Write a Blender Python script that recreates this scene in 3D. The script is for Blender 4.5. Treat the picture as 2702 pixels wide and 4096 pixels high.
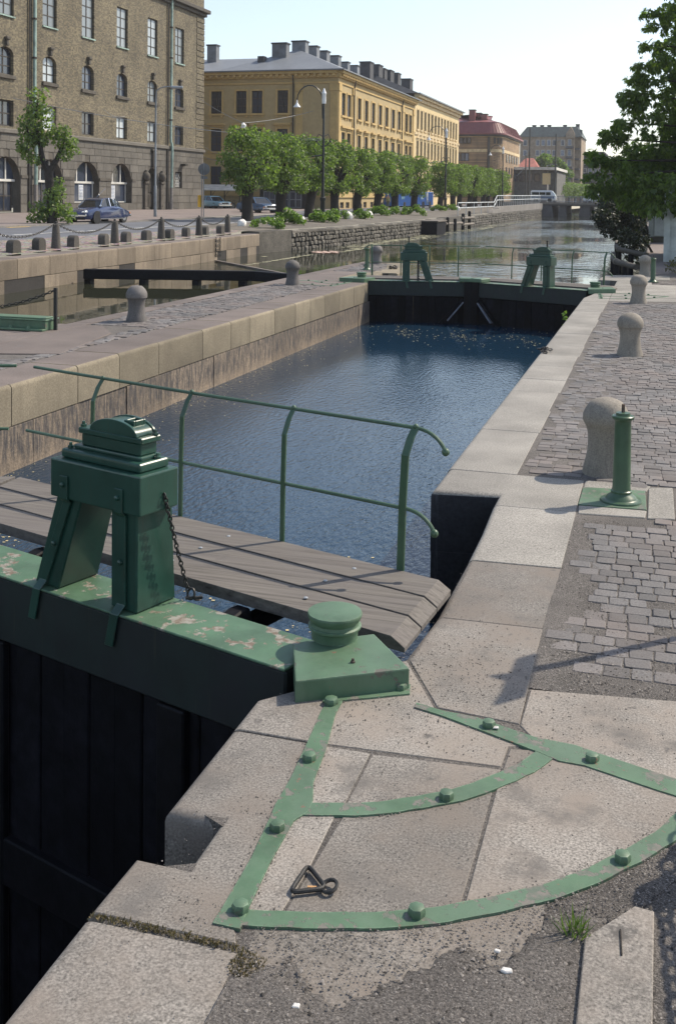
import bpy, bmesh, math, random
import numpy as np
from mathutils import Vector, Matrix
R = math.radians
PI = math.pi
sc = bpy.context.scene
for _o in list(bpy.data.objects):
    bpy.data.objects.remove(_o)
COL = sc.collection

# ------------------------------------------------------------------ camera
# a shift lens: nearly level camera with the frame moved down (shift_y)
cd = bpy.data.cameras.new('camera')
cd.sensor_fit = 'VERTICAL'
cd.sensor_height = 36.0
cd.lens = 37.90
cd.shift_y = -0.2662
cd.clip_start = 0.1
cd.clip_end = 6000
cam = bpy.data.objects.new('camera', cd)
COL.objects.link(cam)
_pi, _ro, _ya = 0.0413427, 0.0128817, -0.2903907
_f = Vector((math.sin(_ya) * math.cos(_pi), math.cos(_ya) * math.cos(_pi), -math.sin(_pi)))
_r = Vector((math.cos(_ya), -math.sin(_ya), 0))
_u = _r.cross(_f)
_r2 = _r * math.cos(_ro) + _u * math.sin(_ro)
_u2 = _r2.cross(_f)
cam.matrix_world = Matrix(((_r2.x, _u2.x, -_f.x, 0), (_r2.y, _u2.y, -_f.y, 0), (_r2.z, _u2.z, -_f.z, 2.4), (0, 0, 0, 1)))
sc.camera = cam

# ------------------------------------------------------------------ light
SUN_EL, SUN_AZ = R(47), R(42.5)          # azimuth counter-clockwise from +X
SUNV = Vector((math.cos(SUN_EL) * math.cos(SUN_AZ), math.cos(SUN_EL) * math.sin(SUN_AZ), math.sin(SUN_EL)))
w = bpy.data.worlds.new('World')
sc.world = w
w.use_nodes = True
nt = w.node_tree
nt.nodes.clear()
wo = nt.nodes.new('ShaderNodeOutputWorld')
bg = nt.nodes.new('ShaderNodeBackground')
sk = nt.nodes.new('ShaderNodeTexSky')
sk.sky_type = 'NISHITA'
sk.sun_disc = False
sk.sun_elevation = SUN_EL
sk.sun_rotation = R(90) - SUN_AZ
sk.altitude = 20
sk.air_density = 1.0
sk.dust_density = 1.0
sk.ozone_density = 0.4
bg.inputs['Strength'].default_value = 0.15
hs = nt.nodes.new('ShaderNodeHueSaturation')           # a slightly milky summer sky, the same all round
hs.inputs['Saturation'].default_value = .79
nt.links.new(sk.outputs[0], hs.inputs['Color'])
nt.links.new(hs.outputs[0], bg.inputs[0])
nt.links.new(bg.outputs[0], wo.inputs[0])
sl = bpy.data.lights.new('sun', 'SUN')
sl.energy = 3.8
sl.angle = R(0.55)
sl.color = (1.0, 0.89, 0.73)
sun = bpy.data.objects.new('sun', sl)
COL.objects.link(sun)
sun.rotation_euler = SUNV.to_track_quat('Z', 'Y').to_euler()
sc.view_settings.view_transform = 'Standard'
sc.view_settings.look = 'None'
sc.view_settings.gamma = 1.0
sc.view_settings.use_curve_mapping = False
sc.view_settings.exposure = 0.45
sc.render.engine = 'CYCLES'
sc.cycles.max_bounces = 8
sc.cycles.transparent_max_bounces = 16
sc.cycles.use_denoising = True

# ------------------------------------------------------------------ helpers
def rng(seed):
    return random.Random(seed)

class MB:
    """collects faces, then links them as ONE mesh object"""
    def __init__(s):
        s.v = []; s.f = []
    def add(s, vs, fs):
        n = len(s.v)
        s.v += [tuple(p) for p in vs]
        s.f += [tuple(i + n for i in f) for f in fs]
        return s
    def box(s, x0, x1, y0, y1, z0, z1):
        return s.add([(x0,y0,z0),(x1,y0,z0),(x1,y1,z0),(x0,y1,z0),(x0,y0,z1),(x1,y0,z1),(x1,y1,z1),(x0,y1,z1)],
                     [(0,3,2,1),(4,5,6,7),(0,1,5,4),(1,2,6,5),(2,3,7,6),(3,0,4,7)])
    def obox(s, o, a, b, c):
        o, a, b, c = Vector(o), Vector(a), Vector(b), Vector(c)
        return s.add([o, o+a, o+a+b, o+b, o+c, o+a+c, o+a+b+c, o+b+c],
                     [(0,3,2,1),(4,5,6,7),(0,1,5,4),(1,2,6,5),(2,3,7,6),(3,0,4,7)])
    def beam(s, p, q, w, h, up=(0,0,1)):
        """bar from p to q, width w (sideways), height h (along up)"""
        p, q = Vector(p), Vector(q)
        d = (q - p); t = d.normalized()
        sd = t.cross(Vector(up))
        if sd.length < 1e-4: sd = t.cross(Vector((1,0,0)))
        sd.normalize(); u = sd.cross(t)
        return s.obox(p - sd*w/2 - u*h/2, sd*w, d, u*h)
    def prism(s, pts, z0, z1):
        n = len(pts)
        a = sum(pts[i][0]*pts[(i+1)%n][1]-pts[(i+1)%n][0]*pts[i][1] for i in range(n))
        if a < 0: pts = pts[::-1]
        return s.add([(p[0],p[1],z0) for p in pts]+[(p[0],p[1],z1) for p in pts],
                     [tuple(range(n-1,-1,-1)), tuple(range(n,2*n))]+[(i,(i+1)%n,n+(i+1)%n,n+i) for i in range(n)])
    def extrude(s, pts, d):
        """planar polygon pts pushed along vector d"""
        n = len(pts); d = Vector(d); P = [Vector(p) for p in pts]
        return s.add(P+[p+d for p in P], [tuple(range(n-1,-1,-1)), tuple(range(n,2*n))]+[(i,(i+1)%n,n+(i+1)%n,n+i) for i in range(n)])
    def poly(s, pts):
        return s.add(pts, [tuple(range(len(pts)))])
    def tube(s, path, r, n=8, caps=True):
        P = [Vector(p) for p in path]; m = len(P)
        rr = r if isinstance(r, (list, tuple)) else [r]*m
        vs = []; ref = None
        for i, p in enumerate(P):
            t = (P[min(i+1,m-1)] - P[max(i-1,0)]).normalized()
            if ref is None:
                ref = Vector((0,0,1)) if abs(t.z) < .9 else Vector((1,0,0))
            a = (ref - t*ref.dot(t)).normalized(); b = t.cross(a); ref = a
            vs += [p + (a*math.cos(2*PI*k/n) + b*math.sin(2*PI*k/n))*rr[i] for k in range(n)]
        fs = [(i*n+k, i*n+(k+1)%n, (i+1)*n+(k+1)%n, (i+1)*n+k) for i in range(m-1) for k in range(n)]
        if caps: fs += [tuple(range(n-1,-1,-1)), tuple(range((m-1)*n, m*n))]
        return s.add(vs, fs)
    def lathe(s, prof, c=(0,0,0), n=24):
        vs = []; fs = []
        for (z, r) in prof:
            vs += [(c[0]+r*math.cos(2*PI*k/n), c[1]+r*math.sin(2*PI*k/n), c[2]+z) for k in range(n)]
        for i in range(len(prof)-1):
            fs += [(i*n+k, i*n+(k+1)%n, (i+1)*n+(k+1)%n, (i+1)*n+k) for k in range(n)]
        fs += [tuple(range(n-1,-1,-1)), tuple(range((len(prof)-1)*n, len(prof)*n))]
        return s.add(vs, fs)
    def ball(s, c, r, n=8, m=5, sz=1.0):
        return s.lathe([(-r*sz*math.cos(PI*i/m), max(r*math.sin(PI*i/m), r*.02)) for i in range(m+1)], c, n)
    def loft(s, sections, closed=True, caps=True):
        n = len(sections[0]); m = len(sections)
        vs = [p for sec in sections for p in sec]; fs = []
        for i in range(m-1):
            for k in range(n if closed else n-1):
                fs.append((i*n+k, i*n+(k+1)%n, (i+1)*n+(k+1)%n, (i+1)*n+k))
        if caps and closed: fs += [tuple(range(n-1,-1,-1)), tuple(range((m-1)*n, m*n))]
        return s.add(vs, fs)
    def ring(s, c, ax, ay, rx, ry, r, n=10, m=5):
        """closed oval link in plane ax, ay"""
        c, ax, ay = Vector(c), Vector(ax).normalized(), Vector(ay).normalized(); az = ax.cross(ay)
        vs = []
        for i in range(n):
            a = 2*PI*i/n
            p = c + ax*rx*math.cos(a) + ay*ry*math.sin(a)
            o = (ax*math.cos(a) + ay*math.sin(a))
            vs += [p + o*r*math.cos(2*PI*k/m) + az*r*math.sin(2*PI*k/m) for k in range(m)]
        fs = [(i*m+k, ((i+1)%n)*m+k, ((i+1)%n)*m+(k+1)%m, i*m+(k+1)%m) for i in range(n) for k in range(m)]
        return s.add(vs, fs)
    def mesh(s, name, mat, loc=None, smooth=False, bevel=0, seg=1, recalc=True, inv=None):
        me = bpy.data.meshes.new(name)
        vs = s.v
        if inv is not None: vs = [tuple(inv @ Vector(p)) for p in vs]
        me.from_pydata(vs, [], s.f)
        if recalc or bevel:
            bm = bmesh.new(); bm.from_mesh(me)
            if recalc: bmesh.ops.recalc_face_normals(bm, faces=bm.faces)
            if bevel:
                es = [e for e in bm.edges if len(e.link_faces) == 2 and e.calc_face_angle(0) > R(28)]
                bmesh.ops.bevel(bm, geom=es, offset=bevel, segments=seg, affect='EDGES', profile=.6, clamp_overlap=True)
            bm.to_mesh(me); bm.free()
        if smooth:
            me.shade_smooth()
            me.set_sharp_from_angle(angle=R(38))
        if mat is not None: me.materials.append(mat)
        return me
    def build(s, name, mat, parent=None, **k):
        """verts are in world space; parent roots are unscaled"""
        inv = rootmat(parent).inverted() if parent is not None else None
        return put(name, s.mesh(name, mat, inv=inv, **k), parent)
    def local(s, name, mat, parent=None, **k):
        return put(name, s.mesh(name, mat, **k), parent)

def rootmat(o):
    m = Matrix.Translation(o.location) @ o.rotation_euler.to_matrix().to_4x4()
    return rootmat(o.parent) @ m if o.parent else m

def put(name, me, parent=None, loc=None, rot=None, scale=None):
    o = bpy.data.objects.new(name, me); COL.objects.link(o)
    if parent is not None: o.parent = parent
    if loc is not None: o.location = loc
    if rot is not None: o.rotation_euler = rot
    if scale is not None: o.scale = scale
    return o

def tag(o, label=None, cat=None, group=None, kind=None):
    if label: o['label'] = label
    if cat: o['category'] = cat
    if group: o['group'] = group
    if kind: o['kind'] = kind
    return o

def thing(name, label, cat, loc=(0,0,0), rz=0, group=None):
    o = bpy.data.objects.new(name, None); COL.objects.link(o)
    o.location = loc; o.rotation_euler = (0,0,rz); o.empty_display_size = .2
    return tag(o, label, cat, group)

def copy_tree(o, parent=None):
    c = o.copy(); COL.objects.link(c)
    if parent is not None: c.parent = parent
    for ch in list(o.children): copy_tree(ch, c)
    return c

def np_mesh(name, verts, faces, mat, smooth=False):
    """fast mesh from numpy arrays; faces (n,k)"""
    me = bpy.data.meshes.new(name)
    verts = np.asarray(verts, np.float32); faces = np.asarray(faces, np.int32)
    n, k = faces.shape
    me.vertices.add(len(verts)); me.vertices.foreach_set('co', verts.ravel())
    me.loops.add(n*k); me.loops.foreach_set('vertex_index', faces.ravel())
    me.polygons.add(n); me.polygons.foreach_set('loop_start', np.arange(0, n*k, k, dtype=np.int32))
    me.update(calc_edges=True)
    if smooth: me.shade_smooth()
    if mat is not None: me.materials.append(mat)
    return me

# ------------------------------------------------------------------ materials
class NT:
    def __init__(s, name):
        s.m = bpy.data.materials.new(name); s.m.use_nodes = True
        s.t = s.m.node_tree; s.t.nodes.clear()
        s.out = s.n('ShaderNodeOutputMaterial')
        s.b = s.n('ShaderNodeBsdfPrincipled')
        s.l(s.b.outputs[0], s.out.inputs['Surface'])
        s._pos = None
    def n(s, t, **k):
        x = s.t.nodes.new(t)
        for a, v in k.items(): setattr(x, a, v)
        return x
    def l(s, a, b): s.t.links.new(a, b)
    def val(s, inp, v):
        if hasattr(v, 'is_linked') or hasattr(v, 'links'): s.l(v, inp)
        else: inp.default_value = v
    @property
    def geo(s):
        if s._pos is None: s._pos = s.n('ShaderNodeNewGeometry')
        return s._pos
    def pos(s, scale=(1,1,1), rot=(0,0,0)):
        mp = s.n('ShaderNodeMapping'); mp.inputs['Scale'].default_value = scale; mp.inputs['Rotation'].default_value = rot
        s.l(s.geo.outputs['Position'], mp.inputs['Vector'])
        return mp.outputs[0]
    def noise(s, scale, detail=4, rough=.6, vec=None, dist=0):
        x = s.n('ShaderNodeTexNoise'); x.inputs['Scale'].default_value = scale; x.inputs['Detail'].default_value = detail
        x.inputs['Roughness'].default_value = rough; x.inputs['Distortion'].default_value = dist
        s.l(vec if vec is not None else s.geo.outputs['Position'], x.inputs['Vector'])
        return x.outputs['Fac']
    def vor(s, scale, vec=None, feature='F1', out='Distance'):
        x = s.n('ShaderNodeTexVoronoi', feature=feature); x.inputs['Scale'].default_value = scale
        s.l(vec if vec is not None else s.geo.outputs['Position'], x.inputs['Vector'])
        return x.outputs[out]
    def ramp(s, fac, stops):
        x = s.n('ShaderNodeValToRGB'); e = x.color_ramp.elements
        while len(e) < len(stops): e.new(.5)
        for i, (p, c) in enumerate(stops):
            e[i].position = p; e[i].color = tuple(c)+(1,) if hasattr(c, '__len__') else (c,c,c,1)
        s.l(fac, x.inputs[0]); return x.outputs[0]
    def mix(s, fac, a, b, mode='MIX'):
        x = s.n('ShaderNodeMix', data_type='RGBA', blend_type=mode)
        for i, v in ((0, fac), (6, a), (7, b)):
            if hasattr(v, 'links'): s.l(v, x.inputs[i])
            elif i == 0: x.inputs[0].default_value = v
            else: x.inputs[i].default_value = tuple(v)+(1,) if hasattr(v, '__len__') else (v,v,v,1)
        return x.outputs[2]
    def math(s, op, a, b=0, clamp=False):
        x = s.n('ShaderNodeMath', operation=op, use_clamp=clamp)
        for i, v in ((0, a), (1, b)):
            if hasattr(v, 'links'): s.l(v, x.inputs[i])
            else: x.inputs[i].default_value = v
        return x.outputs[0]
    def rnd(s):
        oi = s.n('ShaderNodeObjectInfo')
        return s.math('FRACT', s.math('ADD', oi.outputs['Random'], s.geo.outputs['Random Per Island']))
    def bump(s, h, strength=.3, dist=.01, prev=None):
        x = s.n('ShaderNodeBump'); x.inputs['Strength'].default_value = strength; x.inputs['Distance'].default_value = dist
        s.l(h, x.inputs['Height'])
        if prev is not None: s.l(prev, x.inputs['Normal'])
        return x.outputs[0]

def surf(name, c, var=.25, fine=60, fine_amt=.25, large=1.2, large_amt=.25, rnd=.15, rough=.85, bump=.25, bscale=None, bdist=.006,
         speck=None, spots=None, streak=None, tint=None, metal=0, vec_scale=None, vec_rot=(0,0,0), spec=.5):
    """one opaque weathered surface: base colour broken by fine grain, large patches, per-piece tint, specks, spots and streaks"""
    m = NT(name)
    vec = m.pos(vec_scale, vec_rot) if vec_scale else None
    f = m.noise(fine, 5, .65, vec)
    lo, hi = 1-fine_amt*2, 1+fine_amt*2
    col = m.mix(1, c, m.ramp(f, [(.25, lo), (.75, hi)]), 'MULTIPLY')
    L = m.noise(large, 3, .55)
    col = m.mix(1, col, m.ramp(L, [(.3, 1-large_amt), (.7, 1+large_amt)]), 'MULTIPLY')
    if tint:
        col = m.mix(m.ramp(m.noise(large*1.7, 3, .6, m.pos((1,1,1),(.5,.3,.9))), [(.4,0),(.7,1)]), col, tint)
    if rnd:
        r = m.rnd()
        col = m.mix(1, col, m.ramp(r, [(0, 1-rnd), (1, 1+rnd)]), 'MULTIPLY')
    if speck:
        sc_, th, cc = speck
        col = m.mix(m.ramp(m.noise(sc_, 2, .5), [(th, 0), (th+.05, 1)]), col, cc)
    if spots:
        for (sc_, th, cc, soft) in spots:
            col = m.mix(m.ramp(m.noise(sc_, 5, .62), [(th, 0), (th+soft, 1)]), col, cc)
    if streak:
        vs, th, soft, cc, amt = streak
        fac = m.ramp(m.noise(1.0, 5, .65, m.pos(vs)), [(th, 0), (th+soft, amt)])
        col = m.mix(fac, col, cc)
    m.l(col, m.b.inputs['Base Color'])
    m.b.inputs['Roughness'].default_value = rough
    m.b.inputs['Metallic'].default_value = metal
    m.b.inputs['Specular IOR Level'].default_value = spec
    if bump:
        h = m.noise(bscale or fine, 6, .7, vec)
        m.l(m.bump(h, bump, bdist), m.b.inputs['Normal'])
    return m.m

M = {}
# stone (world scale noise, metres)
M['granite'] = surf('granite_near', (.198,.182,.163), fine=105, fine_amt=.46, large=1.7, large_amt=.27, rnd=.24, rough=.82, bump=.35, bscale=130, bdist=.004,
                    speck=(190,.66,(.10,.085,.075)), spots=[(3.2,.56,(.125,.115,.105),.16),(9,.63,(.10,.092,.085),.08)], tint=(.215,.184,.156))
M['granite_far'] = surf('granite_coping', (.250,.236,.212), fine=80, fine_amt=.34, large=1.5, large_amt=.2, rnd=.12, rough=.85, bump=.3, bscale=90, bdist=.004, speck=(140,.67,(.16,.14,.125)))
M['granite_warm'] = surf('granite_warm', (.205,.175,.125), fine=45, fine_amt=.2, large=1.1, large_amt=.2, rnd=.3, rough=.88, bump=.35, bscale=60, bdist=.006, streak=((6,6,1.0),.50,.3,(.12,.095,.07),.5))
M['granite_top'] = surf('granite_worn_top', (.145,.12,.108), fine=60, fine_amt=.2, large=1.2, large_amt=.18, rnd=.15, rough=.85, bump=.3, bscale=80, bdist=.005, spots=[(2.5,.6,(.125,.115,.115),.2)])
_st = NT('water_stained_stone')
_g = _st.mix(1, (.25,.195,.14), _st.ramp(_st.noise(26, 5, .65), [(.25,.5),(.75,1.5)]), 'MULTIPLY')
_g = _st.mix(1, _g, _st.ramp(_st.rnd(), [(0,.72),(1,1.2)]), 'MULTIPLY')
_sz = _st.n('ShaderNodeSeparateXYZ'); _st.l(_st.geo.outputs['Position'], _sz.inputs[0])
_tide = _st.math('ADD', _sz.outputs[2], _st.math('MULTIPLY', _st.noise(4.5, 4, .6, _st.pos((1,1.6,.5))), .55))
_dk = _st.ramp(_tide, [(.0,0),(1,1)]); _dk.node.color_ramp.elements[0].position = 0
_mr = _st.n('ShaderNodeMapRange'); _mr.inputs[1].default_value = -.90; _mr.inputs[2].default_value = -.60; _st.l(_tide, _mr.inputs[0])
_blot = _st.ramp(_st.noise(1.0, 6, .7, _st.pos((9,12,3.0))), [(.36,.15),(.58,1)])
_g = _st.mix(_st.math('MULTIPLY', _st.math('MULTIPLY', _mr.outputs[0], _blot), .92), _g, (.042,.041,.045))
_g = _st.mix(_st.ramp(_st.noise(1.0, 4, .6, _st.pos((16,22,1.2))), [(.56,0),(.7,.55)]), _g, (.30,.24,.18))
_st.l(_g, _st.b.inputs['Base Color']); _st.b.inputs['Roughness'].default_value = .85
_st.l(_st.bump(_st.noise(16, 6, .7), .8, .02), _st.b.inputs['Normal'])
M['stained'] = _st.m
M['blackstone'] = surf('streaked_black_stone', (.020,.020,.024), fine=28, fine_amt=.3, large=1.6, large_amt=.3, rnd=.1, rough=.75, bump=.5, bscale=30, bdist=.01, streak=((9,9,.5),.60,.14,(.15,.15,.18),.65))  # near-black base with paler vertical streaks, for wall body and one stone's sides
M['quaystone'] = surf('left_quay_stone', (.188,.152,.112), fine=30, fine_amt=.2, large=.9, large_amt=.2, rnd=.22, rough=.88, bump=.4, bscale=30, bdist=.01, streak=((3,3,.5),.52,.22,(.085,.065,.05),.6))
M['rubble'] = surf('rubble_stone', (.125,.115,.098), fine=14, fine_amt=.25, large=2.0, large_amt=.3, rnd=.4, rough=.9, bump=.6, bscale=12, bdist=.03)
M['joint'] = surf('dark_joint_fill', (.035,.032,.03), fine=30, rnd=0, rough=.95, bump=.3)
M['mortar'] = surf('rubble_joints', (.03,.028,.025), fine=10, rnd=0, rough=.95, bump=.3)
M['sett'] = surf('paving_sett', (.122,.116,.114), fine=85, fine_amt=.3, large=.8, large_amt=.2, rnd=.27, rough=.75, bump=.45, bscale=75, bdist=.006, tint=(.145,.120,.108), spec=.6)
M['dirt'] = surf('gritty_dirt', (.115,.104,.095), fine=120, fine_amt=.5, large=2.2, large_amt=.25, rnd=0, rough=.95, bump=1.0, bscale=120, bdist=.010, speck=(150,.62,(.28,.26,.24)))
M['pebble'] = surf('gravel_pebble', (.135,.125,.117), fine=60, fine_amt=.1, rnd=.85, rough=.9, bump=.2)
M['asphalt'] = surf('street_asphalt', (.115,.122,.14), fine=8, fine_amt=.08, large=.25, large_amt=.14, rnd=0, rough=.8, bump=.2, bscale=60)
M['pavement'] = surf('pavement_slabs', (.205,.17,.158), fine=10, fine_amt=.1, large=.4, large_amt=.15, rnd=.06, rough=.9, bump=.2)
M['earth'] = surf('earth', (.13,.115,.095), fine=9, fine_amt=.2, large=.6, large_amt=.2, rnd=0, rough=.95, bump=.4, bscale=20, bdist=.02)
M['lineyellow'] = surf('kerb_paint_yellow', (.62,.42,.10), fine=20, rnd=0, rough=.8, bump=.1)
M['linewhite'] = surf('road_paint_white', (.6,.6,.58), fine=20, rnd=0, rough=.8, bump=.1)
M['bollard'] = surf('bollard_granite', (.24,.215,.18), fine=80, fine_amt=.2, large=3, large_amt=.15, rnd=.1, rough=.85, bump=.4, bscale=90, bdist=.004, streak=((26,26,1.2),.50,.25,(.11,.095,.08),.55))
M['bollard_dark'] = surf('bollard_dark_stone', (.13,.12,.115), fine=60, fine_amt=.2, large=2, large_amt=.2, rnd=.2, rough=.75, bump=.35, bscale=60, bdist=.004, streak=((20,20,1.2),.5,.25,(.05,.048,.046),.6))
M['poststone'] = surf('chain_post_stone', (.075,.068,.06), fine=30, fine_amt=.25, large=3, large_amt=.2, rnd=.2, rough=.85, bump=.3)
M['whitestone'] = surf('whitewashed_stone', (.72,.70,.66), fine=12, fine_amt=.1, large=4, large_amt=.1, rnd=.06, rough=.9, bump=.4, bscale=10, bdist=.03)
# paint, iron, wood
def paint(name, c, c2, rough=.38, chips=(.9,), big=None, fade=None):
    m = NT(name)
    col = m.mix(1, c, m.ramp(m.noise(3.5, 4, .6), [(.3,.72),(.72,1.25)]), 'MULTIPLY')
    col = m.mix(m.ramp(m.noise(9, 4, .7, m.pos((1,1,.35))), [(.45,0),(.8,.7)]), col, c2)
    if fade: col = m.mix(m.ramp(m.noise(2.3, 3, .6, m.pos((1,1,1),(1,.4,.2))), [(.42,0),(.7,.6)]), col, fade)
    th = chips[0]
    pk = m.ramp(m.noise(26, 6, .7), [(th-.01,0),(th+.02,1)])
    col = m.mix(pk, col, (.17,.10,.07))
    h = m.noise(60, 4, .6)
    nrm = m.bump(h, .12, .003)
    run = m.ramp(m.noise(1.0, 5, .7, m.pos((34,34,1.6))), [(.60,0),(.74,.55)])
    col = m.mix(run, col, (.055,.05,.035))
    bv = m.n('ShaderNodeBevel', samples=4); bv.inputs['Radius'].default_value = .009
    dt = m.n('ShaderNodeVectorMath', operation='DOT_PRODUCT'); m.l(bv.outputs[0], dt.inputs[0]); m.l(m.geo.outputs['Normal'], dt.inputs[1])
    ed = m.math('MULTIPLY', m.ramp(dt.outputs['Value'], [(.80,1),(.985,0)]), m.ramp(m.noise(38, 4, .7), [(.40,0),(.62,1)]))
    col = m.mix(m.math('MULTIPLY', ed, .75), col, m.mix(m.ramp(m.noise(17, 3), [(.45,0),(.6,1)]), tuple(min(1,x*2.2+.03) for x in c2), (.12,.085,.06)))
    if big:
        sc_, th2, c_a, c_b = big
        edge = m.noise(sc_, 7, .66, m.pos((1,1,1),(0,0,.4)))
        inner = m.mix(m.ramp(m.noise(sc_*3.2, 4, .6), [(.42,0),(.6,1)]), c_a, c_b)
        p = m.ramp(edge, [(th2,0),(th2+.012,1)])
        col = m.mix(p, col, inner)
        nrm = m.bump(p, .5, -.004, nrm)
    m.l(col, m.b.inputs['Base Color'])
    m.b.inputs['Roughness'].default_value = rough
    m.l(nrm, m.b.inputs['Normal'])
    return m.m
M['green'] = paint('green_iron_paint', (.078,.145,.085), (.115,.18,.12), .5, (.66,), fade=(.105,.165,.11), big=(5.5,.62,(.12,.105,.085),(.085,.12,.085)))
M['green_dark'] = paint('dark_green_paint', (.020,.062,.046), (.026,.078,.058), .30, (.78,))
M['green_rail'] = paint('green_rail_paint', (.050,.100,.056), (.07,.125,.078), .36, (.72,))
M['green_strap'] = paint('worn_green_strap', (.072,.140,.080), (.115,.175,.115), .62, (.655,), fade=(.11,.17,.12), big=(10,.555,(.165,.15,.13),(.10,.125,.095)))
M['green_peel'] = paint('peeling_green_paint', (.068,.138,.080), (.095,.165,.110), .55, (.68,), big=(7.5,.55,(.27,.26,.22),(.15,.11,.075)))
M['beam_side'] = paint('tarred_beam', (.009,.017,.016), (.014,.026,.024), .6, (.74,), fade=(.013,.013,.019))
M['tar'] = surf('tarred_plank', (.006,.006,.0085), fine=8, fine_amt=.3, large=2, large_amt=.4, rnd=.45, rough=.7, bump=.5, bscale=20, bdist=.008, spec=.15, streak=((9,9,.5),.66,.16,(.10,.10,.115),.5))
M['tar_black'] = surf('wet_black_timber', (.006,.006,.008), fine=12, fine_amt=.3, rnd=.3, rough=.6, bump=.4, bscale=20, bdist=.008, spec=.2)
M['pale_brace'] = surf('pale_bleached_brace', (.22,.24,.29), fine=20, fine_amt=.2, rnd=.1, rough=.7, bump=.3, streak=((12,12,2),.55,.2,(.1,.1,.12),.7))
def wood(name, ang):
    m = NT(name)
    v = m.pos((1.2, 42, 30), (0,0,ang)); v2 = m.pos((.8,7,6), (0,0,ang))
    g = m.noise(1.0, 6, .7, v, .08)
    col = m.ramp(g, [(.30,(.060,.050,.044)),(.47,(.134,.12,.106)),(.72,(.222,.202,.178))])
    col = m.mix(m.ramp(m.noise(1.0, 4, .6, v2), [(.4,0),(.7,.55)]), col, (.145,.13,.125))
    col = m.mix(1, col, m.ramp(m.rnd(), [(0,.78),(1,1.15)]), 'MULTIPLY')
    col = m.mix(m.ramp(m.noise(6, 4, .6), [(.62,0),(.72,.6)]), col, (.095,.085,.08))
    m.l(col, m.b.inputs['Base Color']); m.b.inputs['Roughness'].default_value = .85
    m.l(m.bump(g, .45, .006), m.b.inputs['Normal'])
    return m.m
M['walk_r'] = wood('weathered_walkway_board', R(18.26))
M['walk_l'] = wood('weathered_walkway_board_left', R(-18.26))
M['pilewood'] = surf('old_pile_wood', (.20,.175,.15), fine=20, fine_amt=.25, rnd=.25, rough=.9, bump=.4, bscale=25, bdist=.01)
M['fender'] = surf('fender_log', (.085,.075,.062), fine=25, fine_amt=.3, rnd=.2, rough=.85, bump=.5, bscale=25, bdist=.01)
M['iron'] = surf('black_iron', (.028,.027,.026), fine=60, fine_amt=.3, rnd=.2, rough=.5, bump=.3, metal=.3)
M['rustiron'] = surf('rusty_iron', (.06,.045,.036), fine=60, fine_amt=.35, rnd=.2, rough=.75, bump=.4, spots=[(22,.55,(.15,.075,.04),.1)])
M['chrome'] = surf('chrome', (.75,.76,.78), fine_amt=0, large_amt=0, rnd=0, rough=.12, bump=0, metal=1)
M['galv'] = surf('galvanised_steel', (.36,.38,.40), fine=10, fine_amt=.06, rnd=.05, rough=.45, bump=0, metal=.4)
M['lampgrey'] = surf('lamp_grey_paint', (.20,.22,.24), fine_amt=.05, rnd=.05, rough=.5, bump=0)
M['lampblack'] = surf('lamp_black_paint', (.02,.025,.027), fine_amt=.1, rnd=.05, rough=.4, bump=0)
M['lampwhite'] = surf('white_enamel', (.78,.79,.80), fine_amt=.02, large_amt=.03, rnd=0, rough=.3, bump=0)
M['railwhite'] = surf('white_rail_paint', (.52,.55,.56), fine_amt=.04, rnd=0, rough=.5, bump=0)
M['concrete'] = surf('concrete', (.21,.195,.18), fine=10, fine_amt=.12, large=.8, large_amt=.15, rnd=.08, rough=.9, bump=.3, streak=((3,3,.4),.55,.25,(.11,.10,.095),.5))
M['concrete_dark'] = surf('bridge_concrete', (.10,.10,.105), fine=8, fine_amt=.1, large=.5, large_amt=.2, rnd=.08, rough=.9, bump=.2)
# buildings
def brickmat(name, c1, c2, c3, bw=.25, bh=.075, axis='Y'):
    m = NT(name)
    sp = m.n('ShaderNodeSeparateXYZ'); m.l(m.geo.outputs['Position'], sp.inputs[0])
    cb = m.n('ShaderNodeCombineXYZ')
    m.l(sp.outputs[1 if axis == 'Y' else 0], cb.inputs[0]); m.l(sp.outputs[2], cb.inputs[1])
    br = m.n('ShaderNodeTexBrick'); m.l(cb.outputs[0], br.inputs['Vector'])
    br.inputs['Scale'].default_value = 1; br.inputs['Brick Width'].default_value = bw; br.inputs['Row Height'].default_value = bh
    br.inputs['Mortar Size'].default_value = .008; br.inputs['Bias'].default_value = -.1
    br.inputs['Color1'].default_value = c1+(1,); br.inputs['Color2'].default_value = c2+(1,); br.inputs['Mortar'].default_value = (.16,.14,.11,1)
    sw = m.n('ShaderNodeTexWhiteNoise', noise_dimensions='2D')
    sn = m.n('ShaderNodeVectorMath', operation='SNAP'); sn.inputs[1].default_value = (bw*.8, bh*1.15, 1)
    m.l(cb.outputs[0], sn.inputs[0]); m.l(sn.outputs[0], sw.inputs['Vector'])
    col = m.mix(m.ramp(sw.outputs['Value'], [(.62,0),(.7,.85)]), br.outputs['Color'], c3)
    col = m.mix(m.ramp(sw.outputs['Value'], [(.0,.7),(.14,.0)]), col, (.05,.042,.03))
    col = m.mix(1, col, m.ramp(m.noise(.35, 4, .6), [(.3,.8),(.7,1.2)]), 'MULTIPLY')
    col = m.mix(m.ramp(m.noise(1.0, 4, .6, m.pos((.9,.9,.12))), [(.52,0),(.72,.45)]), col, (.06,.052,.04))
    m.l(col, m.b.inputs['Base Color']); m.b.inputs['Roughness'].default_value = .9
    m.l(m.bump(br.outputs['Fac'], .4, -.01), m.b.inputs['Normal'])
    return m.m
M['brick'] = brickmat('brown_yellow_brick', (.136,.114,.072), (.094,.082,.058), (.21,.178,.112))
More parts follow.
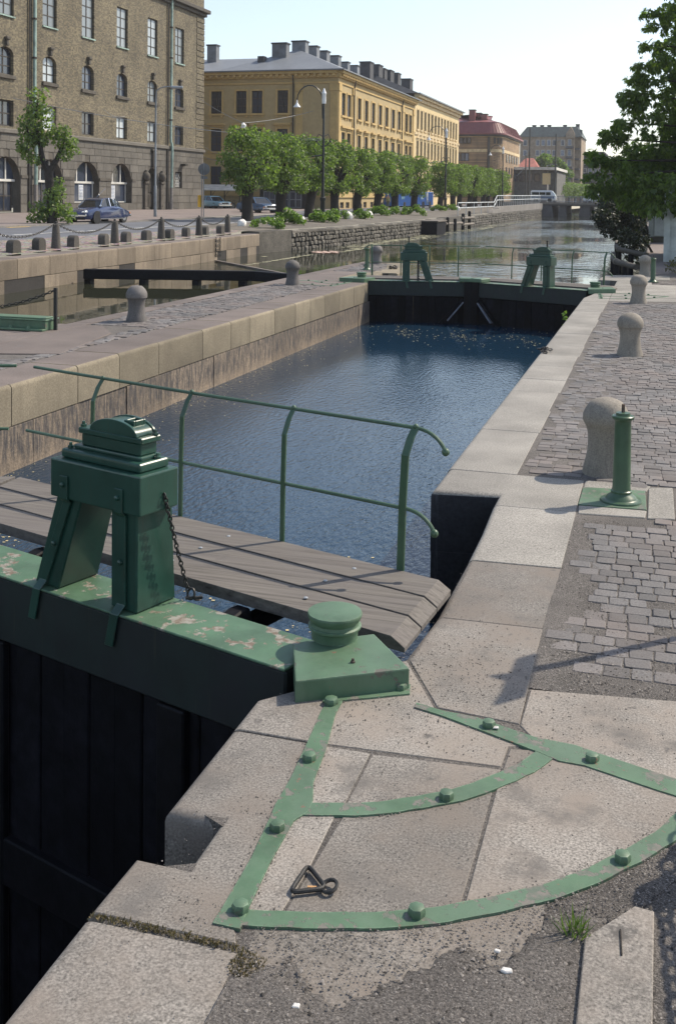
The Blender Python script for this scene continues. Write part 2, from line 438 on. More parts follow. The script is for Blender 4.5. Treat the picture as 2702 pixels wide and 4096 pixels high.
M['brick_pale'] = brickmat('pale_brown_brick', (.30,.20,.115), (.24,.165,.10), (.36,.245,.14), .3, .1)
M['ashlar'] = surf('grey_ashlar', (.122,.112,.096), fine=10, fine_amt=.14, large=.5, large_amt=.2, rnd=.16, rough=.9, bump=.35, bscale=14, bdist=.01, streak=((1.5,1.5,.25),.55,.25,(.075,.066,.055),.5))
M['darkstone'] = surf('dark_stone_trim', (.085,.075,.062), fine=10, fine_amt=.15, rnd=.1, rough=.9, bump=.2)
M['ochre'] = surf('ochre_plaster', (.43,.332,.175), fine=3, fine_amt=.05, large=.35, large_amt=.08, rnd=0, rough=.9, bump=.1, streak=((1,1,.15),.6,.2,(.33,.22,.085),.45))
M['ochre_trim'] = surf('ochre_trim', (.52,.37,.16), fine=4, fine_amt=.05, large_amt=.08, rnd=.05, rough=.9, bump=0)
M['cream'] = surf('cream_plaster', (.66,.52,.29), fine=3, fine_amt=.05, large=.35, large_amt=.07, rnd=0, rough=.9, bump=.1)
M['cream_trim'] = surf('cream_trim', (.60,.47,.28), fine=3, fine_amt=.05, rnd=.05, rough=.9, bump=0)
M['roofgrey'] = surf('grey_zinc_roof', (.19,.205,.225), fine=2, fine_amt=.05, large=.3, large_amt=.1, rnd=.06, rough=.55, bump=.1)
M['roofdark'] = surf('dark_slate_roof', (.055,.058,.065), fine=3, fine_amt=.08, rnd=.1, rough=.6, bump=.1)
M['roofred'] = surf('red_metal_roof', (.22,.075,.075), fine=2, fine_amt=.06, large=.3, large_amt=.15, rnd=.1, rough=.5, bump=.1)
M['roofgreen'] = surf('dark_green_roof', (.055,.075,.075), fine=2, fine_amt=.1, rnd=.1, rough=.6, bump=.1)
M['chimney'] = surf('chimney_sheet', (.16,.17,.185), fine=4, fine_amt=.08, rnd=.15, rough=.6, bump=0)
M['chimney_dark'] = surf('chimney_black', (.05,.05,.055), fine=4, fine_amt=.08, rnd=.15, rough=.7, bump=0)
M['beige'] = surf('beige_plaster', (.30,.235,.17), fine=1, fine_amt=.06, rnd=.05, rough=.9, bump=0)
M['greyblue'] = surf('dark_brown_blue_brick', (.085,.075,.085), fine=1, fine_amt=.1, rnd=.05, rough=.9, bump=0)
M['flatgrey'] = surf('grey_stucco', (.13,.125,.115), fine=1, fine_amt=.06, rnd=.05, rough=.9, bump=0)
M['frame_dark'] = surf('window_frame_dark', (.045,.038,.030), fine_amt=.05, rnd=.1, rough=.6, bump=0)
M['frame_white'] = surf('window_frame_white', (.55,.54,.50), fine_amt=.04, rnd=.05, rough=.6, bump=0)
M['verdigris'] = surf('verdigris_copper', (.26,.36,.32), fine=3, fine_amt=.12, rnd=.08, rough=.7, bump=0, spots=[(2,.6,(.10,.13,.11),.2)])
def glass(name, c, rough=.06, spec=.8):
    m = NT(name)
    m.l(m.mix(m.rnd(), tuple(x*.5 for x in c), tuple(x*1.5 for x in c)), m.b.inputs['Base Color'])
    m.b.inputs['Roughness'].default_value = rough; m.b.inputs['Specular IOR Level'].default_value = spec
    m.l(m.bump(m.noise(.9, 2, .5), .06, .05), m.b.inputs['Normal'])
    return m.m
M['glass'] = glass('window_glass', (.040,.050,.074))
M['glass_pale'] = glass('window_glass_sky_pale', (.34,.38,.40), .15, .6)  # pale base colour paints the reflected sky into the panes
M['glass_blue'] = glass('far_window_glass', (.10,.12,.16), .2, .6)  # lighter blue base stands in for sky mirrored in the panes
M['carglass'] = glass('car_glass', (.02,.024,.028), .03, .7)
def gloss(name, c, rough=.18, coat=.6):
    m = NT(name)
    m.b.inputs['Base Color'].default_value = c+(1,); m.b.inputs['Roughness'].default_value = rough; m.b.inputs['Coat Weight'].default_value = coat
    m.l(m.mix(m.ramp(m.noise(3,3,.5),[(.3,0),(.8,.4)]), c, tuple(x*.8+.02 for x in c)), m.b.inputs['Base Color'])
    return m.m
M['navy'] = gloss('navy_car_paint', (.012,.024,.085))
M['steelblue'] = gloss('steel_blue_car_paint', (.055,.13,.26))
M['lightblue'] = gloss('light_blue_car_paint', (.22,.42,.52))
M['vanwhite'] = gloss('van_white', (.62,.66,.70), .3)
M['tyre'] = surf('tyre_rubber', (.018,.018,.018), fine_amt=.1, rnd=0, rough=.8, bump=0)
M['lens'] = gloss('headlamp_lens', (.75,.76,.74), .08, 1)
M['amber'] = gloss('amber_lens', (.75,.25,.03), .2)
M['plate'] = surf('number_plate', (.55,.56,.50), fine_amt=.02, rnd=0, rough=.5, bump=0)
M['container'] = gloss('blue_container_paint', (.03,.13,.42), .45, 0)
M['yellowbox'] = surf('yellow_sheet_metal', (.72,.42,.03), fine_amt=.03, rnd=0, rough=.5, bump=0)
M['signgrey'] = surf('sign_back_grey', (.16,.165,.17), fine_amt=.04, rnd=0, rough=.5, bump=0)
M['shedroof'] = surf('pale_corrugated_roof', (.60,.58,.53), fine=3, fine_amt=.06, rnd=0, rough=.7, bump=0)
M['hutwhite'] = surf('white_painted_boards', (.46,.49,.47), fine=10, fine_amt=.05, rnd=.04, rough=.7, bump=.1)
M['blackpaint'] = surf('black_paint', (.012,.012,.012), fine_amt=.1, rnd=0, rough=.6, bump=0)
M['skin'] = surf('skin', (.42,.24,.17), fine_amt=.02, rnd=0, rough=.6, bump=0)
M['jacket'] = surf('olive_yellow_jacket', (.22,.22,.06), fine=12, fine_amt=.2, rnd=0, rough=.9, bump=0, spots=[(9,.5,(.45,.45,.12),.08)])
M['trousers'] = surf('olive_trousers', (.12,.12,.06), fine=12, fine_amt=.1, rnd=0, rough=.9, bump=0)
M['capwhite'] = surf('pale_cap', (.55,.55,.55), fine_amt=.02, rnd=0, rough=.9, bump=0)
M['poster_blue'] = surf('blue_poster', (.05,.10,.25), fine_amt=.03, rnd=0, rough=.5, bump=0)
M['poster_white'] = surf('white_poster', (.62,.64,.64), fine_amt=.03, rnd=0, rough=.5, bump=0)
M['redcloth'] = surf('red_roof_tile', (.38,.13,.10), fine=3, fine_amt=.1, rnd=.1, rough=.8, bump=0)

def water(name, base, scale, strength, dist, stretch=(1,1,1), rot=0, second=None, rough=.02, calm=None):
    m = NT(name)
    m.b.inputs['Base Color'].default_value = base+(1,)
    m.b.inputs['Roughness'].default_value = rough
    m.b.inputs['IOR'].default_value = 1.333
    n1 = m.noise(scale, 3, .55, m.pos(stretch, (0,0,rot)))
    cm = m.ramp(m.noise(calm[0], 3, .6, m.pos((1.6,.6,1))), [(.42,calm[1]),(.58,calm[2])]) if calm else None
    if calm and len(calm) > 3:
        sy = m.n('ShaderNodeSeparateXYZ'); m.l(m.geo.outputs['Position'], sy.inputs[0])
        mr = m.n('ShaderNodeMapRange'); mr.inputs[1].default_value, mr.inputs[2].default_value = calm[3]; mr.inputs[3].default_value = 1; mr.inputs[4].default_value = .22
        m.l(m.math('ADD', sy.outputs[1], m.math('MULTIPLY', m.noise(.5, 2), 4)), mr.inputs[0]); cm = m.math('MULTIPLY', cm, mr.outputs[0])
    nrm = m.bump(n1, strength, dist)
    if cm is not None: m.l(m.math('MULTIPLY', cm, strength), nrm.node.inputs['Strength'])
    if second:
        n2 = m.noise(second[0], 2, .5, m.pos(second[3], (0,0,rot+.6)))
        nrm = m.bump(n2, second[1], second[2], nrm)
        if cm is not None: m.l(m.math('MULTIPLY', cm, second[1]), nrm.node.inputs['Strength'])
    m.l(nrm, m.b.inputs['Normal'])
    return m.m
M['water_up'] = water('canal_water', (.026,.030,.020), 2.2, .9, .10, (.8,.8,1), .2, (.45,.7,.18,(1,.7,1)), calm=(.045,.06,1.0))
M['water_basin'] = water('basin_water', (.032,.035,.022), 2.0, .10, .02, (1,.6,1), .2)
M['water_ch'] = water('lock_water', (.009,.030,.058), 9, .85, .026, (1.8,.8,1), .75, (1.8,.28,.04,(1,.7,1)), calm=(.16,.62,1.0,(20,26)))
M['water_lo'] = water('lower_water', (.006,.008,.010), 3.0, .15, .02)

def leafmat(name, c, tr=.35, var=.35):
    m = NT(name)
    r = m.rnd()
    col = m.mix(r, tuple(x*(1-var) for x in c), tuple(min(1, x*(1+var)) for x in (c[0]*1.25, c[1]*1.1, c[2]*.8)))
    m.l(col, m.b.inputs['Base Color']); m.b.inputs['Roughness'].default_value = .5
    t = m.n('ShaderNodeBsdfTranslucent')
    m.l(m.mix(1, col, (1.7,1.9,.8), 'MULTIPLY'), t.inputs[0])
    mx = m.n('ShaderNodeMixShader'); mx.inputs[0].default_value = tr
    m.l(m.b.outputs[0], mx.inputs[1]); m.l(t.outputs[0], mx.inputs[2]); m.l(mx.outputs[0], m.out.inputs['Surface'])
    return m.m
M['leaf_lime'] = leafmat('linden_leaves', (.098,.156,.058), .44)
M['leaf_chestnut'] = leafmat('chestnut_leaves', (.092,.15,.047), .5)
M['leaf_dark'] = leafmat('dark_shrub_leaves', (.017,.028,.016), .15)
M['leaf_sucker'] = leafmat('sucker_leaves', (.10,.18,.04))
M['leaf_olive'] = leafmat('olive_shrub_leaves', (.075,.08,.025), .25)
M['leaf_far'] = leafmat('far_hedge_leaves', (.085,.15,.05))
M['bark'] = surf('dark_bark', (.035,.03,.026), fine=12, fine_amt=.3, rnd=.15, rough=.95, bump=.8, bscale=14, bdist=.03)
M['grass'] = leafmat('grass_blades', (.08,.14,.04), .3)
M['drygrass'] = leafmat('dry_moss', (.105,.092,.058), .15)
M['petal'] = leafmat('floating_petals', (.50,.46,.32), .1, .3)
M['scum'] = surf('pond_scum', (.32,.31,.20), fine=6, fine_amt=.2, rnd=.2, rough=.8, bump=0)
# ================================================================== SETTING
ZU, ZC, ZL = -0.75, -1.10, -4.6
def sheet(name, pts, mat, kind='structure', faces=None):
    mb = MB()
    if faces: mb.add(pts, faces)
    else: mb.poly(pts)
    o = mb.build(name, mat)
    return tag(o, kind=kind)

sheet('canal_water', [(-19,29.2,ZU),(14,29.2,ZU),(14,700,ZU),(-24,700,ZU),(-24,29.2,ZU)][0:0] or [(-10.2,37,ZU),(-4.75,30.2,ZU),(14,28.3,ZU),(14,700,ZU),(-24,700,ZU),(-24,40.2,ZU)], M['water_up'])
sheet('basin_water', [(-24,-10,ZU),(-10,-10,ZU),(-10,37,ZU),(-10.2,37,ZU),(-24,40.2,ZU)], M['water_basin'])
sheet('lock_water', [(-10,4.7,ZC),(-8.3,5.15,ZC),(-4.93,6.27,ZC),(-1.5,5.15,ZC),(-1,4.9,ZC),(-1,28.6,ZC),(-4.75,30.2,ZC),(-10,29.4,ZC)], M['water_ch'])
sheet('lower_water', [(-10,-20,ZL),(-1,-20,ZL),(-1,6.2,ZL),(-10,6.2,ZL)], M['water_lo'])
# far land and the ground out to the horizon
sheet('ground', [(-24,700,.2),(14,700,.2),(3000,700,.2),(3000,4500,.2),(-3000,4500,.2),(-3000,700,.2)], M['earth'])

def xl(y): return -19.1-.048*(y-30)                    # left quay edge
RUB = [(53.2,-20.25),(57,-19.75),(62,-19.1),(85,-18.65),(97,-18.95),(110,-19.2),(150,-19.4),(188,-19.6),(700,-24)]
def xr(y):
    if y <= RUB[0][0]: return xl(y)
    for (a, xa), (b, xb) in zip(RUB, RUB[1:]):
        if y <= b: return xa+(xb-xa)*(y-a)/(b-a)
    return RUB[-1][1]
def gz(x, y):
    """ground height on the left bank"""
    e = xr(y); d = e-x
    z0 = .3 if y < 53 else .4
    z1 = .60+.0028*max(0, min(y, 150)-60)
    t = max(0, min(1, d/4.2))
    return z0+(z1-z0)*t
def strip(name, y0, y1, xa, xb, mat, dz=0, n=24, m=3):
    vs = []; fs = []
    for i in range(n+1):
        y = y0+(y1-y0)*i/n
        a = xa(y) if callable(xa) else xa; b = xb(y) if callable(xb) else xb
        for j in range(m+1):
            x = a+(b-a)*j/m
            vs.append((x, y, gz(x, y)+dz))
    for i in range(n):
        for j in range(m):
            k = i*(m+1)+j
            fs.append((k, k+m+1, k+m+2, k+1))
    return sheet(name, vs, mat, faces=fs)
_cb = NT('cobbled_strip')
_v = _cb.vor(5.5, feature='DISTANCE_TO_EDGE'); _c = _cb.vor(5.5, out='Color')
_k = _cb.mix(_cb.ramp(_v, [(.03,0),(.09,1)]), (.09,.08,.07), _cb.mix(.35, (.26,.225,.20), _c, 'SOFT_LIGHT'))
_cb.l(_k, _cb.b.inputs['Base Color']); _cb.b.inputs['Roughness'].default_value = .85
_cb.l(_cb.bump(_cb.ramp(_v, [(0,0),(.15,1)]), .8, .02), _cb.b.inputs['Normal'])
M['cobble'] = _cb.m
strip('cobbled_quay_strip', -20, 53.2, lambda y: xl(y)-.75, -23.1, M['cobble'])
strip('earth_strip', 53.2, 700, lambda y: xr(y)-.45, -24.6, M['earth'], n=60)
strip('street', -20, 53.2, -23.1, -30.6, M['asphalt'])
strip('street', 53.2, 92, -24.6, -30.6, M['asphalt'])
strip('street', 92, 700, -24.6, -34.6, M['asphalt'], n=40)
strip('pavement', -20, 92, -30.6, -46.7, M['pavement'], .09)
strip('plaza', 92, 700, -34.6, -120, M['pavement'], .02)
mb = MB()
mb.box(-30.62,-30.45,-20,92,.45,.70)
tag(mb.build('kerb', M['concrete']), kind='structure')
mb = MB()
for y in (36.2,39.3,42.5,45.5): mb.box(-30.4,-30.2,y,y+1.9,.606,.61)
tag(mb.build('yellow_kerb_marking', M['lineyellow']), kind='structure')
mb = MB()
for y in range(26, 84, 6): mb.box(-25.15,-25.0,y,y+5.6,gz(-25,y)+.004,gz(-25,y)+.01)
tag(mb.build('white_edge_line', M['linewhite']), kind='structure')

# ------------------------------------------------------------------ stones
def slab_mesh(name, pts, z0, z1, mat, soft=(), r=.05, r2=.004, gap=.0022, inv=None, top=None, side=None):
    """flat stone: polygon pts (x,y); the top edges listed in soft are rounded by r, the rest by r2"""
    a = sum(pts[i][0]*pts[(i+1)%len(pts)][1]-pts[(i+1)%len(pts)][0]*pts[i][1] for i in range(len(pts)))
    n = len(pts)
    if a < 0:
        pts = pts[::-1]; soft = [(n-2-i) % n for i in soft]
    # shrink for the joint
    P = [Vector((p[0], p[1])) for p in pts]; Q = []
    for i in range(n):
        d0 = (P[i]-P[i-1]).normalized(); d1 = (P[(i+1)%n]-P[i]).normalized()
        n0 = Vector((-d0.y, d0.x)); n1 = Vector((-d1.y, d1.x))
        g0 = 0 if ((i-1) % n) in soft else gap
        g1 = 0 if i in soft else gap
        den = n0.x*n1.y-n0.y*n1.x
        if abs(den) < .05: Q.append(P[i]+n1*g1); continue
        c0 = n0.dot(P[i])+g0; c1 = n1.dot(P[i])+g1
        Q.append(Vector(((c0*n1.y-c1*n0.y)/den, (n0.x*c1-n1.x*c0)/den)))
    bm = bmesh.new()
    lo = [bm.verts.new((q.x, q.y, z0)) for q in Q]; hi = [bm.verts.new((q.x, q.y, z1)) for q in Q]
    bm.faces.new(hi); bm.faces.new(lo[::-1])
    for i in range(n): bm.faces.new((lo[i], lo[(i+1)%n], hi[(i+1)%n], hi[i]))
    bm.edges.ensure_lookup_table()
    es = [bm.edges.get((hi[i], hi[(i+1)%n])) for i in range(n)]
    big = [es[i] for i in soft]
    bm.normal_update()
    if big: bmesh.ops.bevel(bm, geom=big, offset=r, segments=4, affect='EDGES', profile=.5, clamp_overlap=True)
    bm.normal_update()
    if r2:
        small = [e for e in bm.edges if len(e.link_faces) == 2 and max(f.normal.z for f in e.link_faces) > .95 and min(f.normal.z for f in e.link_faces) < .15]
        if small: bmesh.ops.bevel(bm, geom=small, offset=r2, segments=1, affect='EDGES', clamp_overlap=True)
    bmesh.ops.recalc_face_normals(bm, faces=bm.faces)
    me = bpy.data.meshes.new(name)
    if inv is not None: bm.transform(inv)
    bm.to_mesh(me); bm.free()
    me.shade_smooth(); me.set_sharp_from_angle(angle=R(40))
    me.materials.append(mat)
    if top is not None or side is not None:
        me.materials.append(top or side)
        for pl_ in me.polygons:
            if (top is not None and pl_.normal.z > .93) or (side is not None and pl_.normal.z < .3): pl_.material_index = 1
    return me
def stone(name, pts, z0, z1, mat, parent, soft=(), **k):
    inv = Matrix.Translation(parent.location).inverted()
    return put(name, slab_mesh(name, pts, z0, z1, mat, soft, inv=inv, **k), parent)

# ------------------------------------------------------------------ right lock wall
rw = thing('lock_wall', 'granite lock wall with pale coping stones along the right side of the lock chamber', 'wall', (-1.2,5,0))
mb = MB()
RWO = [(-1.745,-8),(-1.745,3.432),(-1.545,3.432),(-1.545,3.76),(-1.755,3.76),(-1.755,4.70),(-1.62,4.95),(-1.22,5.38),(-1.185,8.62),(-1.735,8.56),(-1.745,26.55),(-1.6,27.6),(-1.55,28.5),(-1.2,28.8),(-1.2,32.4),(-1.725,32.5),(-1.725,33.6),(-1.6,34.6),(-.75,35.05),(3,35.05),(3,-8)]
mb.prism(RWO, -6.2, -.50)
mb.build('wall_body', M['blackstone'], rw)
mb = MB(); mb.prism([(-1.70,-8),(-1.70,3.4),(-1.5,3.5),(-1.5,3.7),(-1.70,3.8),(-1.70,4.66),(-1.5,5.0),(-1.14,5.45),(-1.14,8.7),(-1.69,8.65),(-1.69,26.5),(-1.5,28.5),(-1.15,28.9),(-1.15,32.3),(-1.6,32.6),(-1.6,33.5),(-1.5,34.5),(-.7,35.0),(-.56,35.0),(-.56,5.3),(-1.1,5.0),(-1.1,-8)], -.499, -.0045)
mb.prism([(-1.6,4.9),(-1.2,5.3),(-.56,4.9),(-.56,5.2),(2.2,5.5),(2.2,4.0),(.1,3.9),(-.3,3.2),(-1.15,3.0),(-1.15,3.15),(-1.35,3.2)], -.29, -.0042)
mb.build('joint_fill', M['dirt'], rw)
G, GF = M['granite'], M['granite_far']
CJ = [9.31,11.04,12.21,13.41,14.34,15.51,16.6,17.79,19.40,20.44,21.79,23.34,25.05,26.55]
for i in range(len(CJ)-1):
    e = -1.14+.012*math.sin(i*2.3)
    stone('coping_stone', [(-1.75,CJ[i]),(e,CJ[i]),(e,CJ[i+1]),(-1.75,CJ[i+1])], -.498, .002*math.sin(i*1.7), GF, rw, [3])
stone('coping_stone', [(-1.75,26.55),(-1.14,26.55),(-1.14,28.3),(-1.55,28.2),(-1.62,27.5)], -.498, 0, GF, rw, [3,4])
stone('coping_stone', [(-1.2,28.9),(-.6,28.9),(-.6,30.6),(-1.2,30.6)], -.498, 0, GF, rw, [3])
stone('coping_stone', [(-1.2,30.6),(-.6,30.6),(-.6,32.4),(-1.2,32.4)], -.498, 0, GF, rw, [3])
stone('coping_stone', [(-1.73,32.45),(-.6,32.45),(-.6,34.1),(-1.62,34.55),(-1.73,33.5)], -.498, 0, GF, rw, [2,3,4])
stone('coping_stone', [(-.6,33.2),(.3,33.3),(.3,35.0),(-.76,35.02),(-1.6,34.58),(-.6,34.12)], -.498, .003, GF, rw, [3])
# recess in front of the near gate
stone('coping_stone', [(-1.74,8.56),(-1.2,8.63),(-1.2,8.315),(-.57,8.335),(-.57,9.30),(-1.74,9.29)], -.498, .001, GF, rw, [0,1,5], side=M['blackstone'])
stone('coping_stone', [(-1.2,8.31),(-1.175,7.6),(-1.17,6.995),(-.562,7.03),(-.565,8.33)], -.498, .002, GF, rw, [0,1])
stone('coping_stone', [(-1.17,6.99),(-1.175,5.98),(-.572,6.005),(-.562,7.022)], -.498, -.002, G, rw, [0])
stone('coping_stone', [(-1.175,5.97),(-1.22,5.42),(-.95,4.9),(-.56,4.86),(-.572,5.997)], -.498, .001, G, rw, [0])
# the apron round the gate pivot and its anchor irons
PC = (-1.55, 5.11)
def arcp(r, a0, a1, n=10):
    return [(PC[0]+r*math.cos(a0+(a1-a0)*i/n), PC[1]+r*math.sin(a0+(a1-a0)*i/n)) for i in range(n+1)]
def ang(x, y): return math.atan2(y-PC[1], x-PC[0])
ap = thing('pivot_apron', 'granite slabs fitted together inside the green strap sector in front of the near gate', 'paving', (-1,4,0))
stone('slab', [(-1.788,4.408),(-1.788,3.740),(-1.56,3.745),(-1.56,3.452),(-1.768,3.455),(-1.776,3.125),(-1.24,3.125),(-1.30,3.25),(-1.39,4.40)], -.5, .001, G, rw, [0,1,2,3,4], r=.045)
stone('slab', [(-1.788,4.414),(-1.385,4.41),(-1.40,4.82),(-1.5,4.93),(-1.62,4.91),(-1.788,4.72)], -.5, .004, G, rw, [4,5], r=.045)
stone('slab', [(-1.776,3.095),(-1.215,3.10),(-1.21,2.95),(-1.178,2.9),(-1.19,2.78),(-1.2,1.6),(-1.776,1.6)], -.5, -.003, G, rw, [6], r=.045)
stone('slab', [(-1.776,1.59),(-1.2,1.59),(-1.2,-.4),(-1.776,-.4)], -.5, 0, G, rw, [3], r=.045)
RI, RO = 1.232, 1.877
A1 = ang(-1.135, 3.948); A2 = ang(-.59, 4.34)
stone('slab', [(-1.382,4.40),(-1.14,4.405)]+arcp(RI, A1, ang(-1.345,3.9), 4), -.3, .002, G, ap)
stone('slab', [(-1.135,4.405),(-.585,4.455)]+arcp(RI, A2, A1, 7), -.3, -.002, G, ap)
stone('slab', [(-.58,4.462),(-.575,4.63),(-.42,4.66)]+arcp(RI, ang(-.40,4.69), A2, 4), -.3, .001, G, ap)
stone('slab', [(-1.39,4.413),(-.588,4.466),(-.58,4.64),(-.46,4.70),(-.75,4.80),(-.95,4.88),(-1.2,5.36),(-1.47,4.95)], -.3, 0, G, ap)
B1 = ang(-1.16, 3.274); B2 = ang(-.588, 3.497)
stone('slab', arcp(RI, ang(-1.345,3.9), A1-.012, 3)+[(-1.142,3.557)]+arcp(RO, B1, ang(-1.305,3.25), 3), -.3, .001, G, ap)
stone('slab', arcp(RI, A1+.012, A2-.006, 7)+[(-.59,3.85)]+arcp(RO, B2-.003, B1+.003, 6), -.3, -.001, G, ap)
stone('slab', arcp(RI, A2+.006, ang(-.40,4.69), 5)+[(-.22,4.655),(.12,4.53)]+arcp(RO, ang(.245,4.48), B2+.003, 10), -.3, .002, G, ap)
stone('slab', arcp(RO, ang(-1.22,3.264), ang(-.32,3.69), 10)+[(-.30,3.35),(-.4,3.0),(-.7,2.8),(-1.17,2.8),(-1.17,2.95),(-1.205,3.1)], -.3, -.004, G, ap)
stone('slab', [(-.555,5.23),(.75,5.41),(.75,4.36),(.10,4.52),(-.24,4.66),(-.47,4.72),(-.56,4.85)], -.3, .001, G, ap)
stone('slab', [(.755,5.41),(2.2,5.6),(2.2,4.0),(.755,4.36)], -.3, .001, G, ap)
ks = thing('kerb_slab', 'raised long granite kerb slab at the bottom right beside setts', 'kerb', (-.07,3,0))
stone('slab', [(-.180,3.455),(-.03,3.665),(.036,3.655),(.030,1.2),(-.180,1.2)], -.3, .034, G, ks)
rg = MB()
rg.poly([(-1.15,-8,-.008),(12,-8,-.008),(60,-8,-.008),(60,33,-.008),(60,110,-.008),(60,700,-.008),(-3.5,700,-.008),(-3.0,120,-.008),(-.62,63,-.008),(-.55,36,-.008),(-.70,34.9,-.008),(-1.15,33.5,-.008),(-1.12,28.9,-.008),(-1.13,9.3,-.008),(-1.1,8.5,-.008),(-1.1,5.6,-.008),(-1.3,5.0,-.008),(-1.68,4.6,-.008),(-1.5,3.7,-.008),(-1.5,3.5,-.008),(-1.68,3.3,-.008),(-1.68,-8,-.008)])
tag(rg.build('quay_ground', M['dirt']), kind='structure')
qb = MB()
qb.box(-.60,-.1,35.05,63,-3,-.03); qb.poly([(-.6,63,-3),(-3.2,120,-3),(-3.2,120,-.03),(-.6,63,-.03)]); qb.poly([(-3.2,120,-3),(-3.5,700,-3),(-3.5,700,-.03),(-3.2,120,-.03)])
tag(qb.build('right_bank_wall', M['stained']), 'stained low bank wall under the shrubs beyond the lock', 'wall')
# pale slabs by the far right anchor
for i, pts in enumerate([[(-1.13,25.9),(.9,26.4),(.9,27.3),(-1.13,26.9)],[(-1.13,26.92),(.9,27.32),(.9,28.6),(-1.13,28.2)],[(-1.13,28.22),(.9,28.62),(.9,30.0),(-.58,29.9),(-.58,28.9),(-1.13,28.86)],[(-.58,29.92),(.9,30.02),(.9,31.4),(-.58,31.3)],[(-.58,31.32),(-.2,31.33),(-.2,33.15),(-.58,33.15)]]):
    stone('slab', pts, -.3, .002*(i%2), GF, rw)

# ------------------------------------------------------------------ island (left lock wall)
iw = thing('lock_wall', 'island lock wall with warm rounded coping stones over water-stained blocks, left of the chamber', 'wall', (-8,15,0))
IX, IL = -7.65, -10.3
mb = MB()
mb.prism([(-7.68,-8),(-7.68,4.7),(-7.9,5.0),(-8.2,5.4),(-8.2,8.6),(-7.68,8.7),(-7.68,27.8),(-7.72,28.4),(-7.8,29.3),(-8.2,29.6),(-8.2,32.3),(-7.75,32.5),(-7.75,33.6),(-8.3,36.6),(-9.0,37.9),(-10.0,38.1),(-10.27,37.6),(-10.27,-8)], -6.2, -.53)
mb.prism([(-7.72,-8),(-7.72,27.6),(-7.9,29.0),(-8.25,29.8),(-8.25,32.2),(-7.85,32.6),(-7.85,33.5),(-8.4,36.4),(-9.1,37.8),(-10.0,38.0),(-10.2,37.5),(-10.2,-8)], -.529, -.03)
mb.build('wall_body', M['joint'], iw)
LJ = [8.7,10.2,11.57,13.16,14.35,15.67,17.4,18.7,19.68,21.09,22.42,23.46,24.57,25.8,27.14,28.4]
GW = M['granite_warm']
for i in range(len(LJ)-1):
    stone('coping_stone', [(IX,LJ[i]),(IX,LJ[i+1]),(-8.42,LJ[i+1]),(-8.42,LJ[i])], -.52, .003*math.sin(i*2.1), GW, iw, [0], r=.06, gap=.009, r2=.010, top=M['granite_top'])
stone('coping_stone', [(IX,28.4),(-7.78,29.2),(-8.42,29.3),(-8.42,28.4)], -.52, 0, GW, iw, [0,1], r=.06, top=M['granite_top'])
for y0, y1 in ((29.7,31.0),(31.0,32.3)): stone('coping_stone', [(-8.2,y0),(-8.2,y1),(-8.9,y1),(-8.9,y0)], -.52, 0, GW, iw, [0])
for pts in ([(-7.75,32.4),(-7.75,33.6),(-8.0,35),(-8.7,34.8),(-8.6,32.4)],[(-8.0,35.02),(-8.3,36.6),(-9.0,37.9),(-9.3,37.2),(-8.7,34.82)],[(-9.0,37.92),(-10.0,38.1),(-10.3,37.6),(-9.9,37.0),(-9.32,37.2)]):
    stone('coping_stone', pts, -.52, 0, GW, iw, [0,1] if pts[0][0] < -7.9 or True else [0])
rr = rng(3)
y = 8.7; top = []
while y < 29.2:
    L = rr.uniform(.9, 1.9); y1 = min(y+L, 29.25)
    d = rr.uniform(0, .02)
    if y1 > 11:
        for z0, z1 in ((-1.75, -.528),):
            stone('wall_block', [(IX-.004-d,y),(IX-.004-d,y1),(IX-.4,y1),(IX-.4,y)], z0, z1+rr.uniform(-.006,0), M['stained'], iw, [0], r=.022, gap=.007)
    y = y1
y = -6.0
i = 0
while y < 37.2:                                       # coping on the basin side
    L = rr.uniform(1.1, 1.8); y1 = min(y+L, 37.4)
    if y1 > 14: stone('coping_stone', [(-9.9,y),(-9.9,y1),(IL,y1),(IL,y)], -.5, rr.uniform(-.003,.003), M['granite_top'], iw, [2], r=.04)
    y = y1
sheet('island_ground', [(-8.3,-8,-.014),(-8.3,29.6,-.014),(-8.5,32,-.014),(-8.0,33.5,-.014),(-8.4,36.4,-.014),(-9.1,37.6,-.014),(-9.9,37.8,-.014),(-9.9,-8,-.014)], M['dirt'])
for pts in ([(-8.43,27.2),(-8.43,28.9),(-9.88,28.9),(-9.88,27.2)],[(-8.43,28.92),(-8.43,29.6),(-8.92,29.65),(-8.92,31),(-9.88,31),(-9.88,28.92)],[(-8.92,31.02),(-8.92,32.4),(-9.88,32.4),(-9.88,31.02)],[(-8.45,14.0),(-8.9,16.4),(-9.5,17.2),(-9.88,17.2),(-9.88,13.5)]):
    stone('slab', pts, -.3, .002, M['granite_top'], iw)

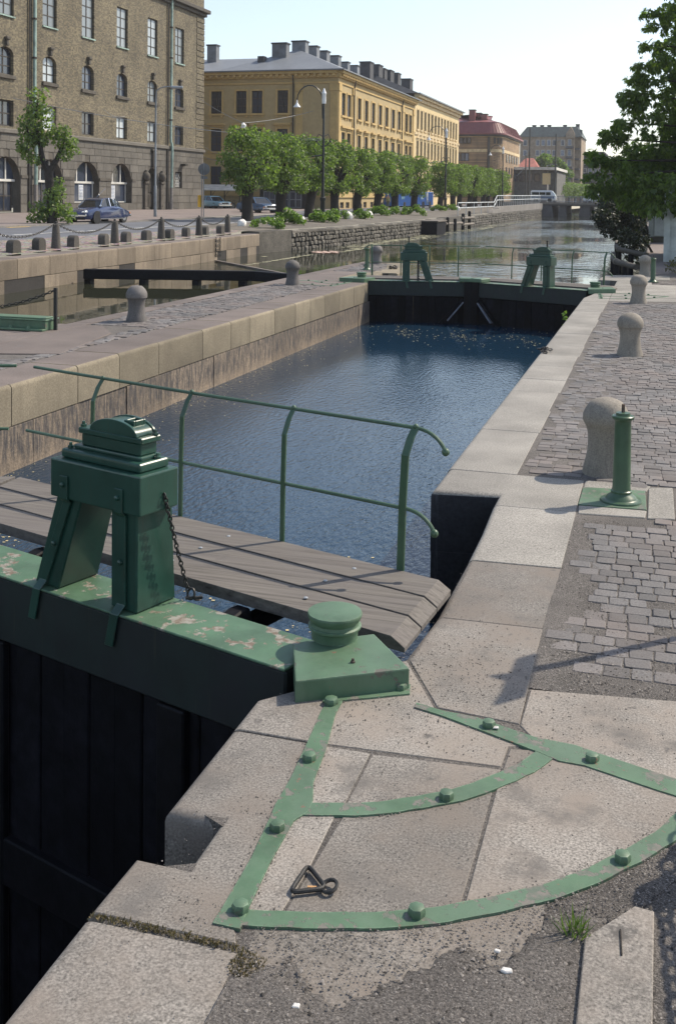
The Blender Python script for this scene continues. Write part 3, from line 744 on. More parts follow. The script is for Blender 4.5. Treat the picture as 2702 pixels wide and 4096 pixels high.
# ------------------------------------------------------------------ left quay wall
lq = thing('quay_wall', 'far left quay wall of two courses of warm granite blocks under the chain posts', 'wall', (-20,40,0))
mb = MB(); vs = []
mb.prism([(xl(-10)-.02,-10),(xl(53.2)-.02,53.2),(xl(53.2)-2,53.2),(xl(-10)-2,-10)], -2.5, .02)
mb.build('wall_body', M['joint'], lq)
y = 22.0; rr = rng(8)
while y < 53:
    L = rr.uniform(1.5, 2.3); y1 = min(y+L, 53.2)
    if 53.2-y1 < .8: y1 = 53.2
    a, b = xl(y), xl(y1)
    o = stone('coping_stone', [(a,y),(b,y1),(b-.8,y1),(a-.8,y)], -.33, .3+rr.uniform(-.004,.004), M['quaystone'], lq, [0], r=.07, r2=.012, gap=.012, top=M['granite_top'])
    y = y1
y = 22.6
while y < 53:
    L = rr.uniform(.9, 1.5); y1 = min(y+L, 53.2)
    a, b = xl(y), xl(y1); d = rr.uniform(.0,.03)
    stone('wall_block', [(a-d,y),(b-d,y1),(b-.5,y1),(a-.5,y)], -1.4, -.342+rr.uniform(-.004,.0), M['quaystone'], lq, [0], r=.03)
    y = y1
# end pier in concrete and the rubble wall beyond
ru = thing('rubble_wall', 'dry rubble stone canal wall under the row of pollarded trees', 'wall', (-19.2,80,0))
mb = MB()
ys = [57+(188-57)*i/40 for i in range(41)]
mb.loft([[(xr(y)-.06,y,-2),(xr(y)-.06,y,.26),(xr(y)-1.2,y,.26),(xr(y)-1.2,y,-2)] for y in ys])
mb.build('wall_core', M['mortar'], ru)
mb = MB(); mb.loft([[(xr(y)+.01,y,-2),(xr(y)+.01,y,.40),(xr(y)-1.0,y,.40),(xr(y)-1.0,y,-2)] for y in (53.22,54.5,57)])
mb.build('pier', M['rubble'], ru)
rr = rng(21); cells = []
for j, (z0, z1) in enumerate([(-.80,-.56),(-.56,-.30),(-.30,-.03),(-.03,.24)]):
    y = 57.0
    while y < 188:
        if 97.5 < y < 108.5: y = 108.5; continue
        L = rr.uniform(.28, .62)*(1 if y < 90 else 1.5)
        cells.append((y, y+L, z0+rr.uniform(-.03,.03), z1+rr.uniform(-.03,.03)))
        y += L
def rubble_stone(mb, y0, y1, z0, z1, q):
    g = .018
    y0 += g; y1 -= g; z0 += g; z1 -= g*.6
    x = xr((y0+y1)/2)+q.uniform(-.03,.05)
    j = lambda s: q.uniform(-s, s)
    c = [(y0+abs(j(.04)), z0+abs(j(.03))),((y0+y1)/2+j(.06), z0+j(.012)),(y1-abs(j(.04)), z0+abs(j(.03))),(y1+j(.01),(z0+z1)/2+j(.04)),(y1-abs(j(.05)), z1-abs(j(.04))),((y0+y1)/2+j(.06), z1+j(.012)),(y0+abs(j(.05)), z1-abs(j(.04))),(y0+j(.01),(z0+z1)/2+j(.04))]
    cy, cz = (y0+y1)/2, (z0+z1)/2
    b = [(x-.12, p[0], p[1]) for p in c]; m_ = [(x-.01+j(.01), p[0], p[1]) for p in c]
    t = [(x+.025+j(.012), cy+(p[0]-cy)*.75, cz+(p[1]-cz)*.72) for p in c]
    n = len(mb.v); mb.v += b+m_+t
    for k in range(8):
        k2 = (k+1) % 8
        mb.f.append((n+k, n+k2, n+8+k2, n+8+k)); mb.f.append((n+8+k, n+8+k2, n+16+k2, n+16+k))
    mb.f.append(tuple(n+16+k for k in range(8)))
cells.sort()
rest = MB()
for i, c in enumerate(cells):
    if i < 280:
        mb = MB(); rubble_stone(mb, *c, rng(i)); mb.build('wall_stone', M['rubble'], ru)
    else: rubble_stone(rest, *c, rng(i))
tag(rest.build('wall_stones', M['rubble'], ru), kind='stuff')
y = 57.0
while y < 188:
    L = rr.uniform(.9, 2.2); y1 = y+L
    if y < 97.5 or y > 108:
        a, b = xr(y), xr(y1)
        stone('cap_stone', [(a+.05,y),(b+.05,y1),(b-.5,y1),(a-.5,y)], .235, .40+rr.uniform(-.02,.015), M['rubble'], ru, [0], r=.05, r2=.02)
    y = y1
mb = MB(); mb.loft([[(xr(y)+.06,y,-2),(xr(y)+.06,y,.44),(xr(y)-.8,y,.44),(xr(y)-.8,y,-2)] for y in (97.5,102,108)])
mb.build('landing', M['rubble'], ru)
# concrete parapet toward the bridge
mb = MB(); mb.loft([[(xr(y)+.08,y,.41),(xr(y)+.08,y,z),(xr(y)-.35,y,z),(xr(y)-.35,y,.41)] for y, z in ((128,.45),(129,.95),(150,1.05),(188,1.3))])
mb.build('parapet', M['concrete'], ru)

# ------------------------------------------------------------------ pivot of setts: small shared meshes
def sett_variant(seed):
    q = rng(seed); bm = bmesh.new()
    j = lambda s: q.uniform(-s, s)
    h = .5
    base = [(-h,-h),(h,-h),(h,h),(-h,h)]
    def ringv(s, z, jj): return [bm.verts.new((x*s+j(jj), y*s+j(jj), z)) for x, y in [(-h,-h),(0,-h*1.04),(h,-h),(h*1.04,0),(h,h),(0,h*1.04),(-h,h),(-h*1.04,0)]]
    r0 = ringv(.97,-.05,.0); r1 = ringv(.985,-.007,.02); r2 = ringv(.92,-.001,.025)
    for v_ in r1+r2: v_.co.x += j(.012); v_.co.y += j(.012)
    for a, b in ((r0,r1),(r1,r2)):
        for k in range(8): bm.faces.new((a[k], a[(k+1)%8], b[(k+1)%8], b[k]))
    c = bm.verts.new((j(.1), j(.1), j(.0012)))
    for k in range(8): bm.faces.new((r2[k], r2[(k+1)%8], c))
    me = bpy.data.meshes.new('sett'); bm.to_mesh(me); bm.free(); me.materials.append(M['sett'])
    return me
SETT = [sett_variant(i) for i in range(10)]
SV = [(np.array([v.co[:] for v in m.vertices]), [tuple(p.vertices) for p in m.polygons]) for m in SETT]
def sett_cells(x0, x1, y0, y1, seed, excl=(), pitch=.122, edge0=None):
    q = rng(seed); out = []; y = y0
    while y < y1:
        p = pitch*q.uniform(.90, 1.10)
        x = x0-q.uniform(0, .12) if edge0 is None else edge0(y)-q.uniform(0,.03)
        while x < x1:
            L = q.uniform(.098, .158)
            cx, cy = x+L/2, y+p/2+.012*math.sin(x*3.1+y)
            if cx-L/2 > x0-.02 or edge0 is not None:
                if cx+L*.3 < x1 and not any(a < cx+L*.4 and cx-L*.4 < b and c < cy+p*.4 and cy-p*.4 < d for a, b, c, d in excl):
                    out.append((cx, cy, L-.006, p-.005, q.uniform(-.05,.05), q.uniform(-.006,.006), q.randrange(10)))
            x += L
        y += p
    return out
def lay_setts(root, cells, n_ind, key):
    cells.sort(key=key)
    for c in cells[:n_ind]:
        o = put('sett', SETT[c[6]], root, (c[0]-root.location.x, c[1]-root.location.y, c[5]-root.location.z), (0,0,c[4]), (c[2], c[3], 1))
    V = []; F4 = []; n = 0
    fs = []
    for c in cells[n_ind:]:
        v, f = SV[c[6]]
        ca, sa = math.cos(c[4]), math.sin(c[4])
        x = v[:,0]*c[2]; y = v[:,1]*c[3]
        V.append(np.stack([c[0]+x*ca-y*sa-root.location.x, c[1]+x*sa+y*ca-root.location.y, v[:,2]+c[5]], 1))
        fs += [tuple(i+n for i in t) for t in f]; n += len(v)
    if V:
        me = bpy.data.meshes.new('setts'); me.from_pydata(np.concatenate(V).tolist(), [], fs); me.materials.append(M['sett'])
        pass
        tag(put('setts', me, root), kind='stuff')
qp = bpy.data.objects.new('quay_paving', None); COL.objects.link(qp); tag(qp, kind='structure')
EX = [(-.60,-.02,8.26,9.20),(-.06,.17,8.34,9.32),(-.6,.0,8.2,8.55),(-1.15,.95,25.9,31.45),(-1.2,-.5,28,34),(-1.2,.35,32.4,36)]
cells = sett_cells(-1.11, 2.2, 9.40, 31.4, 5, EX)
cells += [c for c in sett_cells(-.2, 2.4, 31.4, 33.2, 6, EX)]
near = sett_cells(-.55, 2.2, 5.40, 9.40, 7, EX)
q = rng(9); kept = []
for c in near:
    # grit has crept over the setts beside the coping and towards the camera
    cover = (c[1] < 8.1 and c[0] < -.42+.07*math.sin(c[1]*5)-.12*max(0,(c[1]-7.4))) or (c[1] < 5.3+.13*c[0]+.22)
    if cover: continue
    sink = -.003+max(0, (7.0-c[1])*.0022)+(.001 if c[0] < -.1 else 0)
    if c[1] < 6.6 and q.random() < .10: continue
    kept.append(c[:2]+(c[2]-.002,c[3]-.001)+c[4:5]+(c[5]*.5-sink,)+c[6:])
cells += kept
corner = sett_cells(.045, 1.5, 1.2, 3.62, 11)
cells += corner
lay_setts(qp, cells, 290, lambda c: c[1]+abs(c[0]+.2)*1.5)
ip = bpy.data.objects.new('island_paving', None); COL.objects.link(ip); tag(ip, kind='structure')
cells = sett_cells(-9.89, -8.43, 8.5, 36.6, 15, [(-9.95,-8.4,27.15,32.45),(-9.95,-8.8,13.3,17.3),(-8.9,-8.0,29.5,33)], pitch=.135)
cells = [c for c in cells if not (c[1] > 34.5 and c[0] > -8.9+.0*(c[1]-34))]
lay_setts(ip, cells, 200, lambda c: c[1])

gb = MB(); NXg, NYg = 60, 70
q = rng(44); vsg = []
for i in range(NXg+1):
    for j in range(NYg+1):
        x = -.575+2.9*i/NXg; y = 5.25+3.05*j/NYg
        base_z = -.0075+.003*math.sin(x*9+y*2)*math.sin(y*5-x*3)+.006*max(0,min(1,(-.25-x)*4))-.004*max(0,(y-7.3))
        vsg.append((x, max(y, 5.24+.13*x+.06), base_z+q.uniform(-.0012,.0012)))
gb.add(vsg, [(i*(NYg+1)+j, (i+1)*(NYg+1)+j, (i+1)*(NYg+1)+j+1, i*(NYg+1)+j+1) for i in range(NXg) for j in range(NYg)])
tag(gb.build('grit_bed', M['dirt'], smooth=True), kind='stuff')
# gravel: grit that lies over the slabs and between the setts near the camera
def gravel(name, n, inside, box, zf, seed, smin, smax):
    q = np.random.default_rng(seed); V = []; F = []; k = 0
    tet = np.array([(0,0,.55),(-.6,-.4,0),(.6,-.35,.05),(.1,.65,0),(-.1,.1,-.4)])
    tf = [(0,1,2),(0,2,3),(0,3,1)]
    c = 0
    while c < n:
        x = q.uniform(box[0], box[1]); y = q.uniform(box[2], box[3])
        if not inside(x, y, q): continue
        s = smin+(smax-smin)*q.random()**2
        a = q.uniform(0, 6.28); ca, sa = math.cos(a), math.sin(a)
        v = tet[:4]*s*q.uniform(.7,1.3,(4,3))
        V.append(np.stack([x+v[:,0]*ca-v[:,1]*sa, y+v[:,0]*sa+v[:,1]*ca, zf(x,y)+v[:,2]], 1))
        F += [tuple(i+k for i in t) for t in tf]; k += 4; c += 1
    o = put(name, np_mesh(name, np.concatenate(V), np.array(F), M['pebble']))
    return tag(o, kind='stuff')
# the dirt patch over the near slabs: an irregular low mound
def gz_n(x, y):
    lim = [(-1.21,3.0),(-1.06,3.10),(-.98,3.06),(-.95,2.98),(-.86,2.99),(-.717,3.16),(-.63,3.24),(-.594,3.34),(-.541,3.335),(-.468,3.30),(-.40,3.345),(-.36,3.45),(-.30,3.60),(-.2,3.62),(-.1,3.62),(.0,3.72),(.5,4.0),(1.5,4.5)]
    if x < lim[0][0]: return -9
    for (a, ya), (b, yb) in zip(lim, lim[1:]):
        if x <= b: return ya+(yb-ya)*(x-a)/(b-a)
    return 4.5
vs = []; fs = []; q = rng(4); NX, NY = 130, 110
idx = {}
for i in range(NX+1):
    for j in range(NY+1):
        x = -1.20+2.4*i/NX; y = 1.4+2.8*j/NY
        d = gz_n(x, y)-y+.035*math.sin(x*37+y*11)*math.sin(y*29+x*7)
        if d > -.02:
            idx[(i,j)] = len(vs); vs.append((x, y, min(.014, -.004+d*.22)+q.uniform(-.0025,.0025)))
for (i, j), k in idx.items():
    t = [(i,j),(i+1,j),(i+1,j+1),(i,j+1)]
    if all(p in idx for p in t): fs.append(tuple(idx[p] for p in t))
me = bpy.data.meshes.new('gravel_bed'); me.from_pydata(vs, [], fs); me.shade_smooth(); me.materials.append(M['dirt'])
tag(put('gravel_bed', me), kind='stuff')
gravel('gravel', 15000, lambda x, y, q: y < gz_n(x, y)+.05*q.normal() and not (-.19 < x < .03 and y < 3.5), (-1.2,.9,2.0,4.2), lambda x, y: .012 if y < gz_n(x, y) else .002, 1, .003, .014)
gravel('gravel', 2600, lambda x, y, q: math.hypot(x-PC[0], y-PC[1]) > 1.93 and y > gz_n(x,y) and q.random() < .75*math.exp(-(math.hypot(x-PC[0],y-PC[1])-1.93)*3.2), (-1.2,.6,3.0,4.4), lambda x, y: .003, 2, .003, .009)
gravel('gravel', 1500, lambda x, y, q: q.random() < math.exp(-((x+.95)**2+(y-5.15)**2)*3), (-1.5,-.1,4.5,6.2), lambda x, y: .002, 3, .003, .009)
gravel('gravel', 2600, lambda x, y, q: q.random() < .35+.65*(math.sin(x*7+y*3)*math.sin(y*8-x*2) > .1), (-1.7,.5,2.6,5.3), lambda x, y: .002, 4, .002, .007)
gravel('gravel', 900, lambda x, y, q: True, (-1.17,-.58,5.2,8.2), lambda x, y: .002, 5, .002, .007)
gravel('gravel', 6500, lambda x, y, q: (x < -.25+.1*math.sin(y*5)) or y < 6.3 or q.random() < .25, (-.56,.7,5.25,8.2), lambda x, y: -.003, 6, .003, .012)
gravel('gravel', 2200, lambda x, y, q: abs(abs(math.hypot(x-PC[0],y-PC[1])-1.877)-.045) < .03*q.random() or abs(abs(math.hypot(x-PC[0],y-PC[1])-1.232)-.05) < .03*q.random() or abs(x+1.45-.09*(4.8-y)*.75) < .02 or abs(x+1.33-.09*(4.8-y)*.5) < .015, (-1.55,.3,3.1,4.9), lambda x, y: .003, 7, .002, .007)
# ================================================================== LOCK GATES
def gate_leaf(P0, P1, label, frame_mirror, upstream=True, near=True, rack=False, end_cut=None, zwl=-1.1, rails=True):
    """one mitre gate leaf: P0 pivot, P1 apex; everything on it turns together"""
    P0 = Vector((P0[0], P0[1], 0)); P1 = Vector((P1[0], P1[1], 0))
    U = (P1-P0).normalized(); LEN = (P1-P0).length
    V = Vector((-U.y, U.x, 0))
    if V.y < 0: V = -V
    root = thing('lock_gate', label, 'lock gate', P0, 0)
    def p(u, v, z): return P0+U*u+V*v+Vector((0,0,z))
    def bx(mb, u0, u1, v0, v1, z0, z1): return mb.obox(p(u0,v0,z0), U*(u1-u0), V*(v1-v0), Vector((0,0,z1-z0)))
    right = U.x < 0
    wm = M['walk_r'] if right else M['walk_l']
    # beam
    mb = MB(); bx(mb, .12, LEN-.02, -.195, .16, -.36, .035); mb.build('top_beam', M['beam_side'], root, bevel=.012)
    mb = MB(); bx(mb, .12, LEN-.02, -.205, .168, .036, .050); mb.build('beam_cover', M['green_peel'], root, bevel=.004)
    # planking below
    n = 15 if near else 14
    for i in range(n):
        u0 = .10+(LEN-.35)*i/n; u1 = .10+(LEN-.35)*(i+1)/n-.0015
        mb = MB(); bx(mb, u0, u1, -.13-.012*(i % 2), .05, -5.6, -.37); mb.build('plank', M['tar'], root, bevel=.008)
    # mitre post with its block and the two braces
    mb = MB(); bx(mb, LEN-.27, LEN-.004, -.26, .12, -5.6, .055); mb.build('mitre_post', M['tar_black'], root, bevel=.012)
    if not near:
        mb = MB(); bx(mb, LEN-.40, LEN-.006, -.28, .20, .056, .16); mb.build('mitre_cap', M['green'], root, bevel=.015)
        mb = MB(); mb.beam(p(LEN-.30,-.20,-.42), p(LEN-1.15,-.20,-1.35), .07, .15, V); mb.build('brace', M['tar'], root, bevel=.01)
        mb = MB(); mb.beam(p(LEN-.29,-.235,-.50), p(LEN-.72,-.235,-1.02), .03, .15, V); mb.build('brace', M['pale_brace'], root, bevel=.006)
    else:
        mb = MB(); bx(mb, .8, 1.0, -.20, -.14, -5.4, -.37); bx(mb, 2.3, 2.5, -.20, -.14, -5.4, -.37); mb.build('strap', M['tar_black'], root, bevel=.01)
    mb = MB(); bx(mb, .1, LEN-.28, -.19, .1, -1.9, -1.6); mb.build('middle_rail', M['tar_black'], root, bevel=.01)
    # walkway boards, cut along the quay at one end and along the mitre at the other
    def clip(u_of_v0, u_of_v1):
        return u_of_v0, u_of_v1
    def uend(v):                      # pivot end: parallel to the quay
        return (-.197+(v-.43)*.235) if near else (-.20+(v-.43)*.2)
    def umit(v):                      # mitre end
        return LEN-.015+v*abs(U.y)/abs(U.x)
    bw = [(.405,.685),(.697,.975),(.987,1.265)]
    for k, (v0, v1) in enumerate(bw):
        dz = .004*(k-1)
        mb = MB()
        zt, zb = .08+dz, .005
        ch = .085
        a0, a1, b0, b1 = uend(v0), uend(v1), umit(v0), umit(v1)
        low = [p(a0,v0,zb), p(b0,v0,zb), p(b1,v1,zb), p(a1,v1,zb)]
        hi = [p(a0+ch,v0,zt), p(b0,v0,zt), p(b1,v1,zt), p(a1+ch,v1,zt)]
        md = [p(a0,v0,zt-.045), p(b0,v0,zt-.002), p(b1,v1,zt-.002), p(a1,v1,zt-.045)]
        mb.loft([low, md, hi]); mb.build('walkway_board', wm, root, bevel=.006)
    mb = MB(); bx(mb, .1, LEN-.02, .78, .84, -.075, .003); bx(mb, .12, LEN-.02, 1.2, 1.25, -.075, .003); mb.build('walkway_bearer', M['tar_black'], root)
    for u in (.9, 2.62):
        mb = MB()
        mb.loft([[p(u+du,v,z) for du, v, z in ((-.05,vv,zz),(.05,vv,zz),(.05,vv+.03,zz-.09),(-.05,vv+.03,zz-.09))] for vv, zz in ((.15,-.06),(.24,-.02),(.34,-.0),(.42,-.005))])
        bx(mb, u-.05, u+.05, .16, 1.24, -.17, -.078)
        mb.build('bracket', M['tar_black'], root, bevel=.01)
    if near:
        for (u, v) in ((.55,.55),(.62,.84),(.60,1.12),(1.6,.55),(1.62,.84),(1.63,1.13),(2.6,.55),(2.62,.85),(2.61,1.13)):
            mb = MB(); mb.lathe([(0,.014),(.004,.013),(.007,.006)], p(u,v,.083), 8); mb.build('bolt', M['galv'], root, smooth=True)
    # railing
    if rails:
        us = [.363, 1.292, 2.221, 3.15]
        k_ = LEN/3.58
        for i, u in enumerate(us):
            u *= k_
            prof = [(1.272,-.06),(1.276,.50),(1.285,.80),(1.335,.90),(1.385,.958)]
            sgn = -.03 if i == 0 else 0
            mb = MB()
            wd = .026 if i in (0,) else .018
            mb.loft([[p(u-wd+sgn*t, v-.008, z), p(u+wd+sgn*t, v-.008, z), p(u+wd+sgn*t, v+.008, z), p(u-wd+sgn*t, v+.008, z)] for t, (v, z) in zip((0,.3,.6,.8,1), prof)])
            mb.ball(p(u+sgn,1.385,.962), .02, 8, 5)
            mb.build('rail_post', M['green_rail'], root, bevel=.003)
        for z, v, lead in ((.955,1.388,.235),(.47,1.282,.225)):
            e = (LEN-.03+v*abs(U.y)/abs(U.x))-.05
            path = [p(e,v,z+(.012 if z > .9 else 0)), p(2.2*k_,v,z), p(.363*k_-.03,v,z)]
            st = .363*k_-.03
            for t in range(1, 8):
                a = t/7*R(72)
                path.append(p(st-lead*math.sin(a)*.95, v, z-lead*(1-math.cos(a))*.75))
            mb = MB(); mb.tube(path, .0125 if near else .014, 8)
            mb.ball(path[-1], .026, 8, 6)
            mb.build('handrail', M['green_rail'], root, smooth=True)
    # paddle stand: two raking legs, head timber, cast plate and gear housing
    def fu(u): return (3.262-u) if frame_mirror else u      # mirrored about the stand's middle
    D = M['green_dark']
    def leg(ub0, ub1, ut0, ut1, vf=-.146, vb=.166, mat=D):
        mb = MB()
        a = sorted((fu(ub0), fu(ub1))); b = sorted((fu(ut0), fu(ut1)))
        lo = [p(a[0],vf,.052), p(a[1],vf,.052), p(a[1],vb,.052), p(a[0],vb,.052)]
        hi = [p(b[0],vf,.612), p(b[1],vf,.612), p(b[1],vb-.03,.612), p(b[0],vb-.03,.612)]
        mb.loft([lo, hi]); return mb
    leg(1.204,1.41,1.203,1.412).build('stand_leg', D, root, bevel=.008)
    leg(1.85,2.06,1.655,1.865).build('stand_leg', D, root, bevel=.008)
    mb = MB()
    a = sorted((fu(1.15), fu(1.885)))
    bx(mb, a[0], a[1], -.178, .125, .613, .838); mb.build('stand_head', D, root, bevel=.010, seg=2)
    for (ub, ut) in ((1.31,1.31),(1.965,1.76)):
        mb = MB()
        w_ = .032
        mb.loft([[p(fu(ub+.045)-w_,-.217,-.14),p(fu(ub+.045)+w_,-.217,-.14),p(fu(ub+.045)+w_,-.207,-.14),p(fu(ub+.045)-w_,-.207,-.14)],
                 [p(fu(ub)-w_,-.217,.05),p(fu(ub)+w_,-.217,.05),p(fu(ub)+w_,-.207,.05),p(fu(ub)-w_,-.207,.05)],
                 [p(fu(ub)-w_,-.166,.09),p(fu(ub)+w_,-.166,.09),p(fu(ub)+w_,-.150,.09),p(fu(ub)-w_,-.150,.09)],
                 [p(fu(ut)-w_,-.166,.59),p(fu(ut)+w_,-.166,.59),p(fu(ut)+w_,-.150,.59),p(fu(ut)-w_,-.150,.59)],
                 [p(fu(ut)-w_,-.192,.615),p(fu(ut)+w_,-.192,.615),p(fu(ut)+w_,-.180,.615),p(fu(ut)-w_,-.180,.615)],
                 [p(fu(ut)-w_,-.192,.75),p(fu(ut)+w_,-.192,.75),p(fu(ut)+w_,-.180,.75),p(fu(ut)-w_,-.180,.75)]])
        s_ = mb.build('iron_strap', D, root, bevel=.003)
        for u, v, z in ((ut,-.194,.70),(ut*.5+ub*.5,-.168,.33)):
            mb = MB()
            mb.lathe([(0,.016),(.012,.015),(.018,.006)], (0,0,0), 8)
            nn = len(mb.v)
            q0 = p(fu(u), v, z)
            for i in range(nn-24, nn):
                x, y_, z_ = mb.v[i]; mb.v[i] = tuple(q0+U*x+Vector((0,0,1))*y_-V*z_)
            mb.build('strap_bolt', D, s_, smooth=True)
    a = sorted((fu(1.195), fu(1.845)))
    mb = MB(); bx(mb, a[0], a[1], -.135, .10, .839, .892); gp = mb.build('cast_plate', D, root, bevel=.018, seg=3)
    a = sorted((fu(1.235), fu(1.79)))
    mb = MB(); bx(mb, a[0], a[1], -.085, .075, .8925, .915); mb.build('plate_foot', D, gp, bevel=.008, seg=2)
    a = sorted((fu(1.255), fu(1.74)))
    mb = MB(); bx(mb, a[0], a[1], -.07, .06, .9155, .985)
    a = sorted((fu(1.235), fu(1.755)))
    bx(mb, a[0], a[1], -.085, .072, .9855, 1.02); mb.build('gear_bed', D, root, bevel=.006)
    uc = (fu(1.27)+fu(1.66))/2
    arc = [(.185*math.cos(PI*i/16), .074*math.sin(PI*i/16)) for i in range(17)]
    mb = MB(); mb.loft([[p(uc+x,v,1.021+z) for x, z in arc] for v in (-.062,.055)])
    gh = mb.build('gear_housing', D, root, bevel=.004, smooth=True)
    arc2 = [(.193*math.cos(PI*i/16), .081*math.sin(PI*i/16)) for i in range(17)]
    mb = MB(); mb.loft([[p(uc+x,v,1.021+z) for x, z in arc2] for v in (-.085,-.063)]); mb.loft([[p(uc+x,v,1.021+z) for x, z in arc2] for v in (.056,.074)])
    mb.build('housing_rim', D, gh, bevel=.003, smooth=True)
    # small hollow socket box on the housing's shoulder
    s = -1 if not frame_mirror else 1
    mb = MB()
    b0 = uc+s*.055; b1 = uc+s*.135
    u0, u1 = min(b0,b1), max(b0,b1)
    for (x0,x1,v0,v1) in ((u0,u1,-.05,-.035),(u0,u1,.03,.045),(u0,u0+.014,-.035,.03),(u1-.014,u1,-.035,.03)): bx(mb, x0, x1, v0, v1, 1.03, 1.102)
    bx(mb, u0+.014, u1-.014, -.035, .03, 1.03, 1.08)
    mb.build('socket_box', D, gh, bevel=.003)
    for u, v, z in ((fu(1.222),.03,.893),(fu(1.81),-.09,.893),(fu(1.25),.04,1.021),(fu(1.745),-.05,1.021)):
        mb = MB(); q0 = p(u,v,z); mb.lathe([(0,.02),(.012,.02),(.013,.011),(.03,.010)], q0, 6); mb.build('gear_bolt', M['green_dark'], root)
    if not near:
        mb = MB(); mb.lathe([(0,.02),(.16,.02),(.17,.03),(.2,.03),(.21,.012)], p(uc+s*.095, 0, 1.07), 8); mb.build('spindle', M['iron'], root, smooth=True)
    if rack:
        mb = MB(); bx(mb, fu(1.63)-.02, fu(1.63)+.02, -.03, .03, -.4, .61)
        for i in range(12): bx(mb, fu(1.63)+.02, fu(1.63)+.05, -.03, .03, .06+i*.046, .085+i*.046)
        mb.build('paddle_rack', M['iron'], root)
    return root, p

gA, pA = gate_leaf((-1.55,5.11), (-4.93,6.226), 'near right lock gate leaf with plank walkway, green railing and large green paddle stand', False)
gB, pB = gate_leaf((-8.31,5.11), (-4.945,6.226), 'near left lock gate leaf with only its walkway end and rail tips in view', False)
gC, pC = gate_leaf((-1.58,28.15), (-4.895,29.55), 'far right lock gate leaf with dark planking, green railing and leaning paddle stand', False, near=False)
gD, pD = gate_leaf((-8.0,28.85), (-4.905,29.55), 'far left lock gate leaf with splayed paddle stand and black toothed rack', False, near=False, rack=True)

# chain hanging from the near stand's head down to the beam
def link_mesh(name, mat, L=.036, W=.022, r=.0045, n=10, m=5):
    mb = MB(); mb.ring((0,0,0), (0,0,1), (1,0,0), L/2+r*.2, W/2, r, n, m); return mb.mesh(name, mat, smooth=True, recalc=False)
LNK = link_mesh('link', M['iron'])
def chain_thing(label, pts, pitch, mesh, group=None, link_scale=1):
    root = thing('chain', label, 'chain', pts[0], 0, group)
    P = [Vector(q) for q in pts]; d = [0]
    for a, b in zip(P, P[1:]): d.append(d[-1]+(b-a).length)
    n = int(d[-1]/pitch)
    for i in range(n):
        t = (i+.5)*pitch; k = max(j for j in range(len(d)-1) if d[j] <= t)
        f = (t-d[k])/max(d[k+1]-d[k], 1e-6); c = P[k].lerp(P[k+1], f); tg = (P[k+1]-P[k]).normalized()
        qd = tg.to_track_quat('Z', 'Y'); qd = qd @ Matrix.Rotation(PI/2*(i % 2)+.25, 3, 'Z').to_quaternion()
        o = put('link', mesh, root, c-P[0]); o.rotation_mode = 'QUATERNION'; o.rotation_quaternion = qd; o.scale = (link_scale,)*3
    return root
ct = pA(1.138, .0, .71); cb = pA(1.125, .195, .085)
pts = [ct]+[ct.lerp(cb, t)+Vector((0,0,-.02*math.sin(PI*t))) for t in (.2,.4,.6,.8)]+[cb]
chain_thing('thin black chain hanging down the side of the near green paddle stand', pts, .029, LNK)
sh = thing('shackle', 'small black shackle hook at the foot of the hanging chain', 'shackle', pA(1.11,.2,.055))
mb = MB(); mb.ring(pA(1.115,.2,.085), (1,0,0), (0,.3,1), .022, .03, .008, 12, 6); mb.build('bow', M['iron'], sh, smooth=True)
mb = MB(); mb.beam(pA(1.13,.17,.065), pA(1.06,.24,.065), .016, .016); mb.lathe([(0,.025),(.006,.025)], pA(1.08,.22,.052), 8); mb.build('pin', M['iron'], sh, bevel=.002)

# ------------------------------------------------------------------ pivot covers
def pivot_cover(label, pts, drum, notch=True, z0=0, base=True):
    root = thing('pivot_cover', label, 'gate pivot', (drum[0], drum[1], z0))
    mb = MB(); mb.prism(pts, z0-.02, z0+.108); mb.build('cover_box', M['green'], root, bevel=.008, seg=2)
    c = (drum[0], drum[1], z0)
    mb = MB(); mb.lathe([(.109,.120),(.150,.120),(.160,.126),(.166,.137),(.176,.138),(.182,.127),(.196,.124),(.214,.136),(.228,.141),(.236,.142),(.243,.139),(.245,.130),(.246,.01)], c, 40)
    mb.build('drum', M['green'], root, smooth=True)
    ct = [sum(q[0] for q in pts)/len(pts), sum(q[1] for q in pts)/len(pts)]
    mb = MB(); mb.lathe([(0,.012),(.008,.012),(.010,.007),(.02,.007)], (ct[0]*.6+pts[2][0]*.25+pts[1][0]*.15, ct[1]*.6+pts[2][1]*.25+pts[1][1]*.15, z0+.108), 6); mb.build('cover_bolt', M['rustiron'], root)
    return root
pivot_cover('big green pivot cover with round drum at the end of the near gate beam', [(-1.743,5.127),(-1.595,4.73),(-1.114,5.035),(-1.385,5.382)], (-1.567,5.275))
pivot_cover('green pivot cover with small drum at the right end of the far gate', [(-1.75,28.3),(-1.70,27.75),(-1.05,28.1),(-1.2,28.75)], (-1.58,28.45))
pivot_cover('green pivot cover with small drum at the left end of the far gate', [(-7.6,29.1),(-7.75,28.5),(-8.5,28.6),(-8.3,29.3)], (-7.98,29.05))

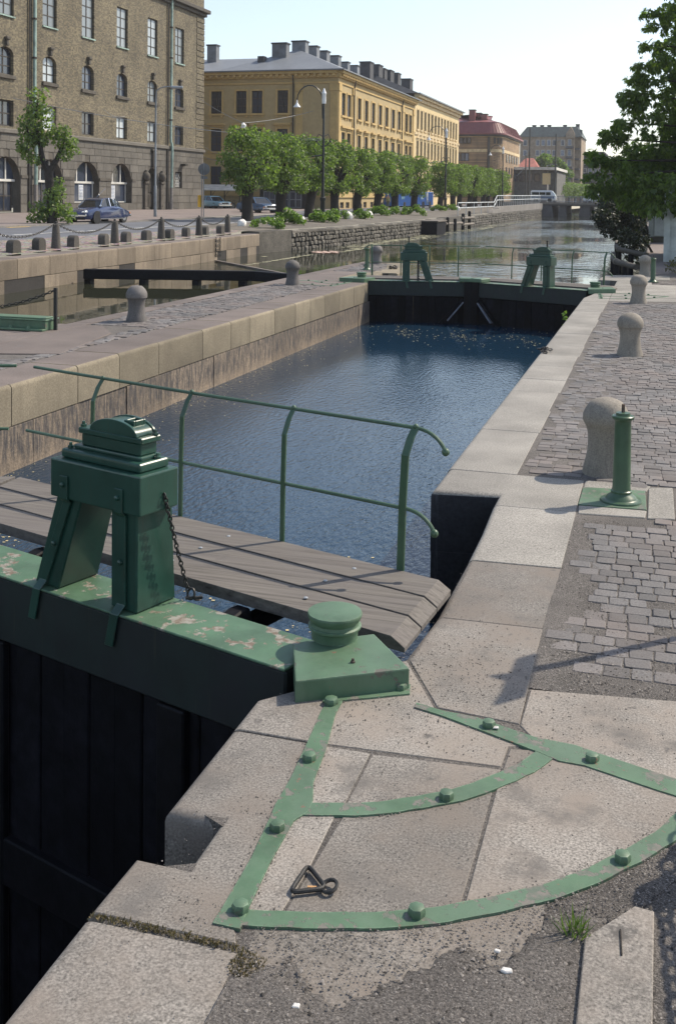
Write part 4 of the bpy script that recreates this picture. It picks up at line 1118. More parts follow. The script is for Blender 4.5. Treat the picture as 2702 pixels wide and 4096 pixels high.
# ------------------------------------------------------------------ anchor irons
def anchor(label, C, flip=1, scale=1):
    root = thing('anchor_iron', label, 'anchor strap', (C[0], C[1], 0))
    def w(x, y): return (C[0]+flip*(x-PC[0]), C[1]+(y-PC[1]))
    def band(pts_l, pts_r, z=.0065):
        mb = MB()
        L = [w(*a) for a in pts_l]; Rr = [w(*a) for a in pts_r]
        n = len(L)
        vs = [(a[0],a[1],z) for a in L]+[(a[0],a[1],z) for a in Rr]+[(a[0],a[1],-.02) for a in L]+[(a[0],a[1],-.02) for a in Rr]
        fs = []
        for i in range(n-1):
            fs += [(i,i+1,n+i+1,n+i),(i,2*n+i,2*n+i+1,i+1),(n+i,n+i+1,3*n+i+1,3*n+i)]
        fs += [(0,n,3*n,2*n),(n-1,3*n-1,4*n-1,2*n-1)]
        mb.add(vs, fs); return mb
    a0, a1 = ang(-1.30,3.24), ang(.245,4.48)
    jq = rng(5)
    def wob(r, a): return r+.003*math.sin(a*21)+.002*math.sin(a*57)+jq.uniform(-.0012,.0012)
    N = 44
    as_ = [a0+(a1-a0)*i/N for i in range(N+1)]
    def pc(r, a): return (PC[0]+wob(r,a)*math.cos(a), PC[1]+wob(r,a)*math.sin(a))
    band([pc(1.837,a) for a in as_], [pc(1.917,a) for a in as_], .0060).build('arc_strap', M['green_strap'], root)
    b0, b1 = ang(-1.35,3.90), ang(-.36,4.66)
    bs_ = [b0+(b1-b0)*i/24 for i in range(25)]
    band([pc(1.190,a) for a in bs_], [pc(1.275,a) for a in bs_], .0068).build('arc_strap', M['green_strap'], root)
    yy = [4.90,4.68,4.36,4.1,3.98,3.90,3.82,3.55,3.30,3.19]
    lx = [-1.462,-1.452,-1.420,-1.398,-1.394,-1.392,-1.382,-1.358,-1.352,-1.352]
    rx = [-1.39,-1.382,-1.328,-1.30,-1.262,-1.252,-1.288,-1.284,-1.268,-1.255]
    band(list(zip(lx, yy)), list(zip(rx, yy)), .0075).build('bar_strap', M['green_strap'], root)
    tp = [(-1.05,4.905),(-.92,4.868),(-.76,4.853),(-.477,4.751),(-.30,4.735),(-.216,4.701),(.117,4.582),(.27,4.535)]
    bt = [(-1.05,4.86),(-.92,4.822),(-.73,4.744),(-.464,4.632),(-.36,4.58),(-.25,4.575),(.044,4.473),(.23,4.42)]
    band(tp, bt, .0078).build('bar_strap', M['green_strap'], root)
    tp = [(-1.50,4.86),(-1.30,4.98),(-1.12,5.08)]; bt = [(-1.47,4.77),(-1.27,4.885),(-1.10,4.985)]
    band(tp, bt, .0085).build('cover_flange', M['green_strap'], root)
    for i, (x, y) in enumerate([(-1.43,4.772),(-1.156,5.024),(-.689,4.783),(-.225,4.628),(-1.37,4.259),(-.761,4.151),(-1.328,3.746),(-.723,3.434),(-.077,3.949),(-1.288,3.275)]):
        a, b = w(x, y); big = 1.12 if i < 2 else 1
        mb = MB(); mb.lathe([(0,.028*big),(.008,.030*big),(.020,.0305*big),(.028,.027*big),(.032,.018*big),(.033,.001)], (a, b, .006), 7)
        mb.build('bolt', M['green'], root, smooth=True)
    return root
anchor('sector of green iron straps and bolts let into the near granite apron', PC)
anchor('bolted anchor straps in the pale slabs beside the far right pivot', (-1.58, 28.3), 1)
anchor('bolted anchor straps in the island slabs beside the far left pivot', (-8.0, 28.9), -1)

# ------------------------------------------------------------------ mooring ring on the apron
rgm = thing('mooring_ring', 'black iron triangular mooring ring lying on the granite apron', 'mooring ring', (-1.1,3.46,.01))
A, Bq, Cq = Vector((-1.147,3.565,.014)), Vector((-1.158,3.402,.014)), Vector((-1.045,3.462,.014))
def rounded(pts, r=.03):
    out = []
    n = len(pts)
    for i in range(n):
        p0, p1, p2 = pts[i-1], pts[i], pts[(i+1)%n]
        a = p1+(p0-p1).normalized()*r; b = p1+(p2-p1).normalized()*r
        for t in (0,.33,.66,1): out.append((a*(1-t)+p1*t)*(1-t)+(p1*(1-t)+b*t)*t)
    return out+[out[0]]
mb = MB(); mb.tube(rounded([A,Bq,Cq]), .0082, 8, caps=False); mb.build('triangle_link', M['iron'], rgm, smooth=True)
mb = MB(); mb.ring((-1.038,3.472,.017), (1,.15,.2), (-.15,1,.1),   .026, .030, .0068, 16, 6); mb.build('shackle_ring', M['iron'], rgm, smooth=True)
bt = MB(); bt.tube([(-1.112,3.455,.008),(-1.082,3.462,.008)], .006, 8)
tag(bt.build('cigarette_end', surf('cigarette_paper', (.62,.36,.16), fine_amt=.05, rnd=0, bump=0), smooth=True), 'orange and white cigarette end lying inside the triangular mooring ring', 'cigarette end')

# ------------------------------------------------------------------ capstan posts (gate winding posts)
def winding_post(label, x, y, plate):
    root = thing('iron_post', label, 'post', (x, y, 0), 0, 'green iron winding posts on the quays')
    mb = MB(); mb.lathe([(.008,.160),(.014,.162),(.022,.158),(.026,.128),(.034,.120),(.052,.108),(.066,.085),(.076,.079),(.082,.082),(.092,.082),(.098,.074),(.12,.070),(.60,.064),(.645,.064),(.655,.070),(.664,.082),(.672,.087),(.684,.087),(.690,.080),(.691,.056),(.70,.055),(.712,.054),(.714,.02)], (x,y,0), 36)
    mb.build('column', M['green_rail'], root, smooth=True)
    mb = MB(); mb.lathe([(.714,.0135),(.775,.0125),(.78,.008)], (x,y,0), 4); mb.build('spindle', M['rustiron'], root)
    if plate:
        mb = MB(); mb.prism(plate, -.05, .008); mb.build('base_plate', M['green_strap'], root, bevel=.003)
    return root
winding_post('green iron post on a green plate beside the nearest granite bollard', -.248, 8.74, [(-.562,9.06),(-.07,9.11),(-.052,8.56),(-.565,8.53)])
mb = MB(); mb.prism([(-.56,9.30),(-.03,9.30),(-.06,9.12),(-.56,9.075)], -.1, .003); tag(mb.build('edge_stone', GF, bevel=.006), 'granite strip behind the green post plate', 'stone slab')
mb = MB(); mb.prism([(-.56,8.525),(-.052,8.55),(-.06,8.36),(-.55,8.31)], -.1, .002); tag(mb.build('edge_stone', GF, bevel=.006), 'granite strip in front of the green post plate', 'stone slab')
mb = MB(); mb.prism([(-.045,9.24),(.148,9.30),(.155,8.39),(-.043,8.34)], -.1, .004); tag(mb.build('edge_stone', GF, bevel=.006), 'pale paving slab just right of the green post', 'stone slab')
winding_post('distant green iron post on the right quay beside the shaded bollard', -.18, 32.25, None)
winding_post('distant green iron post on the island tip left of the far gate', -9.0, 33.4, None)

# ------------------------------------------------------------------ bollards
BP = [(-.02,.200),(.0,.197),(.05,.187),(.12,.168),(.20,.155),(.28,.151),(.35,.158),(.40,.170),(.42,.180),(.432,.193),(.46,.199),(.50,.198),(.54,.184),(.58,.162),(.61,.135),(.632,.098),(.645,.058),(.650,.02)]
def bollard(label, x, y, mat, s=1.0, seed=0):
    q = rng(seed)
    mb = MB(); mb.lathe([(z*s*(1+q.uniform(-.01,.01)), r*(1+q.uniform(-.012,.012))) for z, r in BP], (x,y,0), 36)
    root = thing('bollard', label, 'bollard', (x,y,0), 0, 'stone mooring bollards along the lock')
    root_m = mb.build('shaft', mat, root, smooth=True)
    return root
bollard('nearest granite bollard, its right side hidden by the green post', -.415, 9.62, M['bollard'], 1.03, 1)
bollard('second granite bollard from the front on the right quay', -.41, 17.1, M['bollard'], 1.0, 2)
bollard('third granite bollard on the right quay, in front of the shaded one', -.452, 25.7, M['bollard'], 1.01, 3)
bollard('shaded grey bollard beside the far green post under the tree', -.44, 34.9, M['bollard'], 1.0, 4)
bollard('dark bollard on the island, close to the long green box', -9.30, 18.1, M['bollard_dark'], 1.03, 5)
bollard('dark bollard in the middle of the island cobbles', -9.31, 27.0, M['bollard_dark'], 1.0, 6)
bollard('dark bollard on the island tip beyond the far gate', -9.50, 36.6, M['bollard_dark'], 1.0, 7)
mb = MB()
for i in range(7):
    a = rng(i); mb.ring((-8.35+a.uniform(-.1,.1), 34.2+a.uniform(-.1,.1), .03+.05*a.random()), (1,a.uniform(-1,1),.3), (0,1,a.uniform(-1,1)), .06, .09, .018, 10, 5)
tag(mb.build('chain_heap', M['iron'], smooth=True), 'small heap of black chain on the island tip behind the far gate', 'chain heap')
mb = MB()
for i in range(9):
    a = rng(i+40); mb.ring((-1.66+a.uniform(-.12,.08), 17.0+a.uniform(-.25,.25), .015+.035*a.random()), (1,a.uniform(-1,1),a.uniform(-.3,.3)), (a.uniform(-.3,.3),1,a.uniform(-.6,.6)), .04, .06, .012, 10, 5)
tag(mb.build('chain_heap', M['iron'], smooth=True), 'small heap of black chain on the edge of the right coping', 'chain heap')

# ------------------------------------------------------------------ island green box, pole and chain
gbx = thing('gear_cover', 'long low green cast iron box on the island at the left edge', 'iron box', (-10.6,16.4,0))
mb = MB(); mb.box(-12.6,-10.06,16.22,16.62,.0,.165); mb.build('box_body', M['green'], gbx, bevel=.012, seg=2)
mb = MB(); mb.box(-12.6,-10.04,16.20,16.64,.166,.19); mb.build('lid_moulding', M['green'], gbx, bevel=.008)
mb = MB(); mb.box(-12.6,-10.12,16.26,16.58,.1905,.215); mb.build('lid', M['green'], gbx, bevel=.008)
mb = MB(); mb.box(-11.0,-10.05,16.10,16.22,.0,.035); mb.build('foot_flange', M['green'], gbx, bevel=.006)
for x in (-10.7,-10.35):
    mb = MB(); mb.lathe([(.035,.03),(.06,.028),(.075,.02),(.08,.005)], (x,16.15,0), 8); mb.build('bolt', M['green'], gbx, smooth=True)
mb = MB(); mb.box(-13.5,-9.9,14.0,17.3,-.8,-.012); tag(mb.build('concrete_pad', M['granite_top']), 'pale slab under the long green box on the island', 'stone slab')
mb = MB(); mb.box(-10.01,-9.955,16.39,16.44,-.02,.73)
tag(mb.build('chain_pole', M['blackpaint'], bevel=.004), 'thin black pole with a chain at the end of the long green box', 'pole')
BLNK = link_mesh('link', M['iron'], .075, .045, .009)
def cat(a, b, sag, n=12):
    a, b = Vector(a), Vector(b)
    return [a.lerp(b, i/n)+Vector((0,0,-sag*4*(i/n)*(1-i/n))) for i in range(n+1)]
chain_thing('rusty chain sagging from the thin pole towards the left edge', cat((-9.99,16.41,.69), (-13.4,16.2,.69), .38, 14), .068, BLNK)

# ------------------------------------------------------------------ left quay: chain posts and stub stones
posts = [28.9,33.6,38.3,42.9,47.4,51.4]
stubs = [27.4,30.7,32.5,34.9,37.2,39.4,41.4,43.7,45.8,48.3,50.2]
def px_(y): return xl(y)-1.15
for i, y in enumerate(posts):
    x = px_(y); z = gz(x, y)
    nm = ['first','second','third','fourth','fifth','sixth'][i]
    root = thing('chain_post', nm+' tapered dark stone chain post along the left quay, counted from the left', 'post', (x,y,z), 0, 'dark stone chain posts along the left quay')
    mb = MB(); mb.lathe([(-.1,.175),(.0,.172),(.4,.150),(.84,.118),(.865,.110),(.875,.05)], (x,y,z), 16); mb.build('shaft', M['poststone'], root, smooth=True)
    mb = MB(); mb.lathe([(.875,.05),(.90,.045),(.93,.05),(.96,.02)], (x,y,z), 10); mb.build('ring_staple', M['iron'], root, smooth=True)
def stub_mesh():
    mb = MB(); arc = [(-.21,-.1),(-.21,.22)]+[(-.21*math.cos(PI*i/8), .26+.16*math.sin(PI*i/8)) for i in range(9)]+[(.21,.22),(.21,-.1)]
    mb.loft([[(d,y,z) for y, z in arc] for d in (-.15,.15)]); return mb.mesh('stub_stone', M['poststone'], bevel=.03, seg=2)
SM = stub_mesh()
for i, y in enumerate(stubs):
    x = px_(y)-.0+.06*math.sin(i*2); z = gz(x, y)
    o = put('stub_stone', SM, None, (x,y,z), (0,0,.1*math.sin(i*5)))
    near_p = min(range(len(posts)), key=lambda k: abs(posts[k]-y))
    side = 'left' if y < posts[near_p] else 'right'
    ordn = ['first','second','third','fourth','fifth','sixth'][near_p]
    tag(o, 'low round-topped dark stone just '+side+' of the '+ordn+' chain post'+(', close' if abs(posts[near_p]-y) < 1.3 else ', further off'), 'guard stone', 'round-topped guard stones between the chain posts')
QL = link_mesh('link', M['iron'], .13, .075, .014, 8, 4)
for i in range(len(posts)-1):
    a, b = posts[i], posts[i+1]
    za = gz(px_(a), a)+.9; zb = gz(px_(b), b)+.9
    nm = ['first and second','second and third','third and fourth','fourth and fifth','fifth and sixth'][i]
    chain_thing('iron chain sagging between the '+nm+' quay posts', cat((px_(a),a,za),(px_(b),b,zb), .42, 14), .115, QL, 'chains between the quay posts')
lad = thing('chain_ladder', 'hanging chain ladder on the left quay wall', 'ladder', (xl(47)+.05,47,0))
for k in range(2):
    mb = MB(); yy = 46.6+.5*k
    for i in range(9): mb.ring((xl(47)+.05,yy,.28-.1*i), (0,0,1), (0,1,0) if i%2 else (1,0,0), .06, .03, .014, 8, 4)
    mb.build('side_chain', M['iron'], lad)
for i in range(4):
    mb = MB(); mb.tube([(xl(47)+.06,46.6,.2-.22*i),(xl(47)+.06,47.1,.2-.22*i)], .016, 6); mb.build('rung', M['iron'], lad)

# ------------------------------------------------------------------ boom gate in the basin
bm_ = thing('basin_boom', 'low dark timber boom gate across the left basin', 'boom', (-15,34,-.5))
P_ = [(-18.9,32.9,-.42),(-13.3,34.6,-.42),(-10.25,33.3,-.42)]
for a, b in zip(P_, P_[1:]):
    mb = MB(); mb.beam(a, b, .28, .34); mb.build('boom_timber', M['tar_black'], bm_, bevel=.02)
for t in (.03,.35,.66,.93):
    x, y = P_[0][0]+(P_[1][0]-P_[0][0])*t, P_[0][1]+(P_[1][1]-P_[0][1])*t
    mb = MB(); mb.box(x-.12,x+.12,y-.13,y+.13,-1.6,-.60); mb.build('boom_pile', M['tar_black'], bm_)
fb = MB(); fb.beam((-19.6,46.0,-.735),(-13.9,39.6,-.735),.14,.10); fb.beam((-13.9,39.6,-.735),(-10.0,37.9,-.735),.14,.10)
tag(fb.build('floating_boom', M['pilewood']), 'thin timber floating boom running diagonally from the quay wall to the island', 'boom')

# caisson box, piles and rail on the rubble wall
cx = thing('caisson', 'dark timber box standing in the water against the rubble wall', 'timber box', (-18.2,87.5,-.7))
mb = MB(); mb.box(-19.2,-17.35,86.0,89.6,-1.5,.30); mb.build('box_planking', M['tar'], cx)
mb = MB(); mb.box(-19.3,-17.25,85.9,89.7,.301,.40); mb.build('box_lid', M['pilewood'], cx)
pl = thing('mooring_rail', 'dark timber mooring piles with horizontal rails by the concrete landing', 'mooring piles', (-18,99,-.7))
for (x, y, h) in ((-18.6,97.0,.45),(-18.2,98.6,.30),(-17.9,101,.75),(-17.7,103.4,.95)):
    mb = MB(); mb.lathe([(-1,.16),(h,.15),(h+.06,.05)], (x,y,0), 8); mb.build('pile', M['tar_black'], pl)
for a, b in (((-18.7,96.6,-.1),(-17.9,101.3,-.1)),((-17.95,100.6,.35),(-17.5,104.6,.35)),((-17.9,100.8,-.25),(-17.5,104.4,-.25))):
    mb = MB(); mb.tube([a,b], .13, 8); mb.build('rail', M['pilewood'], pl, smooth=True)

# ------------------------------------------------------------------ fenders on the right bank
for lab, path, zp in (('curved dark fender log on piles just beyond the lock',[(-.70,35.6,.22),(-1.1,36.9,.22),(-1.42,38.2,.22),(-1.62,40,.22),(-1.75,43.4,.24)],1),
                  ('second curved dark fender log on piles, farther along the bank',[(-.50,42.1,.28),(-1.1,44.3,.28),(-1.63,46.3,.28),(-1.85,49,.28),(-2.05,54.5,.28)],2)):
    fr = thing('guide_fender', lab, 'fender', path[0])
    mb = MB(); mb.tube(path, [.10,.10,.11,.10,.09], 10); mb.build('fender_log', M['fender'], fr, smooth=True)
    mb = MB(); a = path[2]; mb.tube([(a[0],a[1]-.06,a[2]),(a[0]-.02,a[1]+.10,a[2])], .122, 12); mb.build('joint_collar', M['pilewood'], fr, smooth=True)
    for k in (1,2,4):
        a = path[k]; mb = MB(); mb.lathe([(-2,.10),(-.08,.10)], (a[0],a[1],a[2]), 8); mb.build('fender_pile', M['tar_black'], fr)
    mb = MB(); a, b = path[0], path[2]; mb.beam((a[0],a[1],-.25),(b[0],b[1],-.25),.08,.14); mb.build('lower_waling', M['tar_black'], fr)

# ------------------------------------------------------------------ things just out of frame whose shadows fall into it
sg = thing('direction_sign', 'arrow-shaped board on a tall pole outside the right frame edge', 'sign', (.91,6.81,0))
mb = MB(); mb.lathe([(-.1,.03),(2.2,.03)], (.91,6.81,0), 10); mb.build('pole', M['lampgrey'], sg, smooth=True)
mb = MB(); mb.extrude([(.90,6.81-.33,2.34),(.90,6.81-.31,2.165),(.90,6.81-.12,2.15),(.90,6.81+.2,2.15),(.90,6.81+.18,2.28),(.90,6.81+.01,2.29),(.90,6.81+.04,2.45),(.90,6.81-.08,2.31),(.90,6.81-.2,2.31)], (.02,0,0)); mb.build('board', M['signgrey'], sg)
for i, y in enumerate((4.25, 9.9)):
    cp = thing('chain_post', 'chain post standing outside the right frame edge'+(', the nearer one' if i == 0 else ', the farther one'), 'post', (.56 if i == 0 else 1.05,y,0))
    mb = MB(); mb.lathe([(-.1,.09),(0,.09),(.55,.075),(.66,.09),(.74,.085),(.80,.05),(.82,.01)], (.56 if i == 0 else 1.05,y,0), 14); mb.build('shaft', M['poststone'], cp, smooth=True)
SL2 = link_mesh('link', M['iron'], .085, .05, .010)
chain_thing('chain hanging behind the viewer side of the off-frame post', cat((.56,4.25,.74),(.56,.6,.74),.10,14), .075, SL2)
chain_thing('chain hanging between the two off-frame posts', cat((.56,4.25,.74),(1.05,9.9,.74),.22,14), .075, SL2)
# ================================================================== BUILDINGS
class Facade:
    """flat facade; (a, z, d): a along the wall, d into the wall"""
    def __init__(s, kind, pos): s.k, s.p = kind, pos
    def __call__(s, a, z, d=0):
        return Vector((s.p-d, a, z)) if s.k == 'X' else Vector((a, s.p+d, z))
    def box(s, mb, a0, a1, z0, z1, d0, d1):
        p = s(a0, z0, d0); return mb.obox(p, s(a1,z0,d0)-p, s(a0,z0,d1)-p, s(a0,z1,d0)-p)

def wall_holes(mb, F, a0, a1, z0, z1, holes, reveal=.25):
    """holes: (a0,a1,z0,z1,arch) ; arch = rise of a segmental/round head inside the opening"""
    A = sorted({a0, a1}|{h[0] for h in holes}|{h[1] for h in holes}); Z = sorted({z0, z1}|{h[2] for h in holes}|{h[3] for h in holes})
    A = [a for a in A if a0 <= a <= a1]; Z = [z for z in Z if z0 <= z <= z1]
    for i in range(len(A)-1):
        run = None
        for j in range(len(Z)-1):
            ca, cz = (A[i]+A[i+1])/2, (Z[j]+Z[j+1])/2
            if any(h[0] < ca < h[1] and h[2] < cz < h[3] for h in holes): continue
            mb.poly([F(A[i],Z[j]), F(A[i+1],Z[j]), F(A[i+1],Z[j+1]), F(A[i],Z[j+1])])
    for h in holes:
        b0, b1, y0, y1 = h[:4]; arch = h[4] if len(h) > 4 else 0
        mb.poly([F(b0,y0),F(b1,y0),F(b1,y0,reveal),F(b0,y0,reveal)])
        c, hw = (b0+b1)/2, (b1-b0)/2
        if arch:
            zs = y1-arch; n = 10
            pr = [(c-hw*math.cos(PI*k/n), zs+arch*math.sin(PI*k/n)) for k in range(n+1)]
            for k in range(n):
                (p0, q0), (p1, q1) = pr[k], pr[k+1]
                mb.poly([F(p0,q0),F(p1,q1),F(p1,y1),F(p0,y1)])
                mb.poly([F(p0,q0),F(p1,q1),F(p1,q1,reveal),F(p0,q0,reveal)])
            tops = zs
        else:
            mb.poly([F(b0,y1),F(b1,y1),F(b1,y1,reveal),F(b0,y1,reveal)]); tops = y1
        for a in (b0, b1): mb.poly([F(a,y0),F(a,tops),F(a,tops,reveal),F(a,y0,reveal)])

def window(F, root, h, d, frame, glassm, nx=2, nz=2, fw=.08, mw=.045, label=None):
    """frame with bars is the part, its pane the sub-part"""
    a0, a1, z0, z1 = h[:4]
    mb = MB()
    F.box(mb, a0, a0+fw, z0, z1, d-.04, d+.03); F.box(mb, a1-fw, a1, z0, z1, d-.04, d+.03)
    F.box(mb, a0+fw, a1-fw, z0, z0+fw, d-.04, d+.03); F.box(mb, a0+fw, a1-fw, z1-fw, z1, d-.04, d+.03)
    for i in range(1, nx):
        a = a0+(a1-a0)*i/nx; F.box(mb, a-mw, a+mw, z0+fw, z1-fw, d-.03, d+.02)
    for j in range(1, nz):
        z = z0+(z1-z0)*j/nz; F.box(mb, a0+fw, a1-fw, z-mw*.8, z+mw*.8, d-.02, d+.015)
    o = mb.build('window', frame, root, recalc=False)
    if label: o['label'] = label
    mb = MB(); mb.poly([F(a0+.02,z0+.02,d+.01),F(a1-.02,z0+.02,d+.01),F(a1-.02,z1-.02,d+.01),F(a0+.02,z1-.02,d+.01)])
    mb.build('pane', glassm, o)
    return o

# ------------------------------------------------------------------ big brick building on the left
FB = Facade('X', -46.8)
b1 = thing('brick_building', 'large yellow-brown brick office building with grey stone ground floor at the left', 'building', (-46.8,90,.65))
bays = [70.02-6.03*k for k in (2,1)]+[70.02,76.02,82.0,88.05,94.1,100.12]
wA = [(c-1.03,c+1.03,15.42,18.95) for c in bays]+[(c-1.03,c+1.03,20.1-.0+1.9,24.4) for c in bays]
wB = [(c-1.0,c+1.0,11.02,13.08,.55) for c in bays]
wC = [(c-1.0,c+1.0,7.2,9.15) for c in bays]
mb = MB(); wall_holes(mb, FB, 50, 106.1, 7.03, 26, wA+wB+wC, .34)
mb.poly([FB(106.1,7.03),FB(106.1,26),FB(106.1,26,30),FB(106.1,7.03,30)])
mb.poly([FB(50,26),FB(106.1,26),FB(106.1,26,30),FB(50,26,30)])
mb.build('brick_wall', M['brick'], b1)
arches = [(58.2,61.8,.9,4.95,1.7),(64.2,67.8,.9,4.95,1.7),(68.2,71.9,.75,4.95,1.75),(74.4,77.95,.75,4.95,1.75),(79.85,83.92,1.40,4.95,1.75),(86.1,89.92,1.40,4.98,1.75)]
door = [(93.1,95.25,.75,4.75,1.0)]
bars = [(99.2,100.8,2.9,4.5)]
mb = MB(); wall_holes(mb, FB, 50, 106.1, .5, 6.66, arches+door+bars, .62)
mb.poly([FB(106.1,.5),FB(106.1,6.66),FB(106.1,6.66,30),FB(106.1,.5,30)])
mb.build('stone_base', M['darkstone'], b1)
# ashlar blocks, proud of the base with open joints
def ashlar():
    q = rng(31); rows = [(.52,1.38),(1.4,2.1),(2.12,2.82),(2.84,3.5),(3.52,4.2),(4.22,4.9),(4.92,5.5),(5.52,6.08),(6.1,6.64)]
    op = arches+door+bars
    def blocked(a, z0, z1):
        for h in op:
            lo, hi = h[0], h[1]
            if len(h) > 4:
                zs = h[3]-h[4]
                if z0 < h[3]+.0 and z1 > h[2]:
                    zz = max(z0, zs); f = (zz-zs)/h[4]
                    if f < 1:
                        w_ = (h[1]-h[0])/2*math.sqrt(max(0,1-f*f)); c = (h[0]+h[1])/2
                        if c-w_-.03 < a < c+w_+.03: return (c-w_-.03, c+w_+.03)
            elif z0 < h[3] and z1 > h[2] and lo < a < hi: return (lo, hi)
        return None
    for r, (z0, z1) in enumerate(rows):
        a = 62.0-.6*(r % 2)
        while a < 106.0:
            L = q.uniform(.9, 1.7); b = min(a+L, 106.12)
            bl = blocked(a+.02, z0, z1)
            if bl: a = bl[1]+.001; continue
            t = a
            while t < b:
                bl = blocked(t, z0, z1)
                if bl: b = bl[0]; break
                t += .08
            if b-a > .18:
                mb = MB(); FB.box(mb, a+.012, b-.012, z0+.01, z1-.01, -.035-q.uniform(0,.012), .02); mb.build('ashlar_block', M['ashlar'], b1)
            a = b+.001
ashlar()
mb = MB(); FB.box(mb, 50, 106.3, 6.665, 7.025, -.20, .05); mb.build('string_course', M['ashlar'], b1, bevel=.06)
mb = MB(); FB.box(mb, 50, 106.7, 21.35, 21.75, -.55, .05); FB.box(mb, 50, 106.4, 21.0, 21.34, -.25, .05); mb.build('cornice', M['darkstone'], b1, bevel=.05)
mb = MB()
for a in (77.96,92.0): FB.box(mb, a+.05, a+1.7 if a < 80 else a+.5, 3.36, 3.6, -.10, .02)
FB.box(mb, 83.95, 86.08, 3.36, 3.6, -.10, .02); FB.box(mb, 89.95, 90.6, 3.36, 3.6, -.10, .02); FB.box(mb, 71.95, 74.35, 3.36, 3.6, -.10, .02)
mb.build('impost_band', M['darkstone'], b1)
z = 7.1; q = rng(4)
while z < 21.0:                                             # quoins at the far corner
    mb = MB(); FB.box(mb, 104.2, 106.16, z, z+.52, -.05-q.uniform(0,.02), .3); mb.build('quoin', M['brick'], b1, bevel=.03); z += .60
qg = rng(12)
for i, c in enumerate(bays):
    for h in (wA[i], wA[i+len(bays)]):
        window(FB, b1, h, .20, M['frame_dark'], M['glass_pale'] if qg.random() < .7 else M['glass'], 2, 4, .09, .05)
    mb = MB(); FB.box(mb, c-1.1, c+1.1, 15.30, 15.41, -.12, .2); mb.build('sill', M['verdigris'], b1)
    window(FB, b1, wB[i], .28, M['frame_dark'], M['glass'] if i % 3 else M['glass_pale'], 2, 3, .10, .05)
    mb = MB(); FB.box(mb, c-1.15, c+1.15, 10.72, 11.01, -.16, .3); mb.build('sill', M['darkstone'], b1, bevel=.03)
    mb = MB(); FB.box(mb, c-.14, c+.14, 13.15, 13.6, -.22, .05); FB.box(mb, c-.25, c+.25, 13.6, 13.8, -.30, .05); mb.build('keystone', M['darkstone'], b1, bevel=.03)
    window(FB, b1, wC[i], .28, M['frame_white'] if i in (3,) else M['frame_dark'], M['glass_pale'] if i in (3,5,6) else M['glass'], 2, 2, .12, .06)
for i, h in enumerate(arches):
    f = window(FB, b1, (h[0]+.35,h[1]-.35 if i < 4 else h[1]-.12,h[2]+.05,h[3]-1.75), .55, M['frame_dark'] if i < 4 else M['frame_white'], M['glass'], 3 if i < 4 else 1, 2 if i < 4 else 1, .10, .05, 'arched shop window')
    c, hw = (h[0]+h[1])/2, (h[1]-h[0])/2-.05
    mb = MB()
    zs = h[3]-1.74
    for k in range(3):
        x0 = c-hw*.45 if k == 0 else (c+hw*.35 if k == 1 else c)
        if k < 2: FB.box(mb, x0-.07, x0+.07, zs, zs+1.74*math.sqrt(1-min(.95,((x0-c)/hw)**2)), .46, .54)
    FB.box(mb, c-hw, c+hw, zs-.12, zs+.06, .44, .545)
    tr = mb.build('fanlight_bars', M['frame_white'], b1)
    mb = MB(); mb.poly([FB(c-hw*math.cos(PI*k/10), zs+1.72*math.sin(PI*k/10), .57) for k in range(11)]); mb.build('pane', M['glass'], tr)
for a0, mat_, nrow in ((80.05,'poster_blue',9),(81.45,'poster_white',10),(87.05,'poster_white',10)):
    mb = MB(); w_ = .75
    mb.poly([FB(a0,1.7,.535),FB(a0+w_,1.7,.535),FB(a0+w_,3.0,.535),FB(a0,3.0,.535)])
    po = mb.build('poster', M[mat_], b1)
    mb = MB(); q = rng(int(a0*10))
    for r in range(nrow):
        zz = 1.82+r*.125; x = a0+.08
        while x < a0+w_-.12:
            L = q.uniform(.05,.16); mb.poly([FB(x,zz,.532),FB(min(x+L,a0+w_-.06),zz,.532),FB(min(x+L,a0+w_-.06),zz+.055,.532),FB(x,zz+.055,.532)]); x += L+.035
    mb.build('printed_lines', M['poster_white'] if mat_ == 'poster_blue' else M['poster_blue'], po)
mb = MB(); FB.box(mb, 93.15, 95.2, .76, 4.2, .50, .60)
dr = mb.build('door', M['frame_dark'], b1)
mb = MB()
for (u0,u1,v0,v1) in ((93.35,94.05,1.0,2.2),(94.3,95.0,1.0,2.2),(93.35,94.05,2.4,3.6),(94.3,95.0,2.4,3.6)): FB.box(mb, u0,u1,v0,v1,.46,.50)
mb.build('door_panel', M['frame_dark'], dr, bevel=.02)
mb = MB(); FB.box(mb, 92.9, 95.4, .4, .74, -.5, .3); mb.build('door_step', M['ashlar'], b1, bevel=.02)
for a in (92.1, 95.5):
    mb = MB(); FB.box(mb, a, a+.78, .5, 1.0, -.34, .0); FB.box(mb, a+.1, a+.68, 1.0, 3.2, -.26, 0); FB.box(mb, a, a+.78, 3.2, 3.45, -.36, 0)
    pq = mb.build('door_pillar', M['darkstone'], b1, bevel=.04)
    mb = MB(); mb.ball(FB(a+.39,3.9,-.2), .42, 10, 6, 1.15); mb.lathe([(.0,.2),(.2,.12)], FB(a+.39,4.3,-.2), 8); mb.build('carved_finial', M['darkstone'], pq, smooth=True)
mb = MB(); FB.box(mb, 93.9, 94.5, 4.8, 6.3, -.28, .05); FB.box(mb, 93.7, 94.7, 6.3, 6.55, -.3, .05); mb.build('carved_console', M['darkstone'], b1, bevel=.06)
mb = MB(); FB.box(mb, 99.3, 100.7, 2.95, 4.45, .3, .34); gr = mb.build('grille_window', M['glass'], b1)
mb = MB()
